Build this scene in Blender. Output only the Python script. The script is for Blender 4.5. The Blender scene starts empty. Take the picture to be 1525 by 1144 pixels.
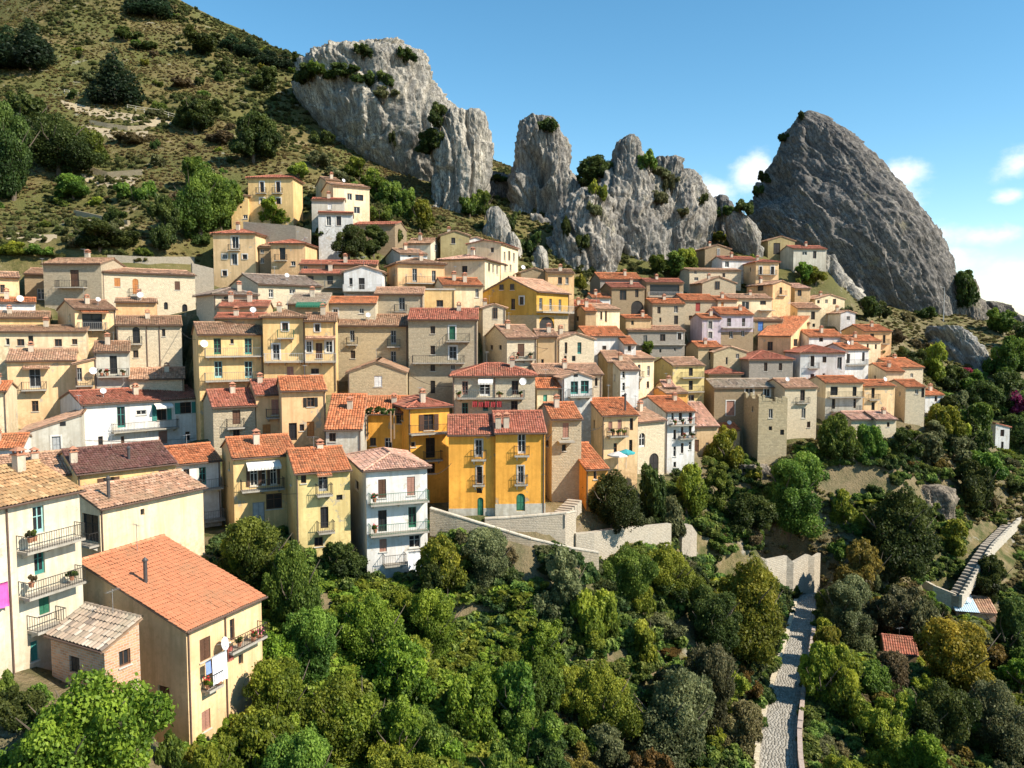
import bpy, math, random
import numpy as np
from mathutils import Vector, Matrix
from mathutils.bvhtree import BVHTree
random.seed(7); RNG = np.random.default_rng(7)
R = math.radians
SC = bpy.context.scene
COL = SC.collection

# ---------------------------------------------------------------- camera
F, CU, CV, HOR = 1200.0, 762.5, 572.0, 485.0
PITCH = math.atan((CV - HOR) / F)
cam = bpy.data.cameras.new('camera'); camo = bpy.data.objects.new('camera', cam); COL.objects.link(camo)
cam.sensor_fit = 'HORIZONTAL'; cam.sensor_width = 36.0; cam.lens = 36.0 * F / 1525.0
cam.clip_start = 0.5; cam.clip_end = 20000
camo.rotation_euler = (math.pi / 2 - PITCH, 0, 0)
SC.camera = camo
# ---------------------------------------------------------------- light
SUN_EL, SUN_AZ = R(40), R(114)          # azimuth clockwise from +Y
SUN_DIR = Vector((math.sin(SUN_AZ) * math.cos(SUN_EL), math.cos(SUN_AZ) * math.cos(SUN_EL), math.sin(SUN_EL)))
sl = bpy.data.lights.new('sun', 'SUN'); sl.energy = 5.0; sl.angle = R(0.53); sl.color = (1.0, 0.905, 0.76)
so = bpy.data.objects.new('sun', sl); COL.objects.link(so)
so.rotation_euler = SUN_DIR.to_track_quat('Z', 'Y').to_euler(); so.location = (60, -40, 120)
SC.view_settings.view_transform = 'Standard'; SC.view_settings.look = 'None'
SC.view_settings.exposure = 0.7; SC.view_settings.gamma = 1.0
SC.render.engine = 'CYCLES'
SC.cycles.use_denoising = True
SC.cycles.max_bounces = 5; SC.cycles.diffuse_bounces = 3; SC.cycles.glossy_bounces = 2
SC.cycles.transmission_bounces = 3; SC.cycles.transparent_max_bounces = 6
SC.cycles.use_adaptive_sampling = True; SC.cycles.adaptive_threshold = 0.015

def ray(u, v, d):
    """point seen at photo pixel (u, v) at horizontal distance d"""
    x = (u - CU) / F; y = (CV - v) / F
    dy = math.cos(PITCH) + y * math.sin(PITCH); dz = -math.sin(PITCH) + y * math.cos(PITCH)
    return Vector((x / dy * d, d, dz / dy * d))
def proj(p):
    cz = p[1] * math.cos(PITCH) - p[2] * math.sin(PITCH)
    cy = p[1] * math.sin(PITCH) + p[2] * math.cos(PITCH)
    return CU + F * p[0] / cz, CV - F * cy / cz

# ---------------------------------------------------------------- sky
W = bpy.data.worlds.new('World'); SC.world = W; W.use_nodes = True
def world():
    nt = W.node_tree; N = nt.nodes; L = nt.links; N.clear()
    out = N.new('ShaderNodeOutputWorld'); bg = N.new('ShaderNodeBackground'); bg.inputs[1].default_value = 0.122
    sky = N.new('ShaderNodeTexSky'); sky.sky_type = 'NISHITA'; sky.sun_disc = False
    sky.sun_elevation = SUN_EL; sky.sun_rotation = SUN_AZ; sky.altitude = 800
    sky.air_density = 1.0; sky.dust_density = 0.15; sky.ozone_density = 1.4
    hs = N.new('ShaderNodeHueSaturation'); hs.inputs['Saturation'].default_value = 1.25; hs.inputs['Hue'].default_value = 0.485; hs.inputs['Value'].default_value = 1.0
    L.new(sky.outputs[0], hs.inputs['Color'])
    tc = N.new('ShaderNodeTexCoord')
    nz = N.new('ShaderNodeTexNoise'); nz.inputs['Scale'].default_value = 14; nz.inputs['Detail'].default_value = 9; nz.inputs['Roughness'].default_value = 0.58
    mp = N.new('ShaderNodeMapping'); mp.inputs['Scale'].default_value = (1, 1, 1.5)
    L.new(tc.outputs['Generated'], mp.inputs[0]); L.new(mp.outputs[0], nz.inputs[0])
    acc = None
    # cumulus heaps: (u, v, half width px, half height px)
    heaps = [(1065, 285, 48, 30), (1120, 262, 52, 38), (1345, 262, 34, 26), (1325, 290, 40, 26), (1514, 250, 34, 28), (1560, 262, 40, 30), (1512, 290, 28, 18),
             (1495, 348, 70, 22, .6), (1440, 388, 50, 20, .5), (1515, 398, 60, 22, .5), (1445, 422, 60, 14, .45), (1690, 300, 100, 36), (1850, 380, 150, 36), (2200, 330, 220, 60)]
    for (u, v, hw, hh, *wt) in heaps:
        c = ray(u, v, 100).normalized()
        sub = N.new('ShaderNodeVectorMath'); sub.operation = 'SUBTRACT'; sub.inputs[1].default_value = c
        L.new(tc.outputs['Generated'], sub.inputs[0])
        sc_ = N.new('ShaderNodeVectorMath'); sc_.operation = 'MULTIPLY'
        k = F / c.y
        sc_.inputs[1].default_value = (k / hw * 0.95, k / hw * 0.6, k / hh * 0.95); L.new(sub.outputs[0], sc_.inputs[0])
        ln = N.new('ShaderNodeVectorMath'); ln.operation = 'LENGTH'; L.new(sc_.outputs[0], ln.inputs[0])
        inv = N.new('ShaderNodeMath'); inv.operation = 'SUBTRACT'; inv.inputs[0].default_value = 1.0; L.new(ln.outputs['Value'], inv.inputs[1])
        if wt: w_ = N.new('ShaderNodeMath'); w_.operation = 'MULTIPLY'; w_.inputs[1].default_value = wt[0]; L.new(inv.outputs[0], w_.inputs[0]); inv = w_
        if acc is None: acc = inv
        else:
            mx = N.new('ShaderNodeMath'); mx.operation = 'MAXIMUM'; L.new(acc.outputs[0], mx.inputs[0]); L.new(inv.outputs[0], mx.inputs[1]); acc = mx
    ad = N.new('ShaderNodeMath'); ad.operation = 'MULTIPLY_ADD'; L.new(nz.outputs[0], ad.inputs[0]); ad.inputs[1].default_value = 2.6
    L.new(acc.outputs[0], ad.inputs[2])
    mr = N.new('ShaderNodeMapRange'); mr.interpolation_type = 'SMOOTHSTEP'
    mr.inputs['From Min'].default_value = 1.2; mr.inputs['From Max'].default_value = 2.15; mr.inputs['To Max'].default_value = 0.9
    L.new(ad.outputs[0], mr.inputs['Value'])
    nz2 = N.new('ShaderNodeTexNoise'); nz2.inputs['Scale'].default_value = 22; nz2.inputs['Detail'].default_value = 5; L.new(mp.outputs[0], nz2.inputs[0])
    cc = N.new('ShaderNodeMix'); cc.data_type = 'RGBA'; L.new(nz2.outputs[0], cc.inputs['Factor'])
    cc.inputs['A'].default_value = (5.2, 5.7, 6.3, 1); cc.inputs['B'].default_value = (7.6, 7.5, 7.3, 1)
    mix = N.new('ShaderNodeMix'); mix.data_type = 'RGBA'
    L.new(mr.outputs[0], mix.inputs['Factor']); L.new(hs.outputs[0], mix.inputs['A']); L.new(cc.outputs['Result'], mix.inputs['B'])
    L.new(mix.outputs['Result'], bg.inputs[0]); L.new(bg.outputs[0], out.inputs[0])
world()

# ---------------------------------------------------------------- numpy noise
def _h(ix, iy, iz):
    n = (ix * 374761393 + iy * 668265263 + iz * 2147483647 * 3 + 1013904223) & 0xFFFFFFFF
    n = ((n ^ (n >> 13)) * 1274126177) & 0xFFFFFFFF
    n = (n ^ (n >> 16)) & 0xFFFFFF
    return n / float(0xFFFFFF) * 2 - 1
def vnoise(x, y, z):
    x = np.asarray(x, float); y = np.asarray(y, float); z = np.asarray(z, float)
    ix = np.floor(x).astype(np.int64); iy = np.floor(y).astype(np.int64); iz = np.floor(z).astype(np.int64)
    fx, fy, fz = x - ix, y - iy, z - iz
    fx = fx * fx * (3 - 2 * fx); fy = fy * fy * (3 - 2 * fy); fz = fz * fz * (3 - 2 * fz)
    r = 0
    for dx in (0, 1):
        wx = fx if dx else 1 - fx
        for dy in (0, 1):
            wy = fy if dy else 1 - fy
            for dz in (0, 1):
                wz = fz if dz else 1 - fz
                r = r + wx * wy * wz * _h(ix + dx, iy + dy, iz + dz)
    return r
def fbm(x, y, z, o=4, g=0.5):
    r = 0; a = 1.0
    for k in range(o):
        r = r + a * vnoise(x + 17.3 * k, y - 9.1 * k, z + 5.7 * k); a *= g; x = x * 2.03; y = y * 2.03; z = z * 2.03
    return r

# ---------------------------------------------------------------- mesh helpers
class MB:
    def __init__(s): s.v = []; s.f = []
    def poly(s, pts):
        n = len(s.v); s.v += [tuple(p) for p in pts]; s.f.append(tuple(range(n, n + len(pts)))); return s
    def hexa(s, p):      # 8 points: bottom ring 0-3, top ring 4-7
        n = len(s.v); s.v += [tuple(q) for q in p]
        for q in ((3, 2, 1, 0), (4, 5, 6, 7), (0, 1, 5, 4), (1, 2, 6, 5), (2, 3, 7, 6), (3, 0, 4, 7)): s.f.append(tuple(n + i for i in q))
        return s
    def box(s, x0, x1, y0, y1, z0, z1):
        return s.hexa([(x0, y0, z0), (x1, y0, z0), (x1, y1, z0), (x0, y1, z0), (x0, y0, z1), (x1, y0, z1), (x1, y1, z1), (x0, y1, z1)])
    def tube(s, a, b, r0, r1=None, n=6, cap=True):
        a = Vector(a); b = Vector(b); r1 = r0 if r1 is None else r1
        d = (b - a).normalized(); u = d.orthogonal().normalized(); w = d.cross(u); k = len(s.v)
        for (c, r) in ((a, r0), (b, r1)):
            for i in range(n):
                t = 2 * math.pi * i / n; s.v.append(tuple(c + u * (r * math.cos(t)) + w * (r * math.sin(t))))
        for i in range(n): j = (i + 1) % n; s.f.append((k + i, k + j, k + n + j, k + n + i))
        if cap: s.f.append(tuple(k + n + i for i in range(n))); s.f.append(tuple(k + n - 1 - i for i in range(n)))
        return s
    def build(s, name, mat, parent=None, smooth=False):
        me = bpy.data.meshes.new(name); me.from_pydata(s.v, [], s.f); me.validate()
        return link(name, me, mat, parent, smooth)
def link(name, me, mat, parent=None, smooth=False):
    if mat is not None and not me.materials: me.materials.append(mat)
    if smooth and len(me.polygons): me.polygons.foreach_set('use_smooth', [True] * len(me.polygons))
    o = bpy.data.objects.new(name, me); COL.objects.link(o)
    if parent is not None: o.parent = parent
    return o
def mesh_np(name, V, Q, attrs=None):
    """V (n,3); Q (m,4) quads or (m,3) tris"""
    me = bpy.data.meshes.new(name); k = Q.shape[1]
    me.vertices.add(len(V)); me.vertices.foreach_set('co', np.ascontiguousarray(V, dtype=np.float32).ravel())
    me.loops.add(Q.size); me.loops.foreach_set('vertex_index', np.ascontiguousarray(Q, dtype=np.int32).ravel())
    me.polygons.add(len(Q)); me.polygons.foreach_set('loop_start', np.arange(0, Q.size, k, dtype=np.int32))
    me.polygons.foreach_set('loop_total', np.full(len(Q), k, dtype=np.int32))
    me.update(calc_edges=True)
    for nm, arr in (attrs or {}).items():
        a = me.attributes.new(nm, 'FLOAT', 'POINT'); a.data.foreach_set('value', np.ascontiguousarray(arr, dtype=np.float32))
    return me
def tag(o, label=None, cat=None, group=None, kind=None):
    if label: o['label'] = label
    if cat: o['category'] = cat
    if group: o['group'] = group
    if kind: o['kind'] = kind
    return o
def empty(name, loc=(0, 0, 0), rz=0.0, label=None, cat=None, group=None):
    o = bpy.data.objects.new(name, None); COL.objects.link(o); o.location = loc; o.rotation_euler = (0, 0, rz); o.empty_display_size = 0.3
    return tag(o, label, cat, group)

# ---------------------------------------------------------------- materials
class NT:
    def __init__(s, name):
        m = bpy.data.materials.new(name); m.use_nodes = True; s.m = m; s.t = m.node_tree; s.t.nodes.clear()
        s.out = s.n('ShaderNodeOutputMaterial')
    def n(s, typ, **kw):
        o = s.t.nodes.new(typ)
        for k, v in kw.items(): setattr(o, k, v)
        return o
    def l(s, a, b): s.t.links.new(a, b)
    def val(s, node, **kw):
        for k, v in kw.items():
            key = k.replace('_', ' ')
            if hasattr(v, 'is_linked') or isinstance(v, bpy.types.NodeSocket): s.l(v, node.inputs[key])
            else: node.inputs[key].default_value = v
        return node
    def coord(s, kind='Object', scale=(1, 1, 1)):
        tc = s.n('ShaderNodeTexCoord'); mp = s.n('ShaderNodeMapping'); mp.inputs['Scale'].default_value = scale
        s.l(tc.outputs[kind], mp.inputs[0]); return mp.outputs[0]
    def pos(s, scale=(1, 1, 1), rot=(0, 0, 0)):
        g = s.n('ShaderNodeNewGeometry'); mp = s.n('ShaderNodeMapping'); mp.inputs['Scale'].default_value = scale; mp.inputs['Rotation'].default_value = rot
        s.l(g.outputs['Position'], mp.inputs[0]); return mp.outputs[0]
    def noise(s, vec, scale, detail=4, rough=0.55, out=0, dist=0.0):
        t = s.n('ShaderNodeTexNoise'); s.val(t, Scale=scale, Detail=detail, Roughness=rough, Distortion=dist); s.l(vec, t.inputs['Vector']); return t.outputs[out]
    def ramp(s, fac, stops):
        r = s.n('ShaderNodeValToRGB'); e = r.color_ramp.elements
        while len(e) > 1: e.remove(e[-1])
        for i, (p, c) in enumerate(stops):
            c = (c, c, c, 1) if not hasattr(c, '__len__') else (tuple(c) + (1,))[:4]
            if i == 0: e[0].position = p; e[0].color = c
            else: q = e.new(p); q.color = c
        s.l(fac, r.inputs[0]); return r.outputs[0]
    def mix(s, fac, a, b, mode='MIX'):
        m = s.n('ShaderNodeMix', data_type='RGBA', blend_type=mode)
        for k, v in (('Factor', fac), ('A', a), ('B', b)):
            i = [q for q in m.inputs if q.name == k and (q.type == 'RGBA' if k != 'Factor' else q.type == 'VALUE')][0]
            if isinstance(v, bpy.types.NodeSocket): s.l(v, i)
            elif k == 'Factor': i.default_value = v
            else: i.default_value = (tuple(v) + (1,))[:4]
        return [q for q in m.outputs if q.type == 'RGBA'][0]
    def math(s, op, a, b=0.0, c=0.0, clamp=False):
        m = s.n('ShaderNodeMath', operation=op); m.use_clamp = clamp
        for i, v in enumerate((a, b, c)):
            if isinstance(v, bpy.types.NodeSocket): s.l(v, m.inputs[i])
            else: m.inputs[i].default_value = v
        return m.outputs[0]
    def bump(s, h, strength=0.5, dist=0.05):
        b = s.n('ShaderNodeBump'); b.inputs['Strength'].default_value = strength; b.inputs['Distance'].default_value = dist; s.l(h, b.inputs['Height']); return b.outputs[0]
    def bsdf(s, color, rough=0.9, normal=None, spec=0.2, metal=0.0):
        b = s.n('ShaderNodeBsdfPrincipled')
        if isinstance(color, bpy.types.NodeSocket): s.l(color, b.inputs['Base Color'])
        else: b.inputs['Base Color'].default_value = (tuple(color) + (1,))[:4]
        if isinstance(rough, bpy.types.NodeSocket): s.l(rough, b.inputs['Roughness'])
        else: b.inputs['Roughness'].default_value = rough
        b.inputs['Specular IOR Level'].default_value = spec; b.inputs['Metallic'].default_value = metal
        if normal is not None: s.l(normal, b.inputs['Normal'])
        s.l(b.outputs[0], s.out.inputs[0]); return b
MATS = {}
def cached(fn):
    def g(*a):
        k = (fn.__name__,) + a
        if k not in MATS: MATS[k] = fn(*a)
        return MATS[k]
    return g
def mul(c, k): return tuple(min(1, x * k) for x in c)

@cached
def plaster(c):
    t = NT('plaster'); v = t.coord('Object'); w = t.pos()
    n1 = t.noise(w, 0.35, 5, 0.6); n2 = t.noise(w, 2.6, 5, 0.65)
    st = t.noise(t.pos((2.2, 2.2, 0.16)), 1.0, 4, 0.6)            # rain streaks
    col = t.mix(t.ramp(n1, [(0.33, 0.0), (0.66, 1.0)]), mul((c[0] * .96, c[1] * .95, c[2] * .93), 0.80), mul(c, 1.07))
    col = t.mix(t.math('MULTIPLY', t.ramp(st, [(0.46, 0.0), (0.68, 1.0)]), 0.55), col, mul((c[0] * 0.8, c[1] * 0.74, c[2] * 0.66), 0.75))
    tc = t.n('ShaderNodeTexCoord'); sz = t.n('ShaderNodeSeparateXYZ'); t.l(tc.outputs['Object'], sz.inputs[0])      # splash stains of the lowest courses
    low = t.math('MULTIPLY', t.math('MULTIPLY_ADD', sz.outputs[2], -0.5, 0.95, True), t.ramp(n2, [(0.38, 0.0), (0.6, 1.0)]))
    col = t.mix(t.math('MULTIPLY', low, 0.6), col, (c[0] * .5, c[1] * .47, c[2] * .43))
    col = t.mix(t.math('MULTIPLY', t.ramp(n2, [(0.50, 0.0), (0.66, 1.0)]), 0.5), col, (c[0] * 0.72, c[1] * 0.68, c[2] * 0.62))
    pm = t.ramp(t.noise(w, 0.55, 7, 0.68), [(0.615, 0.0), (0.635, 1.0)]); pk = t.noise(w, 4.0, 4, 0.7)      # fallen plaster over rubble
    g = (c[0] + c[1] + c[2]) / 3; col = t.mix(t.math('MULTIPLY', pm, 0.75), col, t.mix(pk, (g * .50, g * .44, g * .35), (g * .95, g * .84, g * .66)))
    t.bsdf(col, 0.92, t.bump(t.math('ADD', t.noise(w, 9.0, 4, 0.7), t.math('MULTIPLY', pm, -0.8)), 0.4, 0.03)); return t.m
@cached
def stone(c, big):
    """rubble masonry: u = x + y runs along either face of the house"""
    t = NT('stone_masonry'); tc = t.n('ShaderNodeTexCoord'); sx = t.n('ShaderNodeSeparateXYZ'); t.l(tc.outputs['Object'], sx.inputs[0])
    u = t.math('ADD', sx.outputs[0], sx.outputs[1]); cb = t.n('ShaderNodeCombineXYZ'); t.l(u, cb.inputs[0]); t.l(sx.outputs[2], cb.inputs[1])
    wv = t.noise(cb.outputs[0], 0.9, 3, 0.6, out=1)
    vv = t.n('ShaderNodeVectorMath', operation='MULTIPLY_ADD'); t.l(wv, vv.inputs[0]); vv.inputs[1].default_value = (0.22, 0.22, 0); t.l(cb.outputs[0], vv.inputs[2])
    br = t.n('ShaderNodeTexBrick'); t.l(vv.outputs[0], br.inputs['Vector']); br.offset = 0.45; br.squash = 0.8; br.squash_frequency = 3
    t.val(br, Scale=1.0, Mortar_Size=0.035, Mortar_Smooth=0.5, Bias=0.0, Brick_Width=0.55 if big else 0.36, Row_Height=0.26 if big else 0.17)
    br.inputs['Color1'].default_value = mul(c, 0.78) + (1,); br.inputs['Color2'].default_value = mul(c, 1.14) + (1,); br.inputs['Mortar'].default_value = mul(c, 0.86) + (1,)
    w = t.pos(); n1 = t.noise(w, 0.4, 5, 0.65); n2 = t.noise(w, 3.5, 5, 0.7)
    col = t.mix(t.ramp(n1, [(0.3, 0.0), (0.7, 0.55)]), br.outputs['Color'], mul((c[0] * 1.08, c[1] * 1.03, c[2] * 0.96), 0.95))
    col = t.mix(t.ramp(n2, [(0.25, 0.6), (0.5, 0.0)]), col, mul(c, 0.55))
    h = t.math('ADD', t.math('MULTIPLY', br.outputs['Fac'], -0.8), t.math('MULTIPLY', n2, 0.7))
    t.bsdf(col, 0.95, t.bump(h, 0.8, 0.06)); return t.m
@cached
def brickwork(c):
    t = NT('brickwork'); tc = t.n('ShaderNodeTexCoord'); sx = t.n('ShaderNodeSeparateXYZ'); t.l(tc.outputs['Object'], sx.inputs[0])
    u = t.math('ADD', sx.outputs[0], sx.outputs[1]); cb = t.n('ShaderNodeCombineXYZ'); t.l(u, cb.inputs[0]); t.l(sx.outputs[2], cb.inputs[1])
    br = t.n('ShaderNodeTexBrick'); t.l(cb.outputs[0], br.inputs['Vector'])
    t.val(br, Scale=1.0, Mortar_Size=0.02, Mortar_Smooth=0.2, Bias=0.0, Brick_Width=0.42, Row_Height=0.16)
    br.inputs['Color1'].default_value = mul(c, 0.75) + (1,); br.inputs['Color2'].default_value = mul(c, 1.2) + (1,); br.inputs['Mortar'].default_value = (0.5, 0.43, 0.35, 1)
    n = t.noise(t.pos(), 1.6, 5, 0.7); col = t.mix(t.ramp(n, [(0.5, 0.0), (0.66, 0.75)]), br.outputs['Color'], (0.5, 0.42, 0.33))
    t.bsdf(col, 0.93, t.bump(t.math('MULTIPLY', br.outputs['Fac'], -1.0), 0.6, 0.03)); return t.m
@cached
def tiles(c):
    t = NT('clay_tiles'); a = t.n('ShaderNodeAttribute', attribute_name='tint'); w = t.pos()
    k = t.ramp(a.outputs['Fac'], [(0.0, mul((c[0] * 0.8, c[1] * 0.85, c[2] * 0.95), 0.55)), (0.35, mul(c, 0.86)), (0.65, mul(c, 1.05)), (1.0, (min(1, c[0] * 1.28), min(1, c[1] * 1.45), min(1, c[2] * 1.6)))])
    n = t.noise(w, 0.5, 5, 0.65); n2 = t.noise(w, 3.0, 4, 0.7)
    k = t.mix(t.math('MULTIPLY', t.ramp(n, [(0.46, 0.0), (0.66, 1.0)]), 0.6), k, (c[0] * 0.55 + 0.07, c[1] * 0.7 + 0.05, c[2] * 0.7 + 0.03))
    k = t.mix(t.math('MULTIPLY', t.ramp(n2, [(0.54, 0.0), (0.70, 1.0)]), 0.4), k, (0.26, 0.20, 0.13))
    t.bsdf(k, 0.9, t.bump(n2, 0.3, 0.02)); return t.m
@cached
def plain(c, rough=0.7, metal=0.0):
    t = NT('paint'); n = t.noise(t.pos(), 3.0, 4, 0.6)
    t.bsdf(t.mix(t.ramp(n, [(0.35, 0.0), (0.7, 1.0)]), mul(c, 0.85), mul(c, 1.1)), rough, None, 0.3, metal); return t.m
@cached
def pane_dark():
    t = NT('dark_pane'); n = t.noise(t.pos(), 0.7, 2); t.bsdf(t.mix(n, (0.010, 0.011, 0.014), (0.035, 0.038, 0.042)), 0.2, None, 0.3); return t.m
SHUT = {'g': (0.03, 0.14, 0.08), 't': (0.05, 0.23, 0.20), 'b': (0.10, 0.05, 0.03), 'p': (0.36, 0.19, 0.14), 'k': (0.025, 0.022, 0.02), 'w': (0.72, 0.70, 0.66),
        'n': (0.42, 0.17, 0.05), 'u': (0.07, 0.17, 0.42), 'y': (0.30, 0.31, 0.31), 'r': (0.30, 0.05, 0.04), 'c': (0.30, 0.52, 0.50), 'm': (0.10, 0.34, 0.24)}
IRON = (0.045, 0.042, 0.04)
WALLC = {'W': (0.74, 0.73, 0.71), 'C': (0.80, 0.565, 0.32), 'K': (0.80, 0.65, 0.43), 'Y': (0.78, 0.54, 0.25), 'O': (0.86, 0.42, 0.075), 'o': (0.74, 0.38, 0.11), 'P': (0.79, 0.51, 0.27), 'A': (0.58, 0.34, 0.07),
         'E': (0.56, 0.53, 0.45), 'e': (0.62, 0.62, 0.60), 'L': (0.52, 0.45, 0.50), 'V': (0.40, 0.33, 0.17), 'T': (0.56, 0.40, 0.23), 'I': (0.72, 0.75, 0.80), 'Z': (0.68, 0.545, 0.25), 'J': (0.68, 0.60, 0.46)}
STONEC = {'S': ((0.52, 0.41, 0.255), 0), 'G': ((0.47, 0.395, 0.28), 0), 'B': ((0.34, 0.26, 0.165), 0), 'H': ((0.63, 0.54, 0.39), 0), 'R': ((0.47, 0.39, 0.25), 1), 'N': ((0.33, 0.30, 0.26), 0)}
ROOFC = {'o': (0.52, 0.175, 0.075), 'r': (0.39, 0.13, 0.08), 'l': (0.57, 0.225, 0.115), 'b': (0.34, 0.19, 0.115), 't': (0.50, 0.28, 0.175), 'd': (0.17, 0.075, 0.06), 'y': (0.50, 0.29, 0.14), 'p': (0.56, 0.31, 0.22), 'n': (0.40, 0.30, 0.22), 's': (0.30, 0.22, 0.17)}
def wallmat(k):
    if k in STONEC: return stone(*STONEC[k])
    if k == 'Q': return brickwork((0.56, 0.29, 0.16))
    return plaster(WALLC[k])
# ---------------------------------------------------------------- survey of the village, in photograph pixels
# label, wall, roof, left px, near-corner px, right px, eave px, ground px, distance m, turn deg (None: solved), openings
HOUSES = []
def H(label, wall, roof, xl, xm, xr, ye, yb, d, a, dsl='', **kw):
    HOUSES.append(dict(label=label, wall=wall, roof=roof, xl=xl, xm=xm, xr=xr, ye=ye, yb=yb, d=d, a=a, dsl=dsl, **kw))
# --- near left
H('tall pale stucco house with three stacked balconies and an old yellowed tile roof', 'J', 'gry', None, -45, 119, 760, 1022, 45.5, 66, 'fc 48 65 754 795; ft 50 66 818 856; sg 57 73 877 915; st 45 56 955 985; B 24 112 810 1.0; B 27 113 876 1.0; B 40 84 932 1.0; D 9 0; fb -20 -8 770 810; fb -20 -8 850 890', D=8, pitch_deg=20, found=6)
H('cream house under a smooth orange roof of tile sheets with one black flue', 'C', 'srl', 125, 277, 390, 936, 1122, 50, 66, 'sb 297 313 950 984; fb 342 349 922 955; B 331 384 957 .9; db 235 252 1022 1066; sp 300 313 1058 1088; K 324 957; P 217 868 1.5; D 335 0; B 300 322 1022 .7; v 355 362 975 990', pitch_deg=19, over=.3, sover=.25, chim=False, front=3.5, tw=(.2, .4), even=True)
H('small bare brick outbuilding with a striped tile lean-to roof', 'Q', 'sln', 76, 155, 208, 965, 1034, 45.8, 62, 'w 177 194 968 992; dk 103 118 978 1002', pitch_deg=23, over=.25, chim=False, name='outbuilding', cat='outbuilding', front=1.5, tw=(.34, .5), pipe=False)
H('cream house with one long blank wall and a low tiled roof', 'K', 'grt', None, 148, 303, 755, 858, 60, 60, 'fk 122 146 766 806; B 120 148 808 .8; v 209 215 758 763; P 162 742 1.5', D=6, pitch_deg=19, chim=False)
H('yellow house under a dark brown tile roof', 'Y', 'grd', None, 115, 262, 704, 780, 70, 42, 'ob 153 170 711 729; sp 236 250 700 714; P 192 684 1.0; C 98 690', D=9, pitch_deg=18, chim=False)
H('terracotta roofed house joined to the dark brown roof', 'K', 'grt', None, -70, 112, 722, 790, 66, 40, 'C 52 690', D=9, pitch_deg=17)
H('white house with turquoise doors beside the dark brown roof', 'W', 'gro', None, 262, 328, 690, 775, 77, 38, 'ft 296 307 696 722; wy 273 282 699 711; By 298 329 726 .9; By 300 330 772 1.2; sy 276 285 735 752', D=7, pitch_deg=18)
H('grey stucco house with a one-way sloping roof of loose tiles', 'E', 'slt', None, 31, 121, 645, 680, 85, 24, 'dyW 77 90 650 674; v 91 96 628 634', D=8, pitch_deg=17, chim=False)
H('low white house with red roof under the grey stucco wall', 'W', 'gro', None, -40, 33, 668, 700, 80, 20, 'v 5 17 676 680', D=6)
H('long white house with teal shutters and one long balcony', 'W', 'grr', None, 122, 300, 602, 676, 92, 42, 'ft 174 186 606 637; wt 203 218 611 618; ot 233 248 602 626; ot 268 285 599 616; B 166 263 639 1.0; wb 146 153 650 663; db 180 185 650 665; sp 236 249 642 661; wr 276 283 643 656; N 228 254 599', D=10, pitch_deg=13, front=9)
H('grey stone house with brown balcony door beside the long white house', 'G', 'grr', 302, 317, 380, 605, 662, 88, None, 'db 346 358 611 632; B 337 363 636; wb 347 357 640 650', D=8, pitch_deg=20)
H('narrow peach house with pink shuttered balcony door', 'P', 'grr', 368, 381, 419, 587, 657, 90, None, 'sp 404 415 595 618; B 396 419 621; sn 391 403 632 646', D=8, pitch_deg=18)
H('peach house with black shutters and red roof', 'P', 'gro', None, 419, 485, 581, 657, 87, 20, 'ok 457 468 592 606; fk 430 442 630 656; w 446 453 632 642; dn 457 468 628 652', D=7, pitch_deg=19)
H('yellow house with a deep shutter-lined balcony under a white awning', 'Y', 'gro', 330, 347, 440, 681, 800, 75, None, 'ob 372 384 694 724; ob 402 412 692 722; fw 388 396 694 724; B 358 421 727 1.1; N 366 416 686; wb 396 420 735 758; dy 376 394 748 790', D=8, pitch_deg=18)
H('narrow yellow house with vivid orange roof and two single balconies', 'Z', 'gro', 421, 440, 521, 703, 820, 72, None, 'wb 448 456 708 720; fy 474 488 705 732; B 470 493 735; v 503 508 737 745; fk 477 489 755 787; B 472 496 790; wk 468 481 800 814; To 470 492 702; C 486 656', D=8, pitch_deg=20)
H('white corner house with pink hip roof and three rows of green railed balconies', 'W', 'hp', 521, 545, 636, 699, 866, 73.5, None, 'sb 563 575 714 742; sp 606 618 710 738; fk 563 576 760 792; fg 608 620 755 786; sp 565 576 803 822; wp 609 626 797 816; Bg 549 635 746 1.1; Bg 549 635 791 1.1; B 570 602 838 1.0; w 529 534 716 730', D=9, pitch_deg=17, front=1.5)
H('low house under a plain orange roof behind the pink hip roof', 'E', 'sro', None, 485, 538, 638, 668, 82, 6, 'wk 490 500 645 658', D=7, pitch_deg=22)
H('house under an orange roof with a vine pergola', 'O', 'gro', None, 534, 606, 615, 670, 90, 4, 'wk 551 560 652 664; wk 573 584 652 668; w 590 600 617 631', D=8, pitch_deg=20)
H('deep orange house with a balcony across its upper floor', 'O', 'hr', 582, 608, 669, 606, 752, 88, None, 'ob 631 646 617 641; B 602 668 644 1.1; w 612 619 658 666; fk 634 648 652 682; B 630 656 684 .9; wk 636 648 690 705; wk 612 619 700 710', D=7, pitch_deg=18)
H('orange house with green leaf door above the stone ramp', 'O', 'grr', None, 668, 738, 646, 768, 80, 4, 'fyX 708 718 655 681; B 702 724 684 .42; wbX 710 718 695 720; B 704 722 722 .35; v 710 718 727 735; dgA 711 720 741 768', D=8, pitch_deg=19, chim=False, plinth=(.7, 'E'), pipe=False)
H('orange house with arched dark door and twin chimney stacks', 'O', 'grr', None, 738, 812, 643, 764, 79.8, 4, 'fw 771 783 645 676; B 766 788 678 .45; wyX 771 780 694 719; B 766 786 721 .35; dgA 769 782 735 761; C 742 638 1.1; C 754 637 1.1', D=8.5, pitch_deg=20, plinth=(.9, 'E'))
H('stone house with pink shutter and one slab balcony', 'G', 'gro', 799, 822, 866, 623, 742, 88, None, 'sp 838 847 630 652; S 830 853 656 1.0; wk 837 843 662 672; w 812 817 655 665', D=8, pitch_deg=18)
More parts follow.
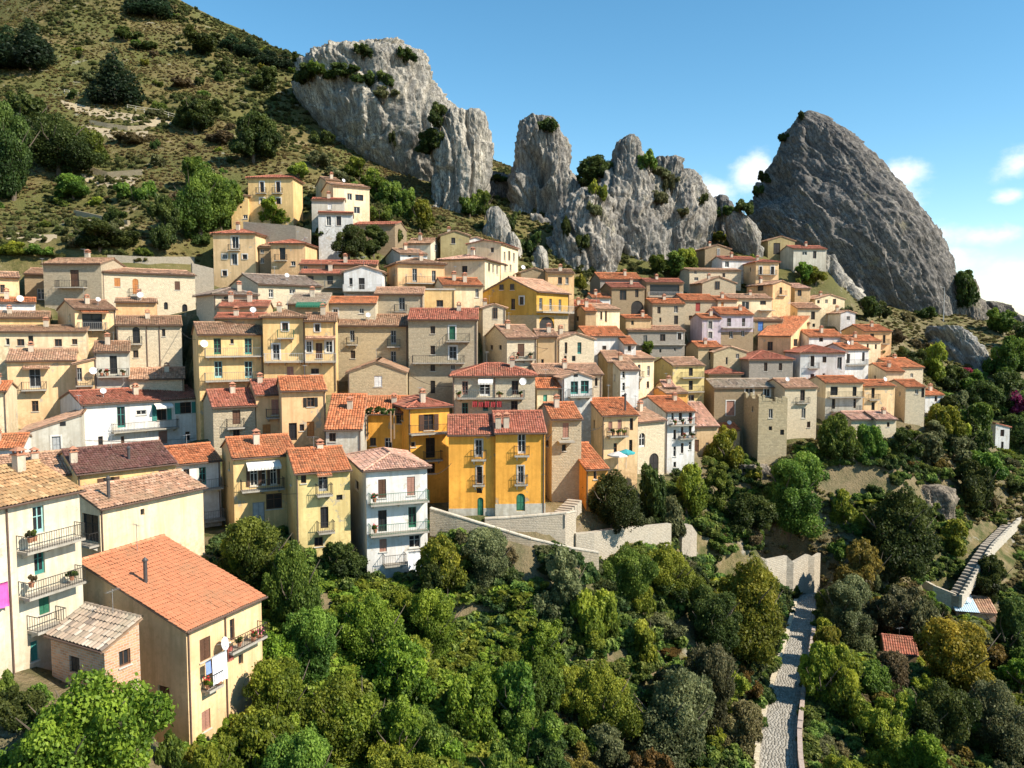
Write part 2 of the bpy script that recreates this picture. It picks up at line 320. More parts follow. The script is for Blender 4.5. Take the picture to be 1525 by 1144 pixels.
H('cream and ochre house with potted balcony and a pale canopy', 'C', 'gro', 858, 897, 950, 618, 708, 98, None, 'sp 906 912 628 642; sp 920 926 625 641; B 904 931 648 1.2; fb 938 943 623 641; fn 914 919 660 678; fb 937 942 655 675; P 931 612 2.0', D=10, pitch_deg=17)
H('low orange house with lean-to roof below the potted balcony', 'o', 'sro', 845, 873, 905, 698, 752, 86.5, None, 'w 884 889 702 714; dk 848 854 702 716', D=6, pitch_deg=17, chim=False, found=3)
H('stone house with a white arched niche and a dark street arch', 'H', 'grt', None, 948, 990, 628, 706, 108, 34, 'fwA 952 961 645 666; dkA 967 981 675 704', D=8, pitch_deg=17)  # street arch is filled by a black leaf in place of its inner shade
H('tall white house with tiers of flowered balconies and grey gable', 'W', 'gro', 940, 992, 1035, 613, 705, 116, None, 'w 1011 1016 610 623; w 1026 1031 606 619; w 1000 1004 614 626; B 996 1034 632 .8; w 1003 1007 640 655; w 1014 1018 636 650; w 1026 1030 634 647; B 1010 1034 652 .8; w 1003 1007 665 680; w 1014 1018 660 675; w 1026 1030 658 670; w 1003 1007 688 696', D=13, pitch_deg=14)
H('tan house with rose roof behind the flowered white house', 'T', 'srp', None, 1034, 1070, 634, 678, 132, 12, 'db 1034 1041 655 673; w 1051 1056 659 668', D=7, pitch_deg=24)
# --- left upper rows
H('grey stone house with white gable and one iron balcony, beside dark recess', 'G', 'glb', 70, 150, 167, 392, 442, 117, None, 'db 104 117 402 427; B 88 130 428 1.1; C 86 380', D=8.5, E=7, pitch_deg=15)
H('long stone house with a low thin roof and small arched windows', 'H', 'grt', None, 152, 290, 404, 478, 117.5, 40, 'sn 170 179 414 427; snA 197 206 415 438; B 192 209 440 .6; sb 260 268 419 432; vA 244 250 450 461; vA 271 279 453 470', D=8, pitch_deg=11)
H('cream house with grey balcony window below the scree slope, end of its row', 'C', 'grt', None, -30, 28, 411, 445, 115, 34, 'wk 0 7 424 436', D=6, pitch_deg=15)
H('brown shack in the recess between two stone houses', 'B', 'srb', None, 36, 70, 407, 446, 122, 20, 'wy 55 66 430 446', D=5, pitch_deg=12, chim=False)
H('ochre house with a recessed balcony under a little tile canopy', 'C', 'grb', 86, 111, 172, 459, 507, 107, None, 'fk 122 152 467 491; By 116 157 491 1.0; To 119 160 463', D=9, pitch_deg=15)
H('stone house with arched balcony window and two downpipes', 'H', 'grb', None, 173, 270, 483, 556, 104, 24, 'fkA 197 208 487 511; B 193 212 512 .7; wk 241 246 490 501; wk 198 206 522 533; D 218 0; D 237 0', D=8, pitch_deg=15)
H('low cream house peeping above the arched balcony house', 'P', 'grt', None, 172, 232, 449, 470, 112, 22, '', D=5, pitch_deg=12)
H('white walled house under a short red roof with a dish, behind brown roofs', 'W', 'gro', None, -30, 52, 449, 470, 110, 30, 'K 30 445', D=5, pitch_deg=14)
H('low yellow house under a brown roof', 'Y', 'grb', None, -30, 73, 472, 492, 106, 28, '', D=6, pitch_deg=14)
H('long cream house with four small white windows under its eave', 'K', 'grb', None, -30, 128, 493, 524, 102, 20, 'ww 8 14 504 514; wy 25 36 505 515; wy 81 92 505 516; ww 107 115 505 513; vb 44 47 500 514', D=6, pitch_deg=12)
H('big cream house with a canopied balcony door', 'C', 'grt', None, 10, 112, 537, 628, 97, 26, 'fy 43 60 548 578; B 33 70 580; Tt 34 75 545; wy 47 57 597 613', D=9, pitch_deg=15)
H('cream annex with a tiled slope and a dish', 'C', 'slt', None, 112, 140, 541, 582, 98, 24, 'fy 114 118 548 568; K 139 552; B 113 139 574 .7', D=5, pitch_deg=14, chim=False)
H('small pale stone house with potted balcony beside the cream annex', 'E', 'grb', None, 140, 192, 523, 580, 99, 24, 'fk 163 174 530 557; B 146 192 560 1.0', D=8, pitch_deg=15)
H('low stone house under a wide tan roof', 'H', 'grt', None, 193, 274, 564, 582, 100, 22, '', D=7, pitch_deg=17)
H('cream house at the row end above the loose tile roof', 'K', 'gro', None, -40, 9, 582, 640, 88, 20, '', D=5)
# --- middle
H('yellow house with two long balconies of paired doors', 'Y', 'grb', 286, 295, 391, 497, 577, 95, None, 'fg 318 329 504 528; ft 364 375 504 528; wy 343 348 505 512; fc 319 331 538 563; fc 364 376 538 563; By 305 389 530; By 305 389 566; K 303 512', D=8, pitch_deg=18)
H('tall yellow house with one boxy green balcony', 'Y', 'hb', None, 391, 454, 471, 577, 97, 12, 'wyW 420 429 481 493; Bg 414 438 503 .9; fyW 406 416 513 536; Bw 395 452 538 1.0; sp 427 437 546 560', D=6, pitch_deg=17)
H('yellow house with blue windows above a long white balcony', 'Y', 'grb', None, 454, 500, 477, 577, 97.5, 10, 'wyW 469 476 483 494; wyW 456 464 508 525; sb 470 480 511 534; wuW 485 495 508 525; Bw 454 501 538 1.0; Tt 455 500 501; wy 463 475 549 557', D=6, pitch_deg=16)
H('tan stone house with small single balconies, joined to red roofed stone house', 'S', 'grb', None, 501, 607, 484, 562, 107, 5, 'fy 521 528 492 509; B 517 533 513 .5; fy 582 590 492 513; B 577 596 516 .8; wk 522 529 522 534; fy 582 590 523 541', D=8, pitch_deg=19)
H('tall grey stone house with green balcony door and red roof', 'G', 'grr', None, 608, 711, 475, 592, 106, 2, 'wy 641 648 486 497; sgW 669 678 486 506; B 665 700 508; wy 641 648 515 528; fyW 669 680 516 536; B 615 692 540 .9; wk 641 648 543 553; wk 671 678 543 551; dk 641 648 567 586', D=8, pitch_deg=19)
H('stone barn with its plain gable to the valley and one white shutter', 'S', 'glb', None, 518, 605, 554, 588, 98, 6, 'sw 557 569 560 576', D=9, pitch_deg=20, over=.25)
H('stone house with red hip roof and a full-width balcony of laundry', 'H', 'hr', None, 674, 797, 559, 624, 97, 2, 'fp 688 697 568 588; fw 714 730 570 590; fb 762 772 567 588; By 681 781 592 1.1; N 712 734 563; ft 688 697 600 619; ft 719 727 600 612; fb 761 771 597 612; D 737 0; K 778 568', D=8, pitch_deg=17)
H('pale stone house with shuttered balcony and brown side gable', 'H', 'grt', 722, 755, 799, 502, 572, 107, None, 'sb 771 781 512 531; B 764 795 535 .7; wk 730 734 514 521; wk 743 747 514 521', D=9, pitch_deg=19)
H('little white gabled house below the ochre gable', 'H', 'glt', None, 719, 753, 458, 494, 115, 10, 'wy 734 741 458 475', D=7, pitch_deg=17)
H('large ochre gabled house with a columned white balcony front', 'A', 'grt', 719, 799, 847, 433, 496, 118, 58, 'w 744 750 424 432; w 760 766 423 432; wW 774 780 442 454; w 761 767 445 461; fy 803 808 444 462; fy 818 822 445 463; fy 832 836 446 464; Bw 799 846 465 1.1; dkA 803 825 472 494', pitch_deg=24, plinth=(2.6, 'S'))
H('grey-beige house with two tall narrow windows and a gabled top', 'H', 'glt', None, 831, 885, 505, 545, 112, 20, 'w 841 845 510 527; ft 860 866 510 527; v 840 844 530 540; v 853 856 530 538', D=7, pitch_deg=17)
H('tan wall house with pilasters between two taller houses', 'T', 'grt', None, 801, 830, 500, 548, 110, 8, 'w 806 810 535 543', D=6, pitch_deg=15)
H('pale grey house with twin teal windows in its gable', 'e', 'glt', None, 838, 882, 562, 605, 101, 14, 'ft 850 861 568 587; ft 865 877 567 586; B 846 880 590; v 856 859 553 557', D=7, pitch_deg=19)
H('small cream house with mint door and orange roof', 'K', 'gro', None, 800, 834, 577, 606, 101, 8, 'dm 809 815 588 604', D=5, pitch_deg=20)
H('pale house under a speckled tan roof behind the teal windows', 'H', 'grt', None, 800, 897, 557, 590, 104, 10, 'w 886 890 563 575', D=7, pitch_deg=17)
H('white house with grey gable and narrow windows', 'W', 'grt', 893, 924, 937, 550, 604, 122, None, 'w 927 931 553 563; w 927 931 570 582; w 927 930 588 597', D=9, pitch_deg=19)
H('cream tower-like house with two columns of narrow windows', 'K', 'grt', None, 936, 974, 534, 592, 127, 30, 'w 950 954 543 561; w 964 968 545 560; w 949 953 568 580; B 947 957 562 .6; w 963 967 568 578', D=7, pitch_deg=15)
H('brown gabled house under a double pitched tan roof', 'T', 'grt', 885, 905, 932, 538, 580, 125, None, 'w 893 896 548 553', D=8, pitch_deg=20)
H('house with stepped orange roofs and white end gable', 'W', 'gro', None, 874, 930, 500, 530, 130, 16, 'w 897 903 515 521', D=7, pitch_deg=22)
H('white house with end gable beside the stepped orange roofs', 'W', 'gro', 912, 930, 947, 512, 530, 129, None, 'w 936 939 515 523', D=6, pitch_deg=20)
H('cream house with tall narrow openings below the cliff foot', 'K', 'grt', None, 886, 923, 460, 492, 137, 30, 'w 894 897 464 476; fn 901 904 463 480', D=7, pitch_deg=15)
H('brown house with white end wall and short red roof', 'T', 'gro', 856, 872, 888, 463, 492, 135, None, 'w 858 862 471 478', D=7, pitch_deg=17)
H('low red roofed house with two white chimneys', 'T', 'grr', None, 852, 902, 455, 475, 141, 18, 'C 862 455; C 885 458', D=6, pitch_deg=18)
H('ochre house with two dark windows at the foot of the spire', 'P', 'grb', None, 816, 855, 406, 446, 140, 8, 'wk 831 837 413 423; wk 842 847 413 423', D=6, pitch_deg=14)
H('low stone hut with brown roof under the spire', 'B', 'glb', None, 776, 816, 405, 432, 142, 8, '', D=6, pitch_deg=17)
H('tan house with a long bright white side wall', 'K', 'hp', 655, 722, 752, 385, 432, 131, None, 'wk 688 696 396 406; w 727 730 392 404; w 733 736 394 406; w 739 742 396 409; w 745 748 398 411', E=13, pitch_deg=14)
H('tall tan house with white side and four slim windows', 'K', 'grr', 696, 746, 771, 362, 412, 140, None, 'w 750 753 375 388; w 757 760 374 388; w 764 767 377 390; w 751 754 393 404; w 759 762 394 404', E=11, pitch_deg=11)
H('olive gabled house under the cliff', 'V', 'glb', None, 656, 699, 350, 378, 149, 8, 'wk 672 678 354 363', D=7, pitch_deg=18)
H('white house with a small chimney behind the olive gable', 'W', 'glt', None, 698, 719, 356, 375, 153, 10, '', D=5, pitch_deg=18)
H('grey roofed house with white side and a dish', 'J', 'glb', 604, 641, 657, 362, 388, 146, None, 'w 647 650 364 374; K 655 366', E=8, pitch_deg=17)
H('white house with low sloping roof and shaded brown end', 'W', 'grt', 574, 596, 636, 377, 395, 138, None, 'v 608 612 380 383', D=9, pitch_deg=14)
H('orange house with hip roof and a long railed balcony', 'P', 'hb', 576, 592, 662, 391, 432, 124, None, 'fy 614 621 400 420; fy 643 649 403 420; B 604 660 422 1.0', D=9, pitch_deg=16)
H('cream house with two small roofs below the long white side wall', 'K', 'gro', None, 660, 719, 424, 462, 119, 16, 'w 709 712 430 443; C 676 418; C 692 420', D=8, pitch_deg=17)
H('flat roofed yellow house with one square window', 'Y', 'ft', None, 632, 677, 432, 462, 117, 6, 'wk 650 660 447 457', D=6)
H('low stone house with one slim balcony below the orange hip roof', 'G', 'grt', None, 558, 630, 437, 468, 113, 3, 'fy 594 603 443 463; B 588 606 464 .6', D=7, pitch_deg=15)
H('white gabled house like a chapel with dark door and terrace', 'W', 'glt', None, 512, 569, 404, 434, 120, 4, 'dk 534 543 414 431; wy 520 525 414 426; Bw 509 570 434 1.4', D=7, pitch_deg=17)
H('long low brown house with slit windows above the chapel-like gable', 'T', 'grr', None, 446, 561, 393, 412, 128, 6, 'wk 452 458 396 402; wk 484 497 394 402', D=6, pitch_deg=14)
H('stone house with terrace door beside the white gabled front', 'G', 'grr', None, 446, 513, 407, 436, 123, 5, 'wk 458 467 411 418; fk 487 496 411 424; By 484 512 428 1.0', D=5, pitch_deg=15)
H('pale stone house under a broad dark brown roof', 'H', 'grs', 342, 384, 478, 422, 446, 112, None, 'wy 400 407 431 443; wy 431 440 431 438; wy 461 466 431 438', D=10, pitch_deg=17)
H('pale house with brown pyramid roof and orange side', 'H', 'hs', 292, 318, 381, 437, 456, 106, None, 'vA 333 346 441 446', D=9, pitch_deg=17)
H('low cream house under a red roof with roof clutter', 'C', 'grr', None, 326, 398, 456, 470, 103, 10, 'v 349 355 459 463; C 344 450; C 372 450', D=6, pitch_deg=14)
H('house with green tarpaulin awning', 'T', 'srn', None, 428, 485, 452, 470, 105, 6, 'Ng 442 485 450', D=6, pitch_deg=14)
H('pale stone house with orange roof beside the green tarpaulin', 'H', 'gro', None, 484, 559, 451, 478, 109, 4, 'wyW 496 503 460 473; wk 535 542 459 467', D=6, pitch_deg=16)
H('low roofs of a brown house behind the long balconies', 'T', 'grr', None, 320, 392, 473, 486, 100, 10, '', D=5, pitch_deg=12)
H('tall cream tower house with white framed windows', 'C', 'hr', 317, 380, 387, 347, 424, 138, None, 'wkW 345 355 352 370; B 341 358 373 .6; wkW 331 338 379 386; fyW 345 353 378 395; wkW 361 368 379 386; wkW 331 338 403 411', E=7, pitch_deg=16)
H('orange house with bright end wall and hip roof on the upper terrace', 'P', 'hr', 403, 454, 471, 362, 404, 135, None, 'fk 416 425 369 387; B 410 428 388 .6; wk 433 440 389 396', E=8, pitch_deg=16)
H('stone gap house between the cream tower house and the orange house', 'B', 'srb', None, 386, 404, 367, 404, 139, 5, 'wk 388 393 371 377; wk 388 393 384 392', D=4, pitch_deg=12, chim=False)
H('yellow villa with blue windows on the hillside', 'Y', 'hr', 369, 436, 449, 264, 328, 150, None, 'wuW 387 393 271 286; wuW 411 417 271 286; B 382 397 288 .6; B 406 421 288 .6; wuW 387 394 295 304; wuW 411 418 295 304', E=6, pitch_deg=16)
H('yellow lean-to side wing of the blue windowed villa', 'Y', 'sqb', None, 344, 369, 291, 332, 149, 5, 'wk 360 364 293 298; v 357 360 307 310; wk 362 370 320 326', D=5, pitch_deg=8, chim=False)
H('cream villa with two dark windows beside the green slope', 'K', 'grt', 479, 496, 550, 275, 320, 150, None, 'wk 517 524 288 298; wk 529 541 290 299; wk 527 536 308 318', D=8, pitch_deg=14)
H('cream gabled house peeping over the hillside villa', 'C', 'grb', 470, 485, 508, 268, 290, 158, None, '', D=7, pitch_deg=18)
H('grey house with one white window and red eave', 'E', 'grr', None, 464, 512, 297, 322, 146, 8, 'sw 488 494 303 312', D=6, pitch_deg=13)
H('low grey house with two white framed windows', 'e', 'grr', None, 474, 525, 317, 340, 142, 10, 'wyW 486 493 322 336; wyW 501 508 322 336', D=5, pitch_deg=12)
H('long low roofed barn with pale end wall behind the trees', 'B', 'glr', 524, 588, 606, 334, 372, 147, None, '', E=9, pitch_deg=12)
# --- right
H('stone house with orange roof at the cliff foot', 'N', 'gro', None, 894, 956, 415, 446, 170, 10, 'w 903 907 420 428; w 935 939 420 426', D=8, pitch_deg=20)
H('brown house with a street arch in its ground floor', 'B', 'grr', None, 911, 960, 428, 470, 161, 10, 'wk 923 933 432 447; wk 946 951 431 443; dkA 940 958 448 468', D=8, pitch_deg=15)  # black leaf in the open arch carries the darkness of the passage
H('small white ended house with red roof beside the street arch', 'W', 'gro', None, 882, 909, 443, 464, 160, 12, '', D=5, pitch_deg=18)
H('house with an open loggia under a long red roof', 'B', 'grr', None, 963, 1018, 420, 450, 168, 10, 'vk 968 1012 424 440; Bw 965 1015 442 .8', D=6, pitch_deg=16)  # open loggia drawn as a dark recessed sheet in place of its shade
H('pale stone house with two columns of small windows below the loggia', 'G', 'gro', None, 972, 1020, 452, 488, 160, 10, 'wk 979 984 457 467; wk 1004 1010 455 466; wk 982 985 473 480; wk 1004 1010 470 483', D=7, pitch_deg=16)
H('low cream house with small roof beside the two window columns', 'T', 'gro', None, 932, 970, 474, 490, 153, 12, 'wk 940 944 478 484', D=5, pitch_deg=14)
H('long grey house with three square windows and a bush in front', 'N', 'grt', None, 936, 1020, 492, 532, 152, 8, 'wk 958 964 499 511; wk 983 991 498 508; wkW 1009 1015 496 506; S 950 1020 513 .5; wk 982 985 520 525; wk 1004 1007 518 523', D=7, pitch_deg=13)
H('pale house with red shutter above the lilac house', 'G', 'gro', None, 1020, 1069, 447, 490, 164, 12, 'sr 1036 1043 451 464; wk 1026 1031 470 477; w 1037 1042 470 480', D=8, pitch_deg=18)
H('small house with orange roof and blind window beside the red shutter', 'H', 'gro', None, 1069, 1098, 447, 468, 165, 12, 'sn 1074 1078 450 456', D=6, pitch_deg=16)
H('pale stone house with thin flat eave below the boulder', 'H', 'grt', None, 1027, 1104, 402, 425, 180, 10, 'wk 1034 1038 403 408; wk 1034 1040 413 418; wk 1076 1080 407 413', D=6, pitch_deg=10)
H('stone gabled house with one slit window under the thin eave', 'G', 'glt', None, 1046, 1096, 421, 443, 174, 10, 'wk 1065 1072 419 431', D=7, pitch_deg=19)
H('weathered stone hut tucked under the tilted boulder', 'B', 'glb', None, 1050, 1088, 370, 396, 191, 10, 'wk 1068 1072 370 384', D=6, pitch_deg=17)
H('white house with long red roof under the tilted boulder', 'W', 'grr', None, 1076, 1128, 386, 402, 186, 12, 'wk 1080 1086 389 398', D=6, pitch_deg=16)
H('yellow house with red hip roof and two tall windows', 'C', 'hr', 1105, 1126, 1160, 390, 426, 179, None, 'wkW 1131 1135 397 409; wkW 1148 1153 397 409; B 1129 1156 409 .6; wk 1130 1134 412 417', D=9, pitch_deg=15)
H('peach gabled house with one balcony and an ochre side', 'P', 'glt', 1112, 1151, 1178, 423, 458, 172, None, 'w 1161 1165 428 438; B 1158 1170 440 .6; wk 1128 1137 424 432', D=9, pitch_deg=18)
H('cream house with one wide window below the peach gable', 'K', 'grt', None, 1087, 1150, 444, 468, 167, 12, 'wk 1105 1116 449 461; wb 1132 1141 448 454; S 1128 1160 462 1.2', D=6, pitch_deg=17)
H('olive gabled house against the great rock', 'V', 'glb', None, 1144, 1184, 358, 380, 207, 8, 'dk 1152 1162 362 379', D=7, pitch_deg=17)
H('shaded grey house with dark red roof against the great rock', 'E', 'grr', None, 1182, 1231, 370, 400, 200, 8, 'wk 1195 1202 375 380; wk 1211 1216 374 385; wk 1198 1201 390 395', D=7, pitch_deg=16)
H('lilac house with two stacked windows', 'L', 'gro', None, 1046, 1074, 474, 512, 157, 10, 'wkW 1055 1061 478 490; wkW 1055 1061 494 504', D=6, pitch_deg=16)
H('lilac-grey house with a railed balcony and rough lower floor', 'L', 'gro', None, 1073, 1122, 468, 528, 158, 10, 'wk 1083 1089 474 486; wk 1105 1110 474 486; Bw 1074 1121 488 .9; wk 1086 1092 493 504; wk 1104 1109 492 501', D=8, pitch_deg=19, plinth=(4.4, 'B'))
H('narrow stone house with a dark door under a red canopy roof', 'S', 'gro', None, 1040, 1076, 517, 562, 152, 10, 'dk 1056 1061 520 536; wk 1057 1061 540 549', D=6, pitch_deg=18)
H('rough stone gabled house with two small windows', 'R', 'glt', None, 1063, 1112, 524, 555, 151, 10, 'wk 1081 1084 532 543; wk 1096 1101 527 534', D=6, pitch_deg=17)
H('mustard house with two balconies and a small dormer gable', 'Z', 'grt', None, 1002, 1049, 544, 598, 139, 16, 'fk 1026 1032 548 560; B 1014 1046 562 .8; fk 1026 1032 567 581; B 1016 1046 583 .8; wk 1026 1034 588 597', D=8, pitch_deg=16)
H('bright peach house with white shaded end', 'P', 'slo', 1129, 1178, 1204, 500, 530, 157, 58, 'wk 1143 1151 509 522; wy 1182 1188 505 516', pitch_deg=14)
H('stone house under a wide fanned orange roof', 'N', 'hr', None, 1116, 1181, 535, 572, 148, 6, 'wk 1138 1143 540 553; wy 1160 1165 541 552', D=9, pitch_deg=19)
H('big white-grey house with brown windows and rounded corner', 'e', 'hr', 1180, 1192, 1259, 525, 584, 150, None, 'wbW 1207 1213 530 546; wb 1225 1231 531 540; fyW 1247 1254 532 550; B 1203 1219 548 .6; wk 1207 1213 557 571; wk 1225 1229 556 561', D=10, pitch_deg=16)
H('white house with two tall dark shutters next to the rounded corner', 'W', 'gro', None, 1259, 1294, 520, 562, 154, 16, 'sk 1261 1266 527 541; sk 1284 1288 525 538; B 1260 1290 543 .7', D=7, pitch_deg=16)
H('house almost hidden under two red roofs', 'W', 'gro', None, 1205, 1257, 501, 520, 161, 12, 'w 1220 1226 503 509', D=7, pitch_deg=20)
H('peach ended house under a long orange roof at the village edge', 'P', 'gro', 1254, 1288, 1328, 493, 534, 167, None, 'wk 1296 1302 497 503; w 1315 1319 499 511; B 1312 1323 512 .6', D=11, pitch_deg=13)
H('cream house with three small windows below the long orange roof', 'K', 'gro', None, 1264, 1312, 508, 534, 160, 14, 'w 1276 1280 513 520; wk 1291 1294 512 520; w 1303 1306 513 520', D=7, pitch_deg=16)
H('pale yellow house with brown gable end and blank front', 'K', 'grt', 1166, 1188, 1222, 459, 492, 175, None, 'ww 1208 1214 464 476; v 1210 1214 482 487', D=9, pitch_deg=15)
H('cream gabled house with three small windows below the pale scree', 'K', 'glt', None, 1214, 1258, 445, 462, 186, 12, 'wk 1217 1221 447 452; wk 1229 1233 446 452; wk 1241 1245 445 453', D=7, pitch_deg=15)
H('white gabled cottage with a shaded grey side', 'W', 'glt', 1230, 1252, 1274, 466, 486, 180, None, 'wk 1261 1266 471 477', D=8, pitch_deg=18)
H('pinkish hut beside the small green trees', 'T', 'srp', None, 1184, 1207, 429, 446, 186, 10, 'wk 1188 1194 432 441', D=5, pitch_deg=14, chim=False)
H('low brown house with a dark slit below its eave', 'T', 'grb', None, 1166, 1206, 481, 496, 168, 10, 'vk 1168 1200 484 489', D=5, pitch_deg=14)
H('rough brown house with one blue door', 'B', 'grt', None, 1123, 1166, 476, 496, 166, 10, 'du 1129 1137 479 493', D=6, pitch_deg=12)
H('house with brown shaded gable and short cream front', 'K', 'gro', 1281, 1320, 1347, 553, 580, 152, None, '', D=10, pitch_deg=14)
H('red roofed house at the end of the upper village row', 'H', 'gro', None, 1335, 1375, 547, 590, 157, 16, 'w 1356 1360 556 562; C 1372 542', D=10, pitch_deg=17)
H('yellow-grey house with two long balconies of dark doors', 'K', 'gro', 1216, 1230, 1285, 570, 626, 142, None, 'fk 1237 1248 576 589; fk 1270 1276 576 590; B 1233 1284 591 .9; fk 1239 1244 594 609; fk 1271 1275 594 608; B 1238 1280 612 .9', D=8, pitch_deg=13, plinth=(3.9, 'E'))
H('yellow house with one balcony window beside the long balconies', 'C', 'gro', None, 1287, 1333, 575, 628, 143, 10, 'fk 1298 1303 578 593; B 1293 1308 595 .6; fk 1298 1303 599 611', D=7, pitch_deg=13)
H('grey-cream house with one white window near the row end', 'H', 'gro', 1334, 1349, 1378, 576, 624, 145, None, 'ww 1363 1368 580 587; dk 1375 1379 578 592', D=8, pitch_deg=14)
H('small white house with red roof, last in the row', 'W', 'gro', None, 1378, 1405, 588, 612, 151, 12, 'wk 1374 1381 590 597; wk 1392 1396 589 598; S 1376 1412 614 1.5', D=6, pitch_deg=17)
H('low stone shed house with rose roof below the yellow house', 'H', 'grp', None, 1305, 1335, 624, 645, 134, 10, 'w 1321 1325 629 636', D=6, pitch_deg=17)
H('low rose roof wing in front of the long balconies', 'H', 'grp', None, 1268, 1304, 624, 646, 134.5, 10, '', D=6, pitch_deg=17, chim=False)
H('dark stone house with pale tiled roof and white framed windows', 'B', 'grn', None, 1064, 1158, 577, 645, 139, 6, 'wkW 1110 1122 578 591; wkW 1138 1147 579 591; spW 1082 1094 597 619', D=8, pitch_deg=16)
H('ruined stone house with a jagged broken top', 'R', 'fn', 1119, 1130, 1173, 600, 682, 132, None, 'wk 1145 1151 609 623; v 1145 1150 635 641; v 1162 1168 640 648', D=8, name='ruined_house', ruin=True, pipe=False)
H('pale stone house with two red framed windows beside the ruin', 'H', 'grt', None, 1169, 1217, 577, 645, 136.5, 10, 'wk 1192 1199 581 597; B 1185 1204 600 .6; wr 1194 1200 608 623; wk 1202 1207 628 637', D=8, pitch_deg=17)
H('house under a fan of orange roof above the pale tiled roof', 'B', 'hr', None, 1056, 1104, 556, 580, 148, 6, '', D=7, pitch_deg=20)
H('small white house with red roof alone among trees', 'W', 'sqr', 1470, 1483, 1504, 636, 674, 166, None, 'wy 1490 1496 640 650; w 1491 1495 658 668', D=7, pitch_deg=14)
H('cream gabled hut with rose roof behind the tall white house', 'C', 'grp', 977, 990, 1006, 576, 600, 128, None, '', D=5, pitch_deg=18)
H('tiny orange house with tan roof behind the tall white house', 'o', 'grt', None, 992, 1024, 585, 606, 126, 20, '', D=5, pitch_deg=15)
H('house with rose roof above the tree tops at the village foot', 'T', 'gro', None, 1070, 1102, 640, 668, 136, 10, 'w 1079 1084 646 654', D=5, pitch_deg=17)
H('open hut with a sky-blue sheet roof', 'Q', 'srt', None, 1424, 1484, 908, 918, 119, -14, '', D=4, pitch_deg=14, name='hut', cat='hut', sheet=True, chim=False, pipe=False)
H('little red roofed shed sunk among the trees', 'T', 'grr', None, 1318, 1366, 968, 985, 97, -18, '', D=5, pitch_deg=22, name='shed', cat='shed', chim=False, pipe=False)
# ground points: (u, v, distance)
GROUND_PX = [
 (20, 1040, 46), (150, 1080, 44), (230, 1110, 49), (330, 1144, 52), (450, 1060, 57), (450, 900, 66), (600, 900, 71), (600, 1000, 64), (600, 1144, 54), (700, 860, 76),
 (700, 950, 70), (800, 1050, 64), (800, 1144, 58), (900, 900, 82), (900, 1000, 74), (1000, 1000, 77), (1000, 1144, 64), (950, 800, 96), (1000, 760, 108), (1050, 860, 99), (1060, 700, 128),
 (1100, 780, 110), (1120, 1100, 69), (1250, 1144, 72), (1300, 1000, 90), (1300, 880, 112), (1400, 900, 116), (1450, 1000, 100), (1500, 1100, 84), (1300, 760, 128), (1250, 690, 137), (1200, 760, 124),
 (1400, 760, 136), (1400, 660, 150), (1500, 800, 140), (1440, 620, 162), (1520, 700, 165), (1330, 690, 141), (1480, 560, 190), (1390, 500, 215), (1340, 470, 225), (1450, 480, 230), (1520, 480, 240),
 (1400, 580, 170), (860, 756, 85.5), (895, 752, 87.5), (870, 775, 84.5), (910, 770, 87), (950, 765, 95), (650, 785, 75), (680, 795, 75), (720, 808, 75), (760, 822, 75.3), (800, 832, 75.6), (850, 842, 76.5), (890, 850, 77.5), (700, 776, 78.6), (760, 800, 79.6), (830, 818, 81.5), (1300, 470, 205), (1240, 420, 212), (1100, 380, 200), (1010, 400, 190), (1050, 340, 225), (960, 420, 182), (870, 420, 168), (820, 395, 175), (790, 380, 165), (740, 340, 190), (740, 275, 240),
 (700, 350, 172), (620, 340, 168), (600, 315, 185), (560, 290, 195), (500, 240, 205), (460, 200, 215), (430, 130, 240), (440, 95, 262), (340, 62, 275), (270, 15, 290), (200, -40, 305), (100, -70, 310), (0, -70, 300),
 (560, 320, 160), (450, 240, 180), (330, 240, 175), (300, 320, 150), (230, 370, 138), (130, 375, 132), (40, 385, 128), (40, 320, 148), (150, 300, 155), (250, 200, 195), (150, 190, 192), (50, 220, 180),
 (100, 120, 222), (250, 110, 232), (350, 150, 222), (0, 60, 240), (180, 50, 258), (-150, 200, 180), (-150, 330, 140), (-150, 60, 235), (-150, 420, 118), (-120, 520, 98), (-120, 640, 82), (-150, 800, 60), (-80, 1000, 45),
 (840, 275, 235), (900, 270, 232), (1075, 330, 238), (1140, 400, 230)]
GROUND_W = [(-165, 330, 120), (-60, 340, 96), (20, 340, 45), (90, 340, 20), (150, 340, 0), (215, 300, -12), (215, 200, -32), (215, 120, -48), (160, 60, -52), (90, 30, -48), (30, 20, -42), (-25, 22, -36), (-60, 25, -30), (-170, 60, -16), (-170, 120, 14), (-170, 200, 60), (-170, 280, 105)]
ROAD_Z = -39.0
def _road(u, v):
    p = ray(u, v, 1.0); s = ROAD_Z / p.z; return (p.x * s, p.y * s, ROAD_Z)
ROAD = [_road(*q) for q in ((1176, 1300), (1164, 1200), (1159, 1135), (1161, 1090), (1170, 1038), (1182, 990), (1192, 945), (1200, 905), (1204, 880))]
e_ = Vector(ROAD[-1]); ROAD += [(e_.x - 3.5, e_.y + 5, ROAD_Z + .4), (e_.x - 10, e_.y + 6, ROAD_Z + 1.4), (e_.x - 17, e_.y + 4, ROAD_Z + 2.6)]

CARVE = [([(640, 776, 77.3), (680, 782, 76.8), (720, 793, 76.6), (790, 813, 76.6), (850, 826, 77.3), (892, 832, 78.3)], 3.0),
         ([(722, 790, 78.8), (760, 801, 79.1), (800, 810, 79.3), (842, 816, 79.7), (858, 820, 81.4)], 2.4),
         ([(858, 830, 80.8), (885, 826, 81.8), (920, 816, 84.8), (960, 810, 88.8), (1000, 810, 92.8)], 3.0), ([(1046, 868, 103.3), (1100, 868, 105.8), (1140, 866, 108), (1180, 870, 111), (1224, 876, 116.8)], 3.0)]
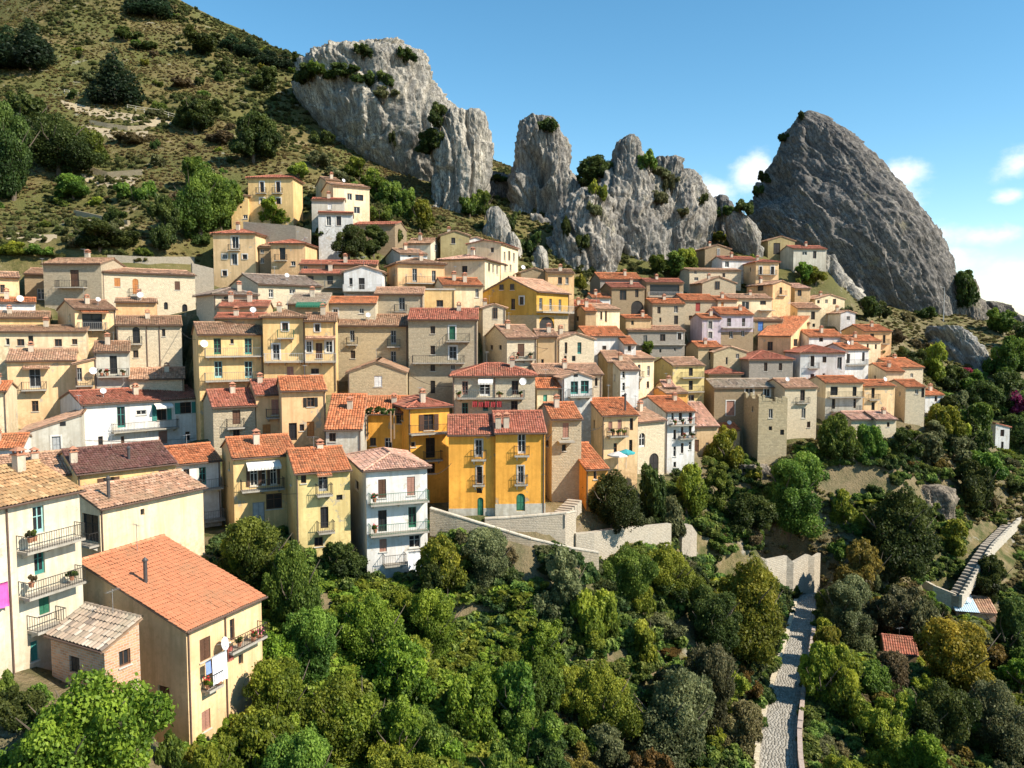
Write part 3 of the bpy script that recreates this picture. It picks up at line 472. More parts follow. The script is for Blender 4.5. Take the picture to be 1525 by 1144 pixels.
# ---------------------------------------------------------------- house geometry from the survey table
def dir2(u, v=500):
    p = ray(u, v, 1.0); return p.x
def hit_t(C, e, u, v):
    """distance along the horizontal line C + t e at which it crosses pixel column u"""
    k = dir2(u, v); den = e[0] - k * e[1]
    return (k * C[1] - C[0]) / den if abs(den) > 1e-6 else None
def solve(h):
    C = ray(h['xm'], h['ye'], h['d']); a = h['a']; xl, xr = h['xl'], h['xr']; D = h.get('D', 7.0); E = h.get('E')
    def ends(a):
        r = (math.cos(a), math.sin(a)); l = (-math.sin(a), math.cos(a)); return r, l
    if a is None:
        best = None
        for k in range(2, 89):
            aa = R(k); r, l = ends(aa)
            if E: p = (C.x + r[0] * E, C.y + r[1] * E); tgt = xr
            else: p = (C.x + l[0] * D, C.y + l[1] * D); tgt = xl
            q = proj((p[0], p[1], C.z))[0]; e = abs(q - tgt)
            if best is None or e < best[0]: best = (e, aa)
        a = best[1]
    else: a = R(a)
    r, l = ends(a)
    LR = E if E else (hit_t(C, r, xr, h['ye']) if xr is not None else D)
    LL = hit_t(C, l, xl, h['ye']) if xl is not None else D
    if LR is None or LR < 1.5 or LR > 40: LR = min(max(LR or D, 3), 16) if (LR and LR > 0) else D
    if LL is None or LL < 1.5 or LL > 22: LL = D
    if 'D' in h: LL = D
    zb = ray(h['xm'], h['yb'], h['d']).z
    h.update(C=C, ar=a, r=r, l=l, LR=LR, LL=LL, zb=zb, H=C.z - zb)
    return h

# ---------------------------------------------------------------- terrain from surveyed ground points
def terrain_points():
    P = []
    for h in HOUSES:
        C, r, l, LR, LL, zb = (h[k] for k in ('C', 'r', 'l', 'LR', 'LL', 'zb'))
        for (s, t) in ((0, 0), (1, 0), (0, 1), (0.5, 0.35)):
            P.append((C.x + r[0] * LR * s + l[0] * LL * t, C.y + r[1] * LR * s + l[1] * LL * t, zb - 0.3))
    for (u, v, d) in GROUND_PX:
        p = ray(u, v, d); P.append((p.x, p.y, p.z))
    P += GROUND_W
    P += [(x, y, z - 0.05) for (x, y, z) in ROAD]
    return np.array(P, float)
def rbf_fit(P):
    n = len(P); d = np.sqrt(((P[:, None, :2] - P[None, :, :2]) ** 2).sum(2) + 4.0)
    A = np.zeros((n + 3, n + 3)); A[:n, :n] = -d - np.eye(n) * 0.0 ; A[:n, :n] += np.eye(n) * 1.2
    Q = np.c_[np.ones(n), P[:, :2]]; A[:n, n:] = Q; A[n:, :n] = Q.T
    return np.linalg.solve(A, np.r_[P[:, 2], 0, 0, 0])
def rbf_eval(P, w, X, Y):
    n = len(P); out = np.zeros(X.size); xs = X.ravel(); ys = Y.ravel()
    for i in range(0, xs.size, 20000):
        x = xs[i:i + 20000]; y = ys[i:i + 20000]
        d = np.sqrt((x[:, None] - P[None, :, 0]) ** 2 + (y[:, None] - P[None, :, 1]) ** 2 + 4.0)
        out[i:i + 20000] = -d @ w[:n] + w[n] + w[n + 1] * x + w[n + 2] * y
    return out.reshape(X.shape)
def axis(a, b, step, far):
    inner = np.arange(a, b + 1e-6, step); lo, hi = [], []
    s = step; x = a
    while x > -far: s *= 1.22; x -= s; lo.append(x)
    s = step; x = b
    while x < far: s *= 1.22; x += s; hi.append(x)
    return np.array(lo[::-1] + list(inner) + hi)
def seg_dist(X, Y, pts):
    best = np.full(X.shape, 1e9); zz = np.zeros(X.shape)
    for (a, b) in zip(pts[:-1], pts[1:]):
        dx, dy = b[0] - a[0], b[1] - a[1]; L2 = dx * dx + dy * dy + 1e-9
        t = np.clip(((X - a[0]) * dx + (Y - a[1]) * dy) / L2, 0, 1)
        d = np.hypot(X - a[0] - t * dx, Y - a[1] - t * dy); m = d < best
        best = np.where(m, d, best); zz = np.where(m, a[2] + t * (b[2] - a[2]), zz)
    return best, zz
def make_terrain():
    P = terrain_points(); w = rbf_fit(P)
    gx = axis(-150, 200, 1.25, 9000); gy = axis(20, 330, 1.25, 9000)
    X, Y = np.meshgrid(gx, gy)
    Zi = rbf_eval(P, w, np.clip(X, -175, 225), np.clip(Y, 10, 350))
    out = np.maximum(np.maximum(-150 - X, X - 200), np.maximum(20 - Y, Y - 330)); out = np.maximum(out, 0)
    g = -75 + 55 * np.clip(out / 1500, 0, 1) * (fbm(X * 0.0011, Y * 0.0011, X * 0, 4) + 0.55) + 45 * np.clip((out - 1500) / 4000, 0, 1) * (fbm(X * 0.0004, Y * 0.0004, X * 0 + 3, 3) + 0.6)
    k = np.clip(out / 220, 0, 1); k = k * k * (3 - 2 * k)
    Z = Zi * (1 - k) + g * k
    Z = Z + 0.55 * fbm(X * 0.13, Y * 0.13, X * 0, 4) * (1 - k) + 0.9 * np.clip((Zi - 12) / 20, 0, 1) * fbm(X * 0.06, Y * 0.06, X * 0 + 9, 3) * (1 - k)
    for h in HOUSES:
        C, r, l, LR, LL, zb = (h[q] for q in ('C', 'r', 'l', 'LR', 'LL', 'zb'))
        dx, dy = X - C.x, Y - C.y; lx = dx * r[0] + dy * r[1]; ly = dx * l[0] + dy * l[1]
        fr = h.get('front', 4.6)
        m = (lx > -fr) & (lx < LR + 0.8) & (ly > -fr) & (ly < LL - 0.3)
        Z = np.where(m, np.minimum(Z, zb - 0.02), Z)
    for (pl, wd) in CARVE:                                   # ground kept below the foot of the walls, on their valley side
        pts = [tuple(ray(*q)) for q in pl]; dd, zf = seg_dist(X, Y, pts); yl = np.interp(X, [p[0] for p in pts], [p[1] for p in pts])
        m = (dd < wd) & (Y < yl) & (X > pts[0][0] - .5) & (X < pts[-1][0] + .5); Z = np.where(m, np.minimum(Z, zf), Z)
    d, zz = seg_dist(X, Y, ROAD); kk = np.clip((d - 2.5) / 2.0, 0, 1)
    Z = np.where(d < 4.5, (zz - 0.12) * (1 - kk) + np.where(kk < 1, Z, Z) * kk, Z)
    ny, nx = X.shape; V = np.c_[X.ravel(), Y.ravel(), Z.ravel()]
    idx = np.arange(ny * nx).reshape(ny, nx)
    Q = np.c_[idx[:-1, :-1].ravel(), idx[:-1, 1:].ravel(), idx[1:, 1:].ravel(), idx[1:, :-1].ravel()]
    me = mesh_np('ground', V, Q); o = link('ground', me, ground_mat(), None, True); tag(o, kind='structure')
    return gx, gy, Z
def ground_z(x, y):
    i = int(np.clip(np.searchsorted(TX, x) - 1, 0, len(TX) - 2)); j = int(np.clip(np.searchsorted(TY, y) - 1, 0, len(TY) - 2))
    a = (x - TX[i]) / (TX[i + 1] - TX[i]); b = (y - TY[j]) / (TY[j + 1] - TY[j])
    return (TZ[j, i] * (1 - a) + TZ[j, i + 1] * a) * (1 - b) + (TZ[j + 1, i] * (1 - a) + TZ[j + 1, i + 1] * a) * b
def ground_hit(u, v, d0=25.0, d1=420.0):
    """where the sight line through a pixel meets the ground"""
    d = d0
    while d < d1:
        p = ray(u, v, d)
        if p.z < ground_z(p.x, p.y): return Vector((p.x, p.y, ground_z(p.x, p.y)))
        d += 0.6
    return None
def ground_mat():
    t = NT('hillside_soil'); w = t.pos(); n1 = t.noise(w, 0.05, 6, 0.62); n2 = t.noise(w, 0.4, 6, 0.68); n3 = t.noise(w, 3.2, 5, 0.7)
    geo = t.n('ShaderNodeNewGeometry'); sx = t.n('ShaderNodeSeparateXYZ'); t.l(geo.outputs['Position'], sx.inputs[0])
    grass = t.mix(t.ramp(n2, [(0.36, 0.0), (0.62, 1.0)]), (0.085, 0.08, 0.026), (0.20, 0.155, 0.068))
    grass = t.mix(t.ramp(n1, [(0.42, 0.0), (0.58, 1.0)]), grass, t.mix(n3, (0.07, 0.082, 0.025), (0.155, 0.145, 0.05)))
    earth = t.mix(n3, (0.155, 0.118, 0.078), (0.36, 0.29, 0.205))
    low = t.mix(t.ramp(n2, [(0.40, 0.0), (0.60, 1.0)]), (0.075, 0.085, 0.03), (0.21, 0.165, 0.085))
    low = t.mix(t.ramp(n1, [(0.44, 0.0), (0.54, 0.5)]), low, (0.20, 0.155, 0.10))
    hf = t.math('MULTIPLY_ADD', sx.outputs[2], 1 / 16.0, 0.2, True)
    col = t.mix(hf, low, grass)
    col = t.mix(t.ramp(n2, [(0.60, 0.0), (0.70, 0.85)]), col, earth)
    col = t.mix(t.ramp(t.noise(w, 0.22, 5, 0.7), [(0.62, 0.0), (0.72, 0.8)]), col, (0.36, 0.33, 0.28))
    h = t.math('ADD', t.math('MULTIPLY', n2, 1.0), t.math('MULTIPLY', n3, 0.35))
    t.bsdf(col, 0.97, t.bump(h, 1.0, 0.5), 0.1); return t.m

# ---------------------------------------------------------------- roofs
def roof_planes(ty, LR, LL, H, p, o, so):
    tp, cp, sp = math.tan(p), math.cos(p), math.sin(p); z0 = H - o * tp; P = []
    V = Vector
    if ty == 'gr':
        run = (LL / 2 + o) / cp
        P.append((V((-so, -o, z0)), V((1, 0, 0)), V((0, cp, sp)), LR + 2 * so, run, 0)); P.append((V((LR + so, LL + o, z0)), V((-1, 0, 0)), V((0, -cp, sp)), LR + 2 * so, run, 0))
    elif ty == 'gl':
        run = (LR / 2 + o) / cp
        P.append((V((-o, LL + so, z0)), V((0, -1, 0)), V((cp, 0, sp)), LL + 2 * so, run, 0)); P.append((V((LR + o, -so, z0)), V((0, 1, 0)), V((-cp, 0, sp)), LL + 2 * so, run, 0))
    elif ty == 'sr': P.append((V((-so, -o, z0)), V((1, 0, 0)), V((0, cp, sp)), LR + 2 * so, (LL + 1.5 * o) / cp, 0))
    elif ty == 'sl': P.append((V((-o, LL + so, z0)), V((0, -1, 0)), V((cp, 0, sp)), LL + 2 * so, (LR + 1.5 * o) / cp, 0))
    elif ty == 'sq': P.append((V((LR + o, -so, z0)), V((0, 1, 0)), V((-cp, 0, sp)), LL + 2 * so, (LR + 1.5 * o) / cp, 0))
    elif ty == 'h':
        m = min(LR, LL) / 2 + o; run = m / cp
        for (a, e, U, ln) in ((V((-o, -o, z0)), V((1, 0, 0)), V((0, cp, sp)), LR + 2 * o), (V((LR + o, LL + o, z0)), V((-1, 0, 0)), V((0, -cp, sp)), LR + 2 * o),
                              (V((-o, LL + o, z0)), V((0, -1, 0)), V((cp, 0, sp)), LL + 2 * o), (V((LR + o, -o, z0)), V((0, 1, 0)), V((-cp, 0, sp)), LL + 2 * o)):
            P.append((a, e, U, ln, run, m))
    return P
def tile_mesh(planes, tw, tl, seed, caps, var=.25):
    rng = np.random.default_rng(seed); VV, QQ, TT = [], [], []; base = 0
    for (P0, e, U, ln, run, ins) in planes:
        nc = max(2, int(round(ln / tw))); nr = max(2, int(round(run / tl))); w = ln / nc; q = run / nr
        I, J = np.meshgrid(np.arange(nc), np.arange(nr), indexing='ij'); I = I.ravel(); J = J.ravel()
        if ins > 0:
            sm = (I + 0.5) * w; lim = np.minimum(sm, ln - sm) / ins * run
            k = (J + 0.35) * q < lim; I = I[k]; J = J[k]
        n = len(I); N = U.cross(e) * -1.0
        if N.z < 0: N = -N
        Pn, En, Un, Nn = (np.array(x) for x in (P0, e, U, N))
        prof = ((0.0, 0.012), (0.22, 0.055), (0.5, 0.085), (0.78, 0.055), (1.0, 0.012))
        off = rng.normal(0, 0.010, n); sk = rng.normal(0, 0.02, n) * w
        V = np.zeros((n, 10, 3))
        sag = -.05 * np.sin(np.pi * (I + .5) / nc) * np.sin(np.pi * np.minimum(1, (J + .5) / nr)) + .022 * np.sin(I * .37 + seed) * np.sin(J * .5 + seed * 2.0)
        off = off + sag
        for a_, (s, h) in enumerate(prof):
            hh = h * tw / 0.24
            for b_ in (0, 1):
                ss = (I + s) * w + sk; tt = (J + b_ * 1.08) * q
                V[:, b_ * 5 + a_] = Pn + En * ss[:, None] + Un * np.minimum(tt, run)[:, None] + Nn * (hh + off + (0.045 if b_ == 0 else 0.0))[:, None]
        f = np.array([[a_, a_ + 1, a_ + 6, a_ + 5] for a_ in range(4)])
        QQ.append((base + (np.arange(n) * 10)[:, None, None] + f[None]).reshape(-1, 4)); VV.append(V.reshape(-1, 3))
        tint = np.clip(rng.normal(0.5, var, n) + (rng.random(n) < 0.06 * (var > .1)) * rng.choice([-0.35, 0.4], n), 0, 1); TT.append(np.repeat(tint, 10)); base += n * 10
    for (a, b) in caps:                                    # ridge and hip tiles
        a = np.array(a); b = np.array(b); L = np.linalg.norm(b - a)
        if L < 0.3: continue
        d = (b - a) / L; s = np.cross(d, (0, 0, 1)); s = s / (np.linalg.norm(s) + 1e-9); up = np.cross(s, d); m = max(2, int(L / 0.42))
        for k in range(m):
            V = []
            for b_ in (0, 1):
                r = 0.15 if b_ == 0 else 0.12
                for an in (0, 45, 90, 135, 180): V.append(a + d * (k + b_ * 1.05) * L / m + s * r * math.cos(R(an)) + up * (r * math.sin(R(an)) - 0.0))
            VV.append(np.array(V)); QQ.append(base + f); TT.append(np.full(10, np.clip(rng.normal(0.55, 0.15), 0, 1))); base += 10
    return mesh_np('roof_tiles', np.concatenate(VV), np.concatenate(QQ), {'tint': np.concatenate(TT)})
def roof_caps(ty, LR, LL, H, p, o, so):
    tp = math.tan(p); c = 0.05
    if ty == 'gr': z = H + LL / 2 * tp + c; return [((-so, LL / 2, z), (LR + so, LL / 2, z))]
    if ty == 'gl': z = H + LR / 2 * tp + c; return [((LR / 2, -so, z), (LR / 2, LL + so, z))]
    if ty == 'h':
        m = min(LR, LL) / 2; z = H + m * tp + c; z0 = H - o * tp + c
        a, b = ((m, LL / 2, z), (LR - m, LL / 2, z)) if LR >= LL else ((LR / 2, m, z), (LR / 2, LL - m, z))
        q = (a, b, b, a) if LR >= LL else (a, a, b, b)
        return [(a, b), ((-o, -o, z0), q[0]), ((LR + o, -o, z0), q[1]), ((LR + o, LL + o, z0), q[2]), ((-o, LL + o, z0), q[3])]
    if ty == 'sr': return [((-so, LL + o * .4, H + LL * tp + c), (LR + so, LL + o * .4, H + LL * tp + c))]
    if ty == 'sl': return [((LR + o * .4, -so, H + LR * tp + c), (LR + o * .4, LL + so, H + LR * tp + c))]
    if ty == 'sq': return [((-o * .4, -so, H + LR * tp + c), (-o * .4, LL + so, H + LR * tp + c))]
    return []
def gable_z(h, face, t):
    """top of the wall at distance t along a face"""
    ty, p, H, LR, LL = h['rt'], h['pitch'], h['H'], h['LR'], h['LL']; tp = math.tan(p)
    if ty == 'gr' and face == 'L': return H + min(t, LL - t) * tp
    if ty == 'gl' and face == 'R': return H + min(t, LR - t) * tp
    if ty == 'sr' and face == 'L': return H + t * tp
    if ty == 'sl' and face == 'R': return H + t * tp
    if ty == 'sq' and face == 'R': return H + (LR - t) * tp
    return H
def FP(face):
    if face == 'R': return lambda t, out, z: (t, -out, z)
    return lambda t, out, z: (-out, t, z)
def fbox(mb, P, t0, t1, o0, o1, z0, z1):
    return mb.hexa([P(t0, o1, z0), P(t1, o1, z0), P(t1, o0, z0), P(t0, o0, z0), P(t0, o1, z1), P(t1, o1, z1), P(t1, o0, z1), P(t0, o0, z1)])

def add_window(h, root, face, t0, t1, z0, z1, ty, opt, deep):
    P = FP(face); A = -0.20 if deep else 0.03; far = h['d'] > 128
    shc = SHUT.get(opt.get('c', ''), None); w = t1 - t0; hh = z1 - z0
    if ty == 'v':
        m = MB(); m.poly([P(t0, A, z0), P(t1, A, z0), P(t1, A, z1), P(t0, A, z1)]); m.build('vent', pane_dark(), root); return  # dark sheet in the recess stands in for the shade inside the hole
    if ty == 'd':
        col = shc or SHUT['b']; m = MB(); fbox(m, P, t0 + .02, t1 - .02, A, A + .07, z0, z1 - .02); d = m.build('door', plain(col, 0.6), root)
        m = MB(); tm = (t0 + t1) / 2
        for (a, b) in ((t0 + .1, tm - .04), (tm + .04, t1 - .1)):
            for (c, e) in ((z0 + .15, z0 + hh * .42), (z0 + hh * .48, z1 - .15)):
                if b - a > .08: fbox(m, P, a, b, A + .07, A + .095, c, e)
        if m.v: m.build('door_panel', plain(mul(col, 1.25), 0.6), d)
    else:
        fc = shc if (ty == 'f' and shc) else ((0.62, 0.60, 0.55) if (int(t0 * 37 + len(h['label']) * 7) % 5 > 2) else (0.11, 0.06, 0.035))
        b = min(0.08, w * 0.12); m = MB()
        fbox(m, P, t0, t0 + b, A, A + .06, z0, z1); fbox(m, P, t1 - b, t1, A, A + .06, z0, z1)
        fbox(m, P, t0 + b, t1 - b, A, A + .06, z0, z0 + b * (3 if ty == 'f' else 1)); fbox(m, P, t0 + b, t1 - b, A, A + .06, z1 - b, z1)
        if w > .55: tm = (t0 + t1) / 2; fbox(m, P, tm - b * .45, tm + b * .45, A, A + .055, z0 + b, z1 - b)
        if not far and hh > 1.0: zm = z0 + hh * .62; fbox(m, P, t0 + b, t1 - b, A, A + .05, zm - .025, zm + .025)
        win = m.build('window', plain(fc, 0.6), root)
        m = MB(); m.poly([P(t0, A + .02, z0), P(t1, A + .02, z0), P(t1, A + .02, z1), P(t0, A + .02, z1)]); m.build('pane', pane_dark(), win)
        if ty in ('s', 'o'):
            col = shc or SHUT['b']
            tm = (t0 + t1) / 2
            rng = [(t0 + .01, tm - .01), (tm + .01, t1 - .01)] if ty == 's' else [(t0 - w * .46, t0 - .02), (t1 + .02, t1 + w * .46)]
            oo = A + .075 if ty == 's' else 0.03
            for (a, c) in rng:
                m = MB(); fbox(m, P, a, c, oo, oo + .045, z0 + .01, z1 - .01)
                if not far:
                    k = max(3, int(hh / .22))
                    for i in range(k):
                        zz = z0 + .06 + (hh - .12) * i / k
                        fbox(m, P, a + .05, c - .05, oo + .045, oo + .065, zz, zz + (hh - .12) / k * .62)
                m.build('shutter', plain(col, 0.65), win)
        if not opt.get('nosill') and ty in ('w', 's', 'o') and h['d'] < 150:
            m = MB(); fbox(m, P, t0 - .08, t1 + .08, -0.19 if deep else 0.01, 0.09, z0 - .08, z0 - .003); m.build('sill', plain((0.55, 0.52, 0.46), 0.9), win)
    if opt.get('W') or opt.get('X'):
        b = 0.17 if opt.get('W') else .12; m = MB()
        fbox(m, P, t0 - b, t0 - .003, .002, .045, z0, z1 + b); fbox(m, P, t1 + .003, t1 + b, .002, .045, z0, z1 + b); fbox(m, P, t0 - .003, t1 + .003, .002, .04, z1 + .003, z1 + b)
        m.build('window_surround', plaster((0.74, 0.72, 0.68) if opt.get('W') else (0.50, 0.47, 0.42)), root)

def add_balcony(h, root, face, t0, t1, z, dep, col, rail=True):
    P = FP(face); m = MB(); fbox(m, P, t0, t1, -0.1, dep, z - .15, z)
    b = m.build('balcony', plaster((0.40, 0.37, 0.32)), root)
    if not rail: return b
    m = MB(); r = .02 if h['d'] < 95 else .026; zt = z + 0.98
    step = .16 if h['d'] < 95 else .24
    fbox(m, P, t0, t1, dep - .06, dep - .02, zt - .04, zt); fbox(m, P, t0, t1, dep - .055, dep - .025, z + .08, z + .11)
    for tt in (t0, t1 - .04):
        fbox(m, P, tt, tt + .04, 0, dep - .06, zt - .04, zt); fbox(m, P, tt, tt + .03, 0, dep - .06, z + .08, z + .11)
        k = max(2, int(dep / .22))
        for i in range(k): o = .04 + (dep - .12) * i / k; fbox(m, P, tt, tt + r, o, o + r, z + .11, zt - .04)
    n = max(2, int((t1 - t0) / step))
    for i in range(n + 1):
        x = t0 + (t1 - t0 - r) * i / n; fbox(m, P, x, x + r, dep - .05, dep - .05 + r, z, zt - .04)
    m.build('railing', plain(col, 0.5, 0.2), b)
    if h['d'] < 110 and (t1 - t0) > 1.0:
        for x in ([t0 + .2, t1 - .32] if t1 - t0 < 3 else [t0 + .3, (t0 + t1) / 2, t1 - .42]):
            m = MB(); m.hexa([P(x, 0, z - .55), P(x + .12, 0, z - .55), P(x + .12, -.05, z - .55), P(x, -.05, z - .55), P(x, dep * .8, z - .152), P(x + .12, dep * .8, z - .152), P(x + .12, -.05, z - .152), P(x, -.05, z - .152)])
            m.build('bracket', plaster((0.5, 0.48, 0.43)), b)
    return b

def chimney(root, x, y, z, hgt, kind, far):
    if kind == 'P':
        m = MB(); m.tube((x, y, z - .3), (x, y, z + hgt), .13, None, 8); m.tube((x, y, z + hgt), (x, y, z + hgt + .1), .2, .2, 8); m.tube((x, y, z + hgt + .1), (x, y, z + hgt + .28), .18, .02, 8)
        return m.build('flue_pipe', plain((0.09, 0.085, 0.085), 0.5, 0.3), root)
    s = .28; m = MB(); m.box(x - s, x + s, y - s, y + s, z - .6, z + hgt)
    c = m.build('chimney', plaster((0.56, 0.48, 0.38)), root)
    m = MB()
    m.box(x - s - .08, x + s + .08, y - s - .08, y + s + .08, z + hgt + .002, z + hgt + .09)
    for (i, j) in ((-1, -1), (1, -1), (1, 1), (-1, 1)): m.box(x + i * .2 - .05, x + i * .2 + .05, y + j * .2 - .05, y + j * .2 + .05, z + hgt + .09, z + hgt + .3)
    q = s + .1; zt = z + hgt + .3
    m.hexa([(x - q, y - q, zt), (x + q, y - q, zt), (x + q, y + q, zt), (x - q, y + q, zt), (x - .06, y - .06, zt + .22), (x + .06, y - .06, zt + .22), (x + .06, y + .06, zt + .22), (x - .06, y + .06, zt + .22)])
    m.build('chimney_cap', tiles_plain(), c); return c
def tiles_plain(): return plain((0.44, 0.2, 0.12), 0.9)

def dish(root, p, n, r=0.42):
    p = Vector(p); n = Vector(n).normalized(); u = n.orthogonal().normalized(); w = n.cross(u); V = []; Fc = []
    for k, (rr, dd) in enumerate(((0.02, 0), (r * .55, .05), (r, .14))):
        for i in range(12): t = i * math.pi / 6; V.append(tuple(p + u * rr * math.cos(t) + w * rr * math.sin(t) + n * dd))
    for k in (0, 1):
        for i in range(12): j = (i + 1) % 12; Fc.append((k * 12 + i, k * 12 + j, k * 12 + 12 + j, k * 12 + 12 + i))
    Fc.append(tuple(range(12))); m = MB(); m.v = V; m.f = Fc
    m.tube(p, p - n * .5, .03); m.tube(p + n * .1 - w * r, p + n * .45, .012); m.tube(p + n * .42, p + n * .52, .05)
    return m.build('satellite_dish', plain((0.75, 0.75, 0.74), 0.4), root)

def ray_local(h, u, v, planes):
    """where the sight line through a pixel meets a roof plane, in the house frame"""
    ca, sa = math.cos(h['ar']), math.sin(h['ar']); best = None
    o = -h['org']; o = Vector((o.x * ca + o.y * sa, -o.x * sa + o.y * ca, o.z))
    q = ray(u, v, 1.0); q = Vector((q.x * ca + q.y * sa, -q.x * sa + q.y * ca, q.z))
    for (P0, e, U, ln, run, ins) in planes:
        n = e.cross(U); den = n.dot(q)
        if abs(den) < 1e-6: continue
        t = n.dot(P0 - o) / den; p = o + q * t; s = (p - P0).dot(e); y = (p - P0).dot(U)
        if -0.6 < s < ln + 0.6 and -0.6 < y < run + 0.6 and t > 0 and (best is None or t < best[0]): best = (t, p)
    return best[1] if best else None

def build_house(h, idx):
    LR, LL, H = h['LR'], h['LL'], h['H']; C = h['C']; wm = wallmat(h['wall'])
    org = Vector((C.x, C.y, h['zb'])); h['org'] = org
    root = empty(h.get('name', 'house'), org, h['ar'], h['label'], h.get('cat', 'house'), h.get('group'))
    h['root'] = root
    rt, rc = h['roof'][:-1], h['roof'][-1]; h['rt'] = rt; p = R(h.get('pitch_deg', 17)); h['pitch'] = p
    o = h.get('over', 0.38); so = h.get('sover', 0.16)
    items = []; opens = {'R': [], 'L': []}
    for tok in h['dsl'].split(';'):
        q = tok.split()
        if not q: continue
        items.append(q)
    def loc(u, v, face):
        e = h['r'] if face == 'R' else h['l']; t = hit_t((C.x, C.y), e, u, v); L = LR if face == 'R' else LL
        t = min(max(t, 0.0), L) if t is not None else L / 2
        Y = C.y + e[1] * t; z = ray(u, v, Y).z - h['zb']; return t, z
    wins = []
    for q in items:
        k = q[0][0]
        if k in 'wsofdv':
            u0, u1, v0, v1 = map(float, q[1:5]); um = (u0 + u1) / 2; face = 'R' if um >= h['xm'] else 'L'; L = LR if face == 'R' else LL
            ta, _ = loc(u0, v0, face); tb, _ = loc(u1, v0, face); t0, t1 = min(ta, tb), max(ta, tb)
            _, z1 = loc(um, v0, face); _, z0 = loc(um, v1, face)
            t0 = max(t0, .12); t1 = min(t1, L - .12)
            if t1 - t0 < .35:
                c = min(max((t0 + t1) / 2, .4), L - .4); t0, t1 = c - .28, c + .28
            if z1 - z0 < .3: z0 = z1 - .5
            top = min(gable_z(h, face, t0), gable_z(h, face, t1)) - .12
            if z1 > top: z0 -= min(z1 - top, .6); z1 = top
            if z1 - z0 < .25: continue
            deep = z1 <= H + .001 and h['rt'] is not None
            opt = {'c': q[0][1] if len(q[0]) > 1 and q[0][1].islower() else '', 'W': 'W' in q[0], 'X': 'X' in q[0], 'A': 'A' in q[0], 'nosill': k == 'd' or k == 'f'}
            if deep: opens[face].append((t0, t1, z0, z1, opt['A']))
            wins.append((face, t0, t1, z0, z1, k, opt, deep))
    nL = abs(proj((C.x + h['l'][0] * LL, C.y + h['l'][1] * LL, C.z))[0] - h['xm']); rw = random.Random(idx * 13)
    if nL > 15 and h['xl'] is not None and h['xl'] < h['xm'] and not any(w[0] == 'L' for w in wins) and H > 3.2:      # side windows
        for k in range(1 if nL < 26 else 2):
            t0 = LL * rw.uniform(.2, .38) + k * LL * .4; z1 = H - rw.uniform(.7, 1.1); w = rw.uniform(.5, .75); hh = rw.uniform(.7, 1.1)
            opens['L'].append((t0, t0 + w, z1 - hh, z1, False)); wins.append(('L', t0, t0 + w, z1 - hh, z1, 'w', {'c': '', 'W': False, 'A': False}, True))
    # wall
    m = MB(); zb = -h.get('found', 7.0)
    for face, L in (('R', LR), ('L', LL)):
        P = FP(face); ops = opens[face]
        ts = sorted({0.0, L, *[x for a in ops for x in a[:2]]}); zs = sorted({zb, H, *[x for a in ops for x in a[2:4]]})
        for i in range(len(ts) - 1):
            for j in range(len(zs) - 1):
                tc, zc = (ts[i] + ts[i + 1]) / 2, (zs[j] + zs[j + 1]) / 2
                if any(a[0] < tc < a[1] and a[2] < zc < a[3] for a in ops): continue
                m.poly([P(ts[i], 0, zs[j]), P(ts[i + 1], 0, zs[j]), P(ts[i + 1], 0, zs[j + 1]), P(ts[i], 0, zs[j + 1])])
        for (a, b, c, e, arch) in ops:
            D = -.24
            for (x, y) in (((a, c), (b, c)), ((b, c), (b, e)), ((b, e), (a, e)), ((a, e), (a, c))):
                m.poly([P(x[0], 0, x[1]), P(y[0], 0, y[1]), P(y[0], D, y[1]), P(x[0], D, x[1])])
            if arch:
                r = (b - a) / 2; cx = (a + b) / 2; r2 = min(r, (e - c) * .6)
                for sgn in (-1, 1):
                    pts = [P(cx + sgn * r, 0.001, e)] + [P(cx + sgn * r * math.cos(R(t)), 0.001, e - r2 + r2 * math.sin(R(t))) for t in range(0, 91, 15)]
                    m.poly(pts)
    tp = math.tan(p)
    zr = H + LR * tp if rt == 'sq' else H; zR = H + LR * tp if rt == 'sl' else H; zB = H + LL * tp if rt == 'sr' else H
    m.poly([(LR, 0, zb), (LR, LL, zb), (LR, LL, zR), (LR, 0, zR)]); m.poly([(LR, LL, zb), (0, LL, zb), (0, LL, zB), (LR, LL, zB)])
    for x in (0, LR):
        if rt == 'gr': m.poly([(x, 0, H), (x, LL, H), (x, LL / 2, H + LL / 2 * tp)])
        if rt == 'sr': m.poly([(x, 0, H), (x, LL, H), (x, LL, H + LL * tp)])
    for y in (0, LL):
        if rt == 'gl': m.poly([(0, y, H), (LR, y, H), (LR / 2, y, H + LR / 2 * tp)])
        if rt == 'sl': m.poly([(0, y, H), (LR, y, H), (LR, y, H + LR * tp)])
        if rt == 'sq': m.poly([(0, y, H), (LR, y, H), (0, y, H + LR * tp)])
    if rt == 'sq': m.poly([(0, 0, H), (0, LL, H), (0, LL, zr), (0, 0, zr)])
    m.build('wall', wm, root)
    if h.get('plinth'):
        ph, pc = h['plinth']
        for face, L in (('R', LR), ('L', LL)):
            P = FP(face); t = -.04; m = MB()
            for (a, b, c, e, ar) in sorted(opens[face]) + [(L + .04, L + .04, 0, 0, 0)]:
                if c >= ph and a < L: continue
                if a - t > .05: fbox(m, P, t, a, .002, .045, -3.0, ph)
                if a < L and e < ph: fbox(m, P, a, b, .002, .045, e, ph)
                if a < L: fbox(m, P, a, b, .002, .045, -3.0, c)
                t = max(t, b)
            m.build('plinth', wallmat(pc), root)
    # roof
    planes = roof_planes(rt, LR, LL, H, p, o, so) if rt != 'f' else []
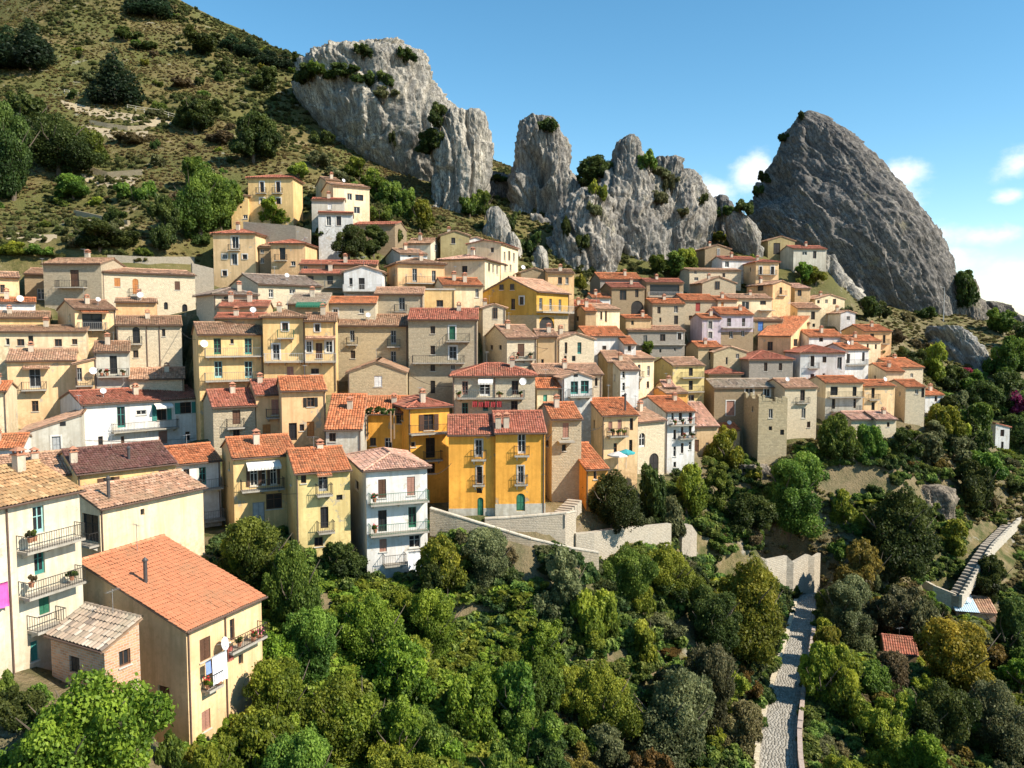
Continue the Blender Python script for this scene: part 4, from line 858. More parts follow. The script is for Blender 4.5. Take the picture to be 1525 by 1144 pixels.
    if h.get('ruin'):
        rg = random.Random(5); roof = None
        for face, L in (('R', LR), ('L', LL)):
            P = FP(face); t = 0.0 if face == 'R' else .5
            while t < L:
                w = rg.uniform(.3, .8); hh = max(.12, .9 * abs(math.sin(t * .9 + 1.2)) + rg.uniform(-.2, .35)); zz = H
                while zz < H + hh:
                    k = rg.uniform(.2, .32); m = MB(); fbox(m, P, t + rg.uniform(0, .04), min(t + w, L) - .01, -.5 + rg.uniform(-.05, .05), rg.uniform(-.03, .04), zz - .01, zz + k); m.build('stone', wm, root); zz += k
                t += w
    elif rt == 'f':
        m = MB(); m.box(-.12, LR + .12, -.12, LL + .12, H, H + .22); roof = m.build('roof', plaster((0.5, 0.47, 0.41)), root)
        m = MB(); m.box(0.1, LR - .1, .1, LL - .1, H + .222, H + .26); m.build('roof_screed', plain(ROOFC[rc], 0.95), roof)
    else:
        m = MB()
        for (P0, e, U, ln, run, ins) in planes:
            N = U.cross(e) * -1
            if N.z < 0: N = -N
            if ins: tr = max(0.01, ln - 2 * ins); a = [P0, P0 + e * ln, P0 + U * run + e * (ins + tr), P0 + U * run + e * ins]
            else: a = [P0, P0 + e * ln, P0 + U * run + e * ln, P0 + U * run]
            m.hexa([x - N * .14 for x in a] + [x - N * .065 for x in a])
        roof = m.build('roof', plain((0.30, 0.20, 0.13), 0.95), root)
        d = h['d']; tw, tl = (.24, .42) if d < 82 else ((.27, .5) if d < 115 else (.34, .7))
        if h.get('tw'): tw, tl = h['tw']
        link('roof_tiles', tile_mesh(planes, tw, tl, idx, roof_caps(rt, LR, LL, H, p, o, so), .08 if h.get('even') else .25), tiles(ROOFC[rc]), roof)['kind'] = 'stuff'
        if h.get('sheet'):
            P0, e, U, ln, run, ins = planes[0]; N = e.cross(U); N = N if N.z > 0 else -N; m = MB(); nn = 22; wv = ln * .58
            for i in range(nn):
                a, b = i / nn * wv - .1, (i + 1) / nn * wv - .1; za, zb_ = (.19, .13) if i % 2 else (.13, .19)
                m.poly([P0 + e * a - U * .2 + N * za, P0 + e * b - U * .2 + N * zb_, P0 + e * b + U * (run + .1) + N * zb_, P0 + e * a + U * (run + .1) + N * za])
            m.build('roof_sheet', plain((0.50, 0.66, 0.76), .5, .1), roof)
        # gutters on the eaves that face the valley
        if d < 135:
            for (P0, e, U, ln, run, ins) in planes:
                n_out = Vector((-U.x, -U.y, 0)).normalized()
                if n_out.y < -0.5 or n_out.x < -0.5:
                    m = MB(); a = P0 + n_out * .05 - Vector((0, 0, .06)); m.tube(a, a + e * ln, .075, None, 6); m.build('gutter', plain((0.12, 0.075, 0.055), 0.5), roof)
    for (face, t0, t1, z0, z1, k, opt, deep) in wins: add_window(h, root, face, t0, t1, z0, z1, k, opt, deep)
    rr = random.Random(idx * 31 + 5); nch = 0
    for q in items:
        k = q[0][0]
        if k == 'B' or k == 'S':
            u0, u1, v = map(float, q[1:4]); dep = float(q[4]) if len(q) > 4 else .95; um = (u0 + u1) / 2; face = 'R' if um >= h['xm'] else 'L'
            ta, _ = loc(u0, v, face); tb, _ = loc(u1, v, face); _, z = loc(um, v, face); c = q[0][1:] and {'y': (0.20, 0.20, 0.19), 'w': (0.55, 0.53, 0.5)}.get(q[0][1], SHUT.get(q[0][1])) or IRON
            if abs(tb - ta) > .5: add_balcony(h, root, face, min(ta, tb), max(ta, tb), z, dep, c, k == 'B')
        elif k == 'T':
            u0, u1, v = map(float, q[1:4]); um = (u0 + u1) / 2; face = 'R' if um >= h['xm'] else 'L'
            ta, _ = loc(u0, v, face); tb, _ = loc(u1, v, face); _, z = loc(um, v, face); P = FP(face); a, b = min(ta, tb), max(ta, tb); dep = .9
            m = MB(); m.hexa([P(a, dep, z - .35), P(b, dep, z - .35), P(b, -.02, z - .05), P(a, -.02, z - .05), P(a, dep, z - .27), P(b, dep, z - .27), P(b, -.02, z + .05), P(a, -.02, z + .05)])
            cn = m.build('canopy', plain((0.35, 0.2, 0.12), 0.9), root)
            e = Vector(P(b, 0, 0)) - Vector(P(a, 0, 0)); U = Vector(P(a, 0, z + .05)) - Vector(P(a, dep, z - .27)); run = U.length
            link('roof_tiles', tile_mesh([(Vector(P(a, dep, z - .26)), e.normalized(), U.normalized(), e.length, run, 0)], .24, .4, idx + 77, []), tiles(ROOFC['o' if 'o' in q[0] else 't']), cn)['kind'] = 'stuff'
        elif k == 'N':                                       # cloth awning
            u0, u1, v = map(float, q[1:4]); um = (u0 + u1) / 2; face = 'R' if um >= h['xm'] else 'L'
            ta, _ = loc(u0, v, face); tb, _ = loc(u1, v, face); _, z = loc(um, v, face); P = FP(face); a, b = min(ta, tb), max(ta, tb)
            m = MB(); m.hexa([P(a, 1.1, z - .5), P(b, 1.1, z - .5), P(b, 0, z - .04), P(a, 0, z - .04), P(a, 1.1, z - .47), P(b, 1.1, z - .47), P(b, 0, z), P(a, 0, z)])
            n = max(3, int((b - a) / .3))
            for i in range(n): x = a + (b - a) * i / n; fbox(m, P, x, x + (b - a) / n * .9, 1.09, 1.11, z - .72, z - .495)
            m.build('awning', plain(SHUT[q[0][1]] if len(q[0]) > 1 else (0.75, 0.72, 0.66), 0.9), root)
        elif k in 'CP':
            pl = ray_local(h, float(q[1]), float(q[2]), planes) if planes else None; nch += 1
            if pl is None: pl = Vector((LR * .6, LL * .5, H + min(LR, LL) / 2 * tp * (rt in ('gr', 'gl', 'h'))))
            chimney(roof, min(max(pl.x, .2), LR - .2), min(max(pl.y, .3), LL - .3), pl.z, float(q[3]) if len(q) > 3 else .95, k, h['d'] > 120)
        elif k == 'K':
            um, v = float(q[1]), float(q[2]); face = 'R' if um >= h['xm'] else 'L'; t, z = loc(um, v, face); P = FP(face)
            dish(root, P(t, .5, z), Vector(P(0.25, 1, .25)) - Vector(P(0, 0, 0)), .45)
        elif k == 'D':
            um, v = float(q[1]), h['ye'] + 6; face = 'R' if um >= h['xm'] else 'L'; t, z = loc(um, v, face); P = FP(face); m = MB(); m.tube(P(t, .08, -.5), P(t, .08, H - .1), .055, None, 6); m.build('downpipe', plain((0.14, 0.09, 0.07), 0.5), root)
    if nch == 0 and planes and h.get('chim', True) and rr.random() < .62:
        P0, e, U, ln, run, ins = planes[0 if rt != 'h' else rr.choice((0, 2))]; s = ln * rr.uniform(.3, .75); pl = P0 + e * s + U * run * rr.uniform(.55, .85)
        if not ins or min(s, ln - s) > ins * .9 or True:
            chimney(roof, min(max(pl.x, .35), LR - .35), min(max(pl.y, .35), LL - .35), pl.z - .05, rr.uniform(.7, 1.1), 'C', h['d'] > 120)
    if planes and h['d'] < 140 and rr.random() < .55:         # television aerial
        P0, e, U, ln, run, ins = planes[0]; b = P0 + e * ln * rr.uniform(.4, .6) + U * run * .9; m = MB(); hh = rr.uniform(1.3, 2.1)
        m.tube(b - Vector((0, 0, .2)), b + Vector((0, 0, hh)), .022, None, 4); an = rr.uniform(0, 3); dx = Vector((math.cos(an), math.sin(an), 0)); dy = Vector((-dx.y, dx.x, 0)); tpz = b + Vector((0, 0, hh - .1))
        m.tube(tpz - dx * .5, tpz + dx * .6, .015, None, 4)
        for i in range(6): c = tpz + dx * (-.45 + .2 * i); m.tube(c - dy * .22, c + dy * .22, .01, None, 4)
        m.build('aerial', plain((0.35, 0.35, 0.35), 0.4, 0.5), roof)
    if planes and h['d'] < 170 and rr.random() < .14:
        P0, e, U, ln, run, ins = planes[0]; b = P0 + e * ln * rr.uniform(.2, .8) + U * run * .45; dish(roof, b + Vector((0, 0, .75)), (rr.uniform(-.2, .4), -1, .45), rr.uniform(.32, .45)); m = MB(); m.tube(b - Vector((0, 0, .2)), b + Vector((0, 0, .75)), .03, None, 5); m.build('dish_mast', plain((0.4, 0.4, 0.4), .5), roof)
    if h['d'] < 120 and h.get('pipe', True) and rr.random() < .8:
        P = FP('R'); t = LR - .15 if rr.random() < .5 else .12; m = MB(); m.tube(P(t, .08, -.5), P(t, .08, H - .12), .055, None, 6); m.build('downpipe', plain((0.15, 0.10, 0.08), 0.5), root)
    return root
# ================================================================ build
for h in HOUSES: solve(h)
TX, TY, TZ = make_terrain()

# ---------------------------------------------------------------- rocks
@cached
def rock_mat(c, tilt):
    t = NT('bare_rock'); w = t.pos(); st = t.pos((1, 1, 1), (0, R(tilt), 0))
    mp = t.n('ShaderNodeMapping'); mp.inputs['Scale'].default_value = (0.55, 0.3, 0.07); t.l(st, mp.inputs[0])
    n1 = t.noise(w, 0.08, 6, 0.65); n2 = t.noise(w, 0.7, 7, 0.7); ns = t.noise(mp.outputs[0], 1.0, 6, 0.65, dist=0.4)
    col = t.mix(t.ramp(n1, [(0.35, 0.0), (0.65, 1.0)]), mul((c[0], c[1], c[2] * .97), .86), mul((c[0] * 1.04, c[1], c[2] * 0.94), 1.14))
    col = t.mix(t.ramp(ns, [(0.40, 0.95), (0.62, 0.0)]), col, mul((c[0] * .92, c[1] * .93, c[2] * .98), .42))
    col = t.mix(t.ramp(n2, [(0.38, 0.6), (0.52, 0.0)]), col, mul(c, .55))
    col = t.mix(t.ramp(t.noise(w, 0.16, 5, 0.7), [(0.58, 0.0), (0.70, 0.55)]), col, (0.22, 0.20, 0.10))
    nc = t.noise(mp.outputs[0], 2.3, 5, 0.6, dist=0.8); crack = t.ramp(t.math('ABSOLUTE', t.math('SUBTRACT', nc, 0.5)), [(0.0, 0.95), (0.012, 0.8), (0.034, 0.0)])
    col = t.mix(crack, col, mul(c, .2))
    vo = t.n('ShaderNodeTexVoronoi', feature='DISTANCE_TO_EDGE'); mv = t.n('ShaderNodeMapping'); mv.inputs['Scale'].default_value = (0.16, 0.12, 0.07); t.l(st, mv.inputs[0]); wz = t.noise(w, 0.35, 4, 0.6, out=1); va = t.n('ShaderNodeVectorMath', operation='MULTIPLY_ADD'); t.l(wz, va.inputs[0]); va.inputs[1].default_value = (.45, .45, .45); t.l(mv.outputs[0], va.inputs[2]); t.l(va.outputs[0], vo.inputs['Vector']); joint = t.ramp(vo.outputs['Distance'], [(0.0, 0.8), (0.02, 0.5), (0.05, 0.0)])      # fracture joints
    col = t.mix(joint, col, mul(c, .25))
    wv = t.n('ShaderNodeTexWave', wave_type='BANDS', bands_direction='X', wave_profile='SAW'); t.l(st, wv.inputs['Vector']); t.val(wv, Scale=0.16, Distortion=9.0, Detail=5.0, Detail_Scale=0.25, Detail_Roughness=0.65)
    wf = wv.outputs['Fac']; col = t.mix(t.ramp(wf, [(0.0, 0.4), (0.12, 0.0)]), col, mul(c, .5))
    n4 = t.noise(w, 2.6, 5, 0.75); col = t.mix(t.ramp(n4, [(0.36, 0.55), (0.5, 0.0)]), col, mul(c, .5))
    hgt = t.math('ADD', t.math('ADD', t.math('MULTIPLY', wf, 0.9), t.math('MULTIPLY', n4, 0.4)), t.math('ADD', t.math('MULTIPLY', joint, -1.1), t.math('ADD', ns, t.math('MULTIPLY', n2, 0.7))))
    t.bsdf(col, 0.95, t.bump(hgt, 0.6, 0.45), 0.15); return t.m
ROCK_BVH = []
def rock(name, label, rows, d, thick, c=(0.36, 0.335, 0.295), tilt=0, amp=1.0, nz=170, nm=170, pits=(), deep=14, groove=1.15, cat='rock', rough=1.0):
    rows = sorted(rows); vs = np.array([r[0] for r in rows], float); ul = np.array([r[1] for r in rows], float); ur = np.array([r[2] for r in rows], float)
    dc = d + thick; V = np.zeros((nz, nm, 3)); vb = vs[-1] + deep / dc * F
    nf = int(nm * .76); th = np.r_[np.linspace(np.pi, 2 * np.pi, nf, endpoint=False), np.linspace(2 * np.pi, 3 * np.pi, nm - nf, endpoint=False)]; s = np.linspace(0, 1, nz)
    vv = vs[0] + (vb - vs[0]) * s ** 1.25
    L = np.interp(vv, vs, ul); Rr = np.interp(vv, vs, ur)
    ker = np.array([1, 2, 3, 2, 1.]) / 9
    L[3:-3] = np.convolve(L, ker, 'same')[3:-3]; Rr[3:-3] = np.convolve(Rr, ker, 'same')[3:-3]
    for i in range(nz):
        a = ray(L[i], vv[i], dc); b = ray(Rr[i], vv[i], dc); aa, ab = math.atan2(a.x, a.y), math.atan2(b.x, b.y); am = (aa + ab) / 2; dist = dc / math.cos(am)
        hw = max(.05, math.tan((ab - aa) / 2) * dist) * (0.02 if i == 0 else 1); ty = min(thick, hw * 0.95 + 1.0) * (0.02 if i == 0 else 1)
        cs, sn = np.cos(th), np.sin(th); ex = 2 / 2.5; px_ = hw * np.sign(cs) * np.abs(cs) ** ex; py_ = ty * np.sign(sn) * np.abs(sn) ** ex; sa, ca = math.sin(am), math.cos(am)
        V[i, :, 0] = dist * sa + px_ * ca + py_ * sa; V[i, :, 1] = dist * ca - px_ * sa + py_ * ca; V[i, :, 2] = (a.z + b.z) / 2
    X, Y, Z = V[..., 0], V[..., 1], V[..., 2]; cX = (X.max(1, keepdims=True) + X.min(1, keepdims=True)) / 2; cY = (Y.max(1, keepdims=True) + Y.min(1, keepdims=True)) / 2
    nx, ny = X - cX, Y - cY; ln = np.hypot(nx, ny) + 1e-6; nx /= ln; ny /= ln
    ct, st_ = math.cos(R(tilt)), math.sin(R(tilt)); gx = X * ct + Z * st_; gz = -X * st_ + Z * ct
    wq = fbm(X * .05 + 3, Y * .05, Z * .05, 3)
    q = gx * .17 + .9 * wq; saw = q - np.floor(q); q2 = gx * .47 + 1.3 * wq + .5 * fbm(X * .2, Y * .2, Z * .2, 2); saw2 = q2 - np.floor(q2)
    ledge = Z * .13 + 1.2 * fbm(X * .06, Y * .06, Z * .03 + 8, 3); lsaw = ledge - np.floor(ledge)
    q3 = gx * 1.05 + 2.2 * wq + .6 * fbm(X * .3, Y * .3, Z * .12, 2); saw3 = q3 - np.floor(q3)
    dsp = 1.7 * amp * fbm(X * .045, Y * .045, Z * .035, 3) + groove * (1.15 * (0.45 - np.abs(fbm(gx * .11, Y * .11, gz * .018, 3))) + .8 * (saw - .5) + (.36 * (saw2 - .5) + .24 * (saw3 - .5)) * (.6 if rough < .5 else 1)) \
        + .3 * amp * (lsaw - .5) + .5 * amp * fbm(X * .33, Y * .33, Z * .22, 4) + .34 * fbm(X * .95, Y * .95, Z * .6, 3)
    # separate blocks and clefts
    cell = np.floor(gx * .085 + .9 * fbm(X * .04 + 9, Y * .04, Z * .04, 2)); blk = vnoise(cell * 3.7 + .5, np.floor(gz * .045 + .35 * cell) * 2.9 + .5, 0 * X + .5)
    fr = gx * .085 + .9 * fbm(X * .04 + 9, Y * .04, Z * .04, 2); cleft = np.exp(-((fr - np.floor(fr) - .5) / .07) ** 2)
    dsp = dsp + rough * (1.5 * blk - 1.3 * np.roll(cleft, 0)) + rough * .5 * amp * fbm(X * .2 + 4, Y * .2, Z * .16, 3)
    dsp = dsp - dsp.mean()
    for (u, v, r, dep) in pits:
        p = ray(u, v, d); dsp = dsp - dep * np.exp(-(((X - p.x) / r) ** 2 + ((Z - p.z) / (r * 1.35)) ** 2) ** 2) * (Y < dc)
    k = np.clip(ln / (9 if rough < .5 else 5), 0.1, 1)
    V[..., 0] += nx * dsp * k; V[..., 1] += ny * dsp * k; V[..., 2] += .5 * dsp * k * (s[:, None] < .9)
    idx = np.arange(nz * nm).reshape(nz, nm); nxt = np.roll(idx, -1, 1)
    Q = np.c_[idx[:-1].ravel(), idx[1:].ravel(), nxt[1:].ravel(), nxt[:-1].ravel()]
    me = mesh_np(name, V.reshape(-1, 3), Q); o = link(name, me, rock_mat(c, tilt), None, False); tag(o, label, cat)
    sub = V[::3, ::3]; ii = np.arange(sub.shape[0] * sub.shape[1]).reshape(sub.shape[:2]); jj = np.roll(ii, -1, 1)
    ROCK_BVH.append(BVHTree.FromPolygons([tuple(p) for p in sub.reshape(-1, 3)], [tuple(q) for q in np.c_[ii[:-1].ravel(), ii[1:].ravel(), jj[1:].ravel(), jj[:-1].ravel()].tolist()]))
    return o
PALE = (0.52, 0.485, 0.42); GREYR = (0.43, 0.40, 0.355); DARKR = (0.29, 0.27, 0.25)
rock('rock_cliff', 'broad pale limestone cliff rising behind the hillside villas', [(66, 560, 588), (72, 528, 600), (80, 500, 612), (88, 478, 626), (96, 450, 634), (108, 438, 638), (125, 436, 636), (140, 440, 646), (155, 448, 654), (165, 455, 668), (200, 478, 694), (240, 512, 704), (280, 550, 706), (320, 590, 700), (355, 620, 694)], 190, 42, PALE, 8, 1.2, 250, 260)
rock('rock_buttress', 'upright rock buttress stepping down from the pale cliff', [(163, 682, 694), (169, 672, 706), (178, 664, 716), (200, 655, 724), (240, 650, 729), (280, 640, 726), (320, 625, 716), (352, 600, 704)], 186, 17, PALE, 0, .9, 190, 170)
rock('rock_saddle', 'shadowed rock saddle in the gap between cliff and spire', [(256, 712, 722), (264, 704, 752), (274, 700, 772), (320, 695, 778)], 214, 12, DARKR, 0, .7, 100, 110)  # dark rock colour stands in for the shade of the gap
rock('rock_spire', 'tall blunt rock spire pitted with caves', [(174, 786, 822), (184, 776, 832), (205, 769, 842), (230, 767, 852), (262, 765, 858), (300, 763, 864), (350, 762, 868), (400, 764, 872)], 200, 14, GREYR, 0, .9, 220, 200, ((790, 235, 3.2, 4), (808, 250, 2.2, 4.5), (797, 290, 3.0, 3.5), (815, 300, 2.6, 3), (785, 268, 2, 3), (780, 300, 2.4, 3.2)))
rock('rock_peak', 'rounded rock peak in the middle of the crag', [(203, 928, 944), (212, 918, 952), (230, 911, 958), (255, 906, 963), (285, 893, 975), (320, 880, 990), (360, 868, 1000), (430, 850, 1010)], 190, 17, GREYR, 4, .9, 210, 190)
rock('rock_shoulder', 'wide rock shoulder of the crag with vertical cracks', [(237, 984, 1012), (248, 968, 1022), (268, 955, 1034), (290, 940, 1048), (320, 930, 1057), (350, 925, 1056), (390, 910, 1040), (430, 900, 1020)], 193, 18, GREYR, 0, .9, 210, 210)
rock('low_crag', 'low rock foot between the spire and the peak', [(283, 874, 892), (300, 852, 902), (330, 838, 915), (365, 824, 925), (400, 814, 925), (430, 812, 925)], 180, 14, GREYR, 0, .9, 150, 150)
rock('great_rock', 'huge dark tilted rock with slanting strata', [(166, 1202, 1208), (172, 1190, 1220), (180, 1181, 1236), (190, 1174, 1250), (202, 1166, 1264), (225, 1157, 1286), (250, 1145, 1310), (280, 1130, 1336), (310, 1120, 1360), (340, 1113, 1381), (372, 1112, 1399), (405, 1118, 1414), (440, 1130, 1426), (475, 1150, 1436)], 226, 36, DARKR, 32, .5, 300, 320, ((1183, 235, 6, 5), (1150, 360, 9, 3)), groove=1.45, rough=.25)
rock('boulder', 'tilted oval boulder leaning beside the great rock', [(316, 1092, 1104), (330, 1086, 1118), (350, 1085, 1130), (370, 1090, 1137), (384, 1098, 1136)], 200, 7, GREYR, 20, .5, 90, 90, cat='boulder')
rock('boulder', 'dark hump of rock in the notch behind the tilted boulder', [(292, 1064, 1080), (302, 1058, 1092), (330, 1056, 1100), (360, 1056, 1110)], 224, 8, DARKR, 0, .5, 80, 80, cat='boulder')
rock('boulder', 'brown rock knob behind a tree at the great rock foot', [(408, 1425, 1440), (420, 1412, 1452), (445, 1405, 1460), (475, 1400, 1470)], 232, 9, (0.33, 0.29, 0.24), 0, .6, 80, 80, cat='boulder')
rock('boulder', 'rocky crest beyond the tree at the village edge', [(448, 1462, 1480), (458, 1452, 1500), (475, 1445, 1525)], 250, 9, (0.30, 0.27, 0.23), 0, .6, 80, 90, cat='boulder')
rock('rock_slab', 'bare grey rock slab sloping below the great rock', [(486, 1385, 1435), (500, 1378, 1450), (525, 1385, 1462), (556, 1400, 1470)], 192, 5, (0.48, 0.46, 0.43), 30, .5, 110, 110)
rock('rock_slab', 'pale scree slab under the great rock beside small houses', [(380, 1228, 1242), (400, 1222, 1252), (425, 1214, 1268), (448, 1205, 1285)], 196, 9, (0.47, 0.44, 0.385), 24, .5, 90, 90)
rock('boulder', 'pointed boulder among trees below the gap in the cliffs', [(308, 732, 742), (320, 724, 752), (345, 720, 758), (365, 722, 762)], 178, 5, PALE, 0, .4, 70, 70, cat='boulder')
rock('boulder', 'small pale rock tooth behind the slim white building', [(346, 757, 765), (360, 752, 774), (385, 750, 778), (405, 752, 780)], 160, 4, PALE, 0, .4, 70, 70, cat='boulder')
rock('boulder', 'short rock stump beneath the spire', [(366, 800, 808), (376, 792, 814), (395, 788, 816)], 160, 4, PALE, 0, .4, 60, 60, cat='boulder')
rock('boulder', 'jagged rock shelf sticking out of the slope below the long balconies', [(722, 1345, 1395), (729, 1318, 1415), (745, 1300, 1420)], 133, 3.5, (0.33, 0.28, 0.22), 10, .7, 90, 90, cat='boulder', deep=6)
rock('boulder', 'pale rocky ledge at the foot of the ruined house', [(690, 1100, 1140), (700, 1090, 1160), (715, 1085, 1150)], 130, 3, (0.42, 0.36, 0.29), 0, .6, 70, 70, cat='boulder', deep=5)
rock('boulder', 'crumbling rock patch under the stone ramp parapet', [(800, 770, 795), (812, 766, 802), (850, 768, 800)], 79, 2.2, (0.46, 0.39, 0.30), 0, .5, 60, 60, cat='boulder', deep=4)

# ---------------------------------------------------------------- houses
for i, h in enumerate(HOUSES): build_house(h, i + 1)

# ---------------------------------------------------------------- walls, road, steps, fences
def wall_strip(name, label, pts, thick=.4, mat=None, cat='wall', coping=True, jag=0.0):
    """pts: (u, v top, v foot, distance); a standing wall with its own thickness"""
    tops = [ray(u, a, d) for (u, a, b, d) in pts]; ft = [ray(u, b, d).z for (u, a, b, d) in pts]
    o0 = tops[0].copy(); o0.z = min(ft); root = empty(name, o0, 0, label, cat); m = MB(); c = MB()
    for i in range(len(tops) - 1):
        p, q = tops[i] - o0, tops[i + 1] - o0; zp, zq = ft[i] - o0.z - 1.2, ft[i + 1] - o0.z - 1.2
        e = Vector((q.x - p.x, q.y - p.y, 0)).normalized(); n = Vector((-e.y, e.x, 0)) * thick
        m.hexa([(p.x, p.y, zp), (q.x, q.y, zq), (q.x + n.x, q.y + n.y, zq), (p.x + n.x, p.y + n.y, zp), p, q, q + n, p + n])
        if coping:
            k = max(1, int((q - p).length / 1.1)); nn = n.normalized()
            for j in range(k):
                a = p.lerp(q, j / k + .01 / k); b = p.lerp(q, (j + 1) / k - .01 / k); z = Vector((0, 0, random.uniform(.0, .02))); w = nn * (thick + .06); back = nn * -.06
                cm = MB(); cm.hexa([a + back + z, b + back + z, b + w + z, a + w + z, a + back + z + Vector((0, 0, .12)), b + back + z + Vector((0, 0, .12)), b + w + z + Vector((0, 0, .12)), a + w + z + Vector((0, 0, .12))])
                cm.build('coping_stone', plaster((0.60, 0.55, 0.46)), root)
    m.build('wall_body', mat or stone((0.50, 0.44, 0.34), 0), root); return root
wall_strip('parapet_wall', 'long stone parapet wall descending beside the orange houses', [(640, 758, 780, 77.5), (680, 770, 786, 77.0), (720, 782, 797, 76.8), (790, 803, 816, 76.8), (850, 817, 829, 77.5), (892, 824, 835, 78.5)], .4, stone((0.42, 0.36, 0.27), 0))
wall_strip('retaining_wall', 'pale retaining wall of the yard before the arched door', [(722, 774, 792, 78.9), (760, 772, 803, 79.2), (800, 769, 812, 79.4), (842, 765, 818, 79.8), (858, 762, 822, 81.5)], .5, stone((0.48, 0.42, 0.33), 0))
wall_strip('retaining_wall', 'rough pale rubble wall below the big leafy tree', [(858, 795, 830, 81), (885, 793, 826, 82), (920, 787, 816, 85), (960, 784, 810, 89), (1000, 780, 810, 93)], .6, stone((0.46, 0.41, 0.33), 0), coping=False)
wall_strip('retaining_wall', 'tall narrow piece of pale rubble wall with a buttress', [(1016, 786, 825, 97), (1030, 782, 828, 98), (1038, 794, 828, 99)], 1.0, stone((0.46, 0.40, 0.32), 0), coping=False)
wall_strip('retaining_wall', 'folded concrete retaining wall round the bend of the cobbled lane', [(1046, 846, 868, 104), (1075, 838, 868, 106), (1100, 833, 868, 106.8), (1124, 826, 866, 108.8), (1142, 834, 866, 109), (1172, 828, 868, 112), (1182, 838, 870, 112), (1204, 826, 872, 115), (1213, 830, 874, 115.2), (1222, 824, 876, 117)], .5, stone((0.46, 0.41, 0.33), 1), coping=False)
wall_strip('terrace_wall', 'low pale wall above the path end of the stepped path', [(1368, 860, 878, 123), (1390, 872, 888, 121), (1425, 886, 898, 119.5)], .5, stone((0.50, 0.44, 0.35), 0), coping=False)
wall_strip('retaining_wall', 'grey stone retaining wall under the blue windowed villa', [(362, 330, 345, 144), (400, 333, 352, 143), (440, 336, 362, 142), (462, 342, 366, 142)], .6, stone((0.38, 0.34, 0.27), 0), coping=False)
wall_strip('retaining_wall', 'grey stone wall beside the cream tower house', [(286, 392, 440, 131), (318, 400, 440, 133)], .6, stone((0.36, 0.32, 0.26), 0), coping=False)

def gwall(name, label, px, hgt, mat, cat='wall', thick=.6):
    pts = [ground_hit(u, v) for (u, v) in px]; pts = [p for p in pts if p is not None]
    if len(pts) < 2: return
    o0 = pts[0]; root = empty(name, o0, 0, label, cat); m = MB()
    for p, q in zip(pts[:-1], pts[1:]):
        p = p - o0; q = q - o0; e = Vector((q.x - p.x, q.y - p.y, 0)).normalized(); n = Vector((-e.y, e.x, 0)) * thick; dn = Vector((0, 0, -1)); up = Vector((0, 0, hgt))
        m.hexa([p + dn, q + dn, q + n + dn, p + n + dn, p + up, q + up, q + n + up, p + n + up])
    m.build('wall_body', mat, root)
TERR = stone((0.36, 0.30, 0.20), 1)
gwall('terrace_wall', 'upper dry stone terrace wall on the hillside below the fence', [(133, 186), (160, 192), (190, 196), (222, 194)], 1.1, TERR)
gwall('terrace_wall', 'middle dry stone terrace wall on the hillside', [(128, 258), (160, 266), (212, 262)], 1.2, TERR)
gwall('terrace_wall', 'lower dry stone terrace wall above the stone houses', [(110, 322), (150, 330), (190, 336)], .9, TERR)
gwall('terrace_wall', 'stone terrace wall above the long thin roof', [(160, 392), (220, 396), (290, 398)], 1.3, stone((0.36, 0.32, 0.25), 0))

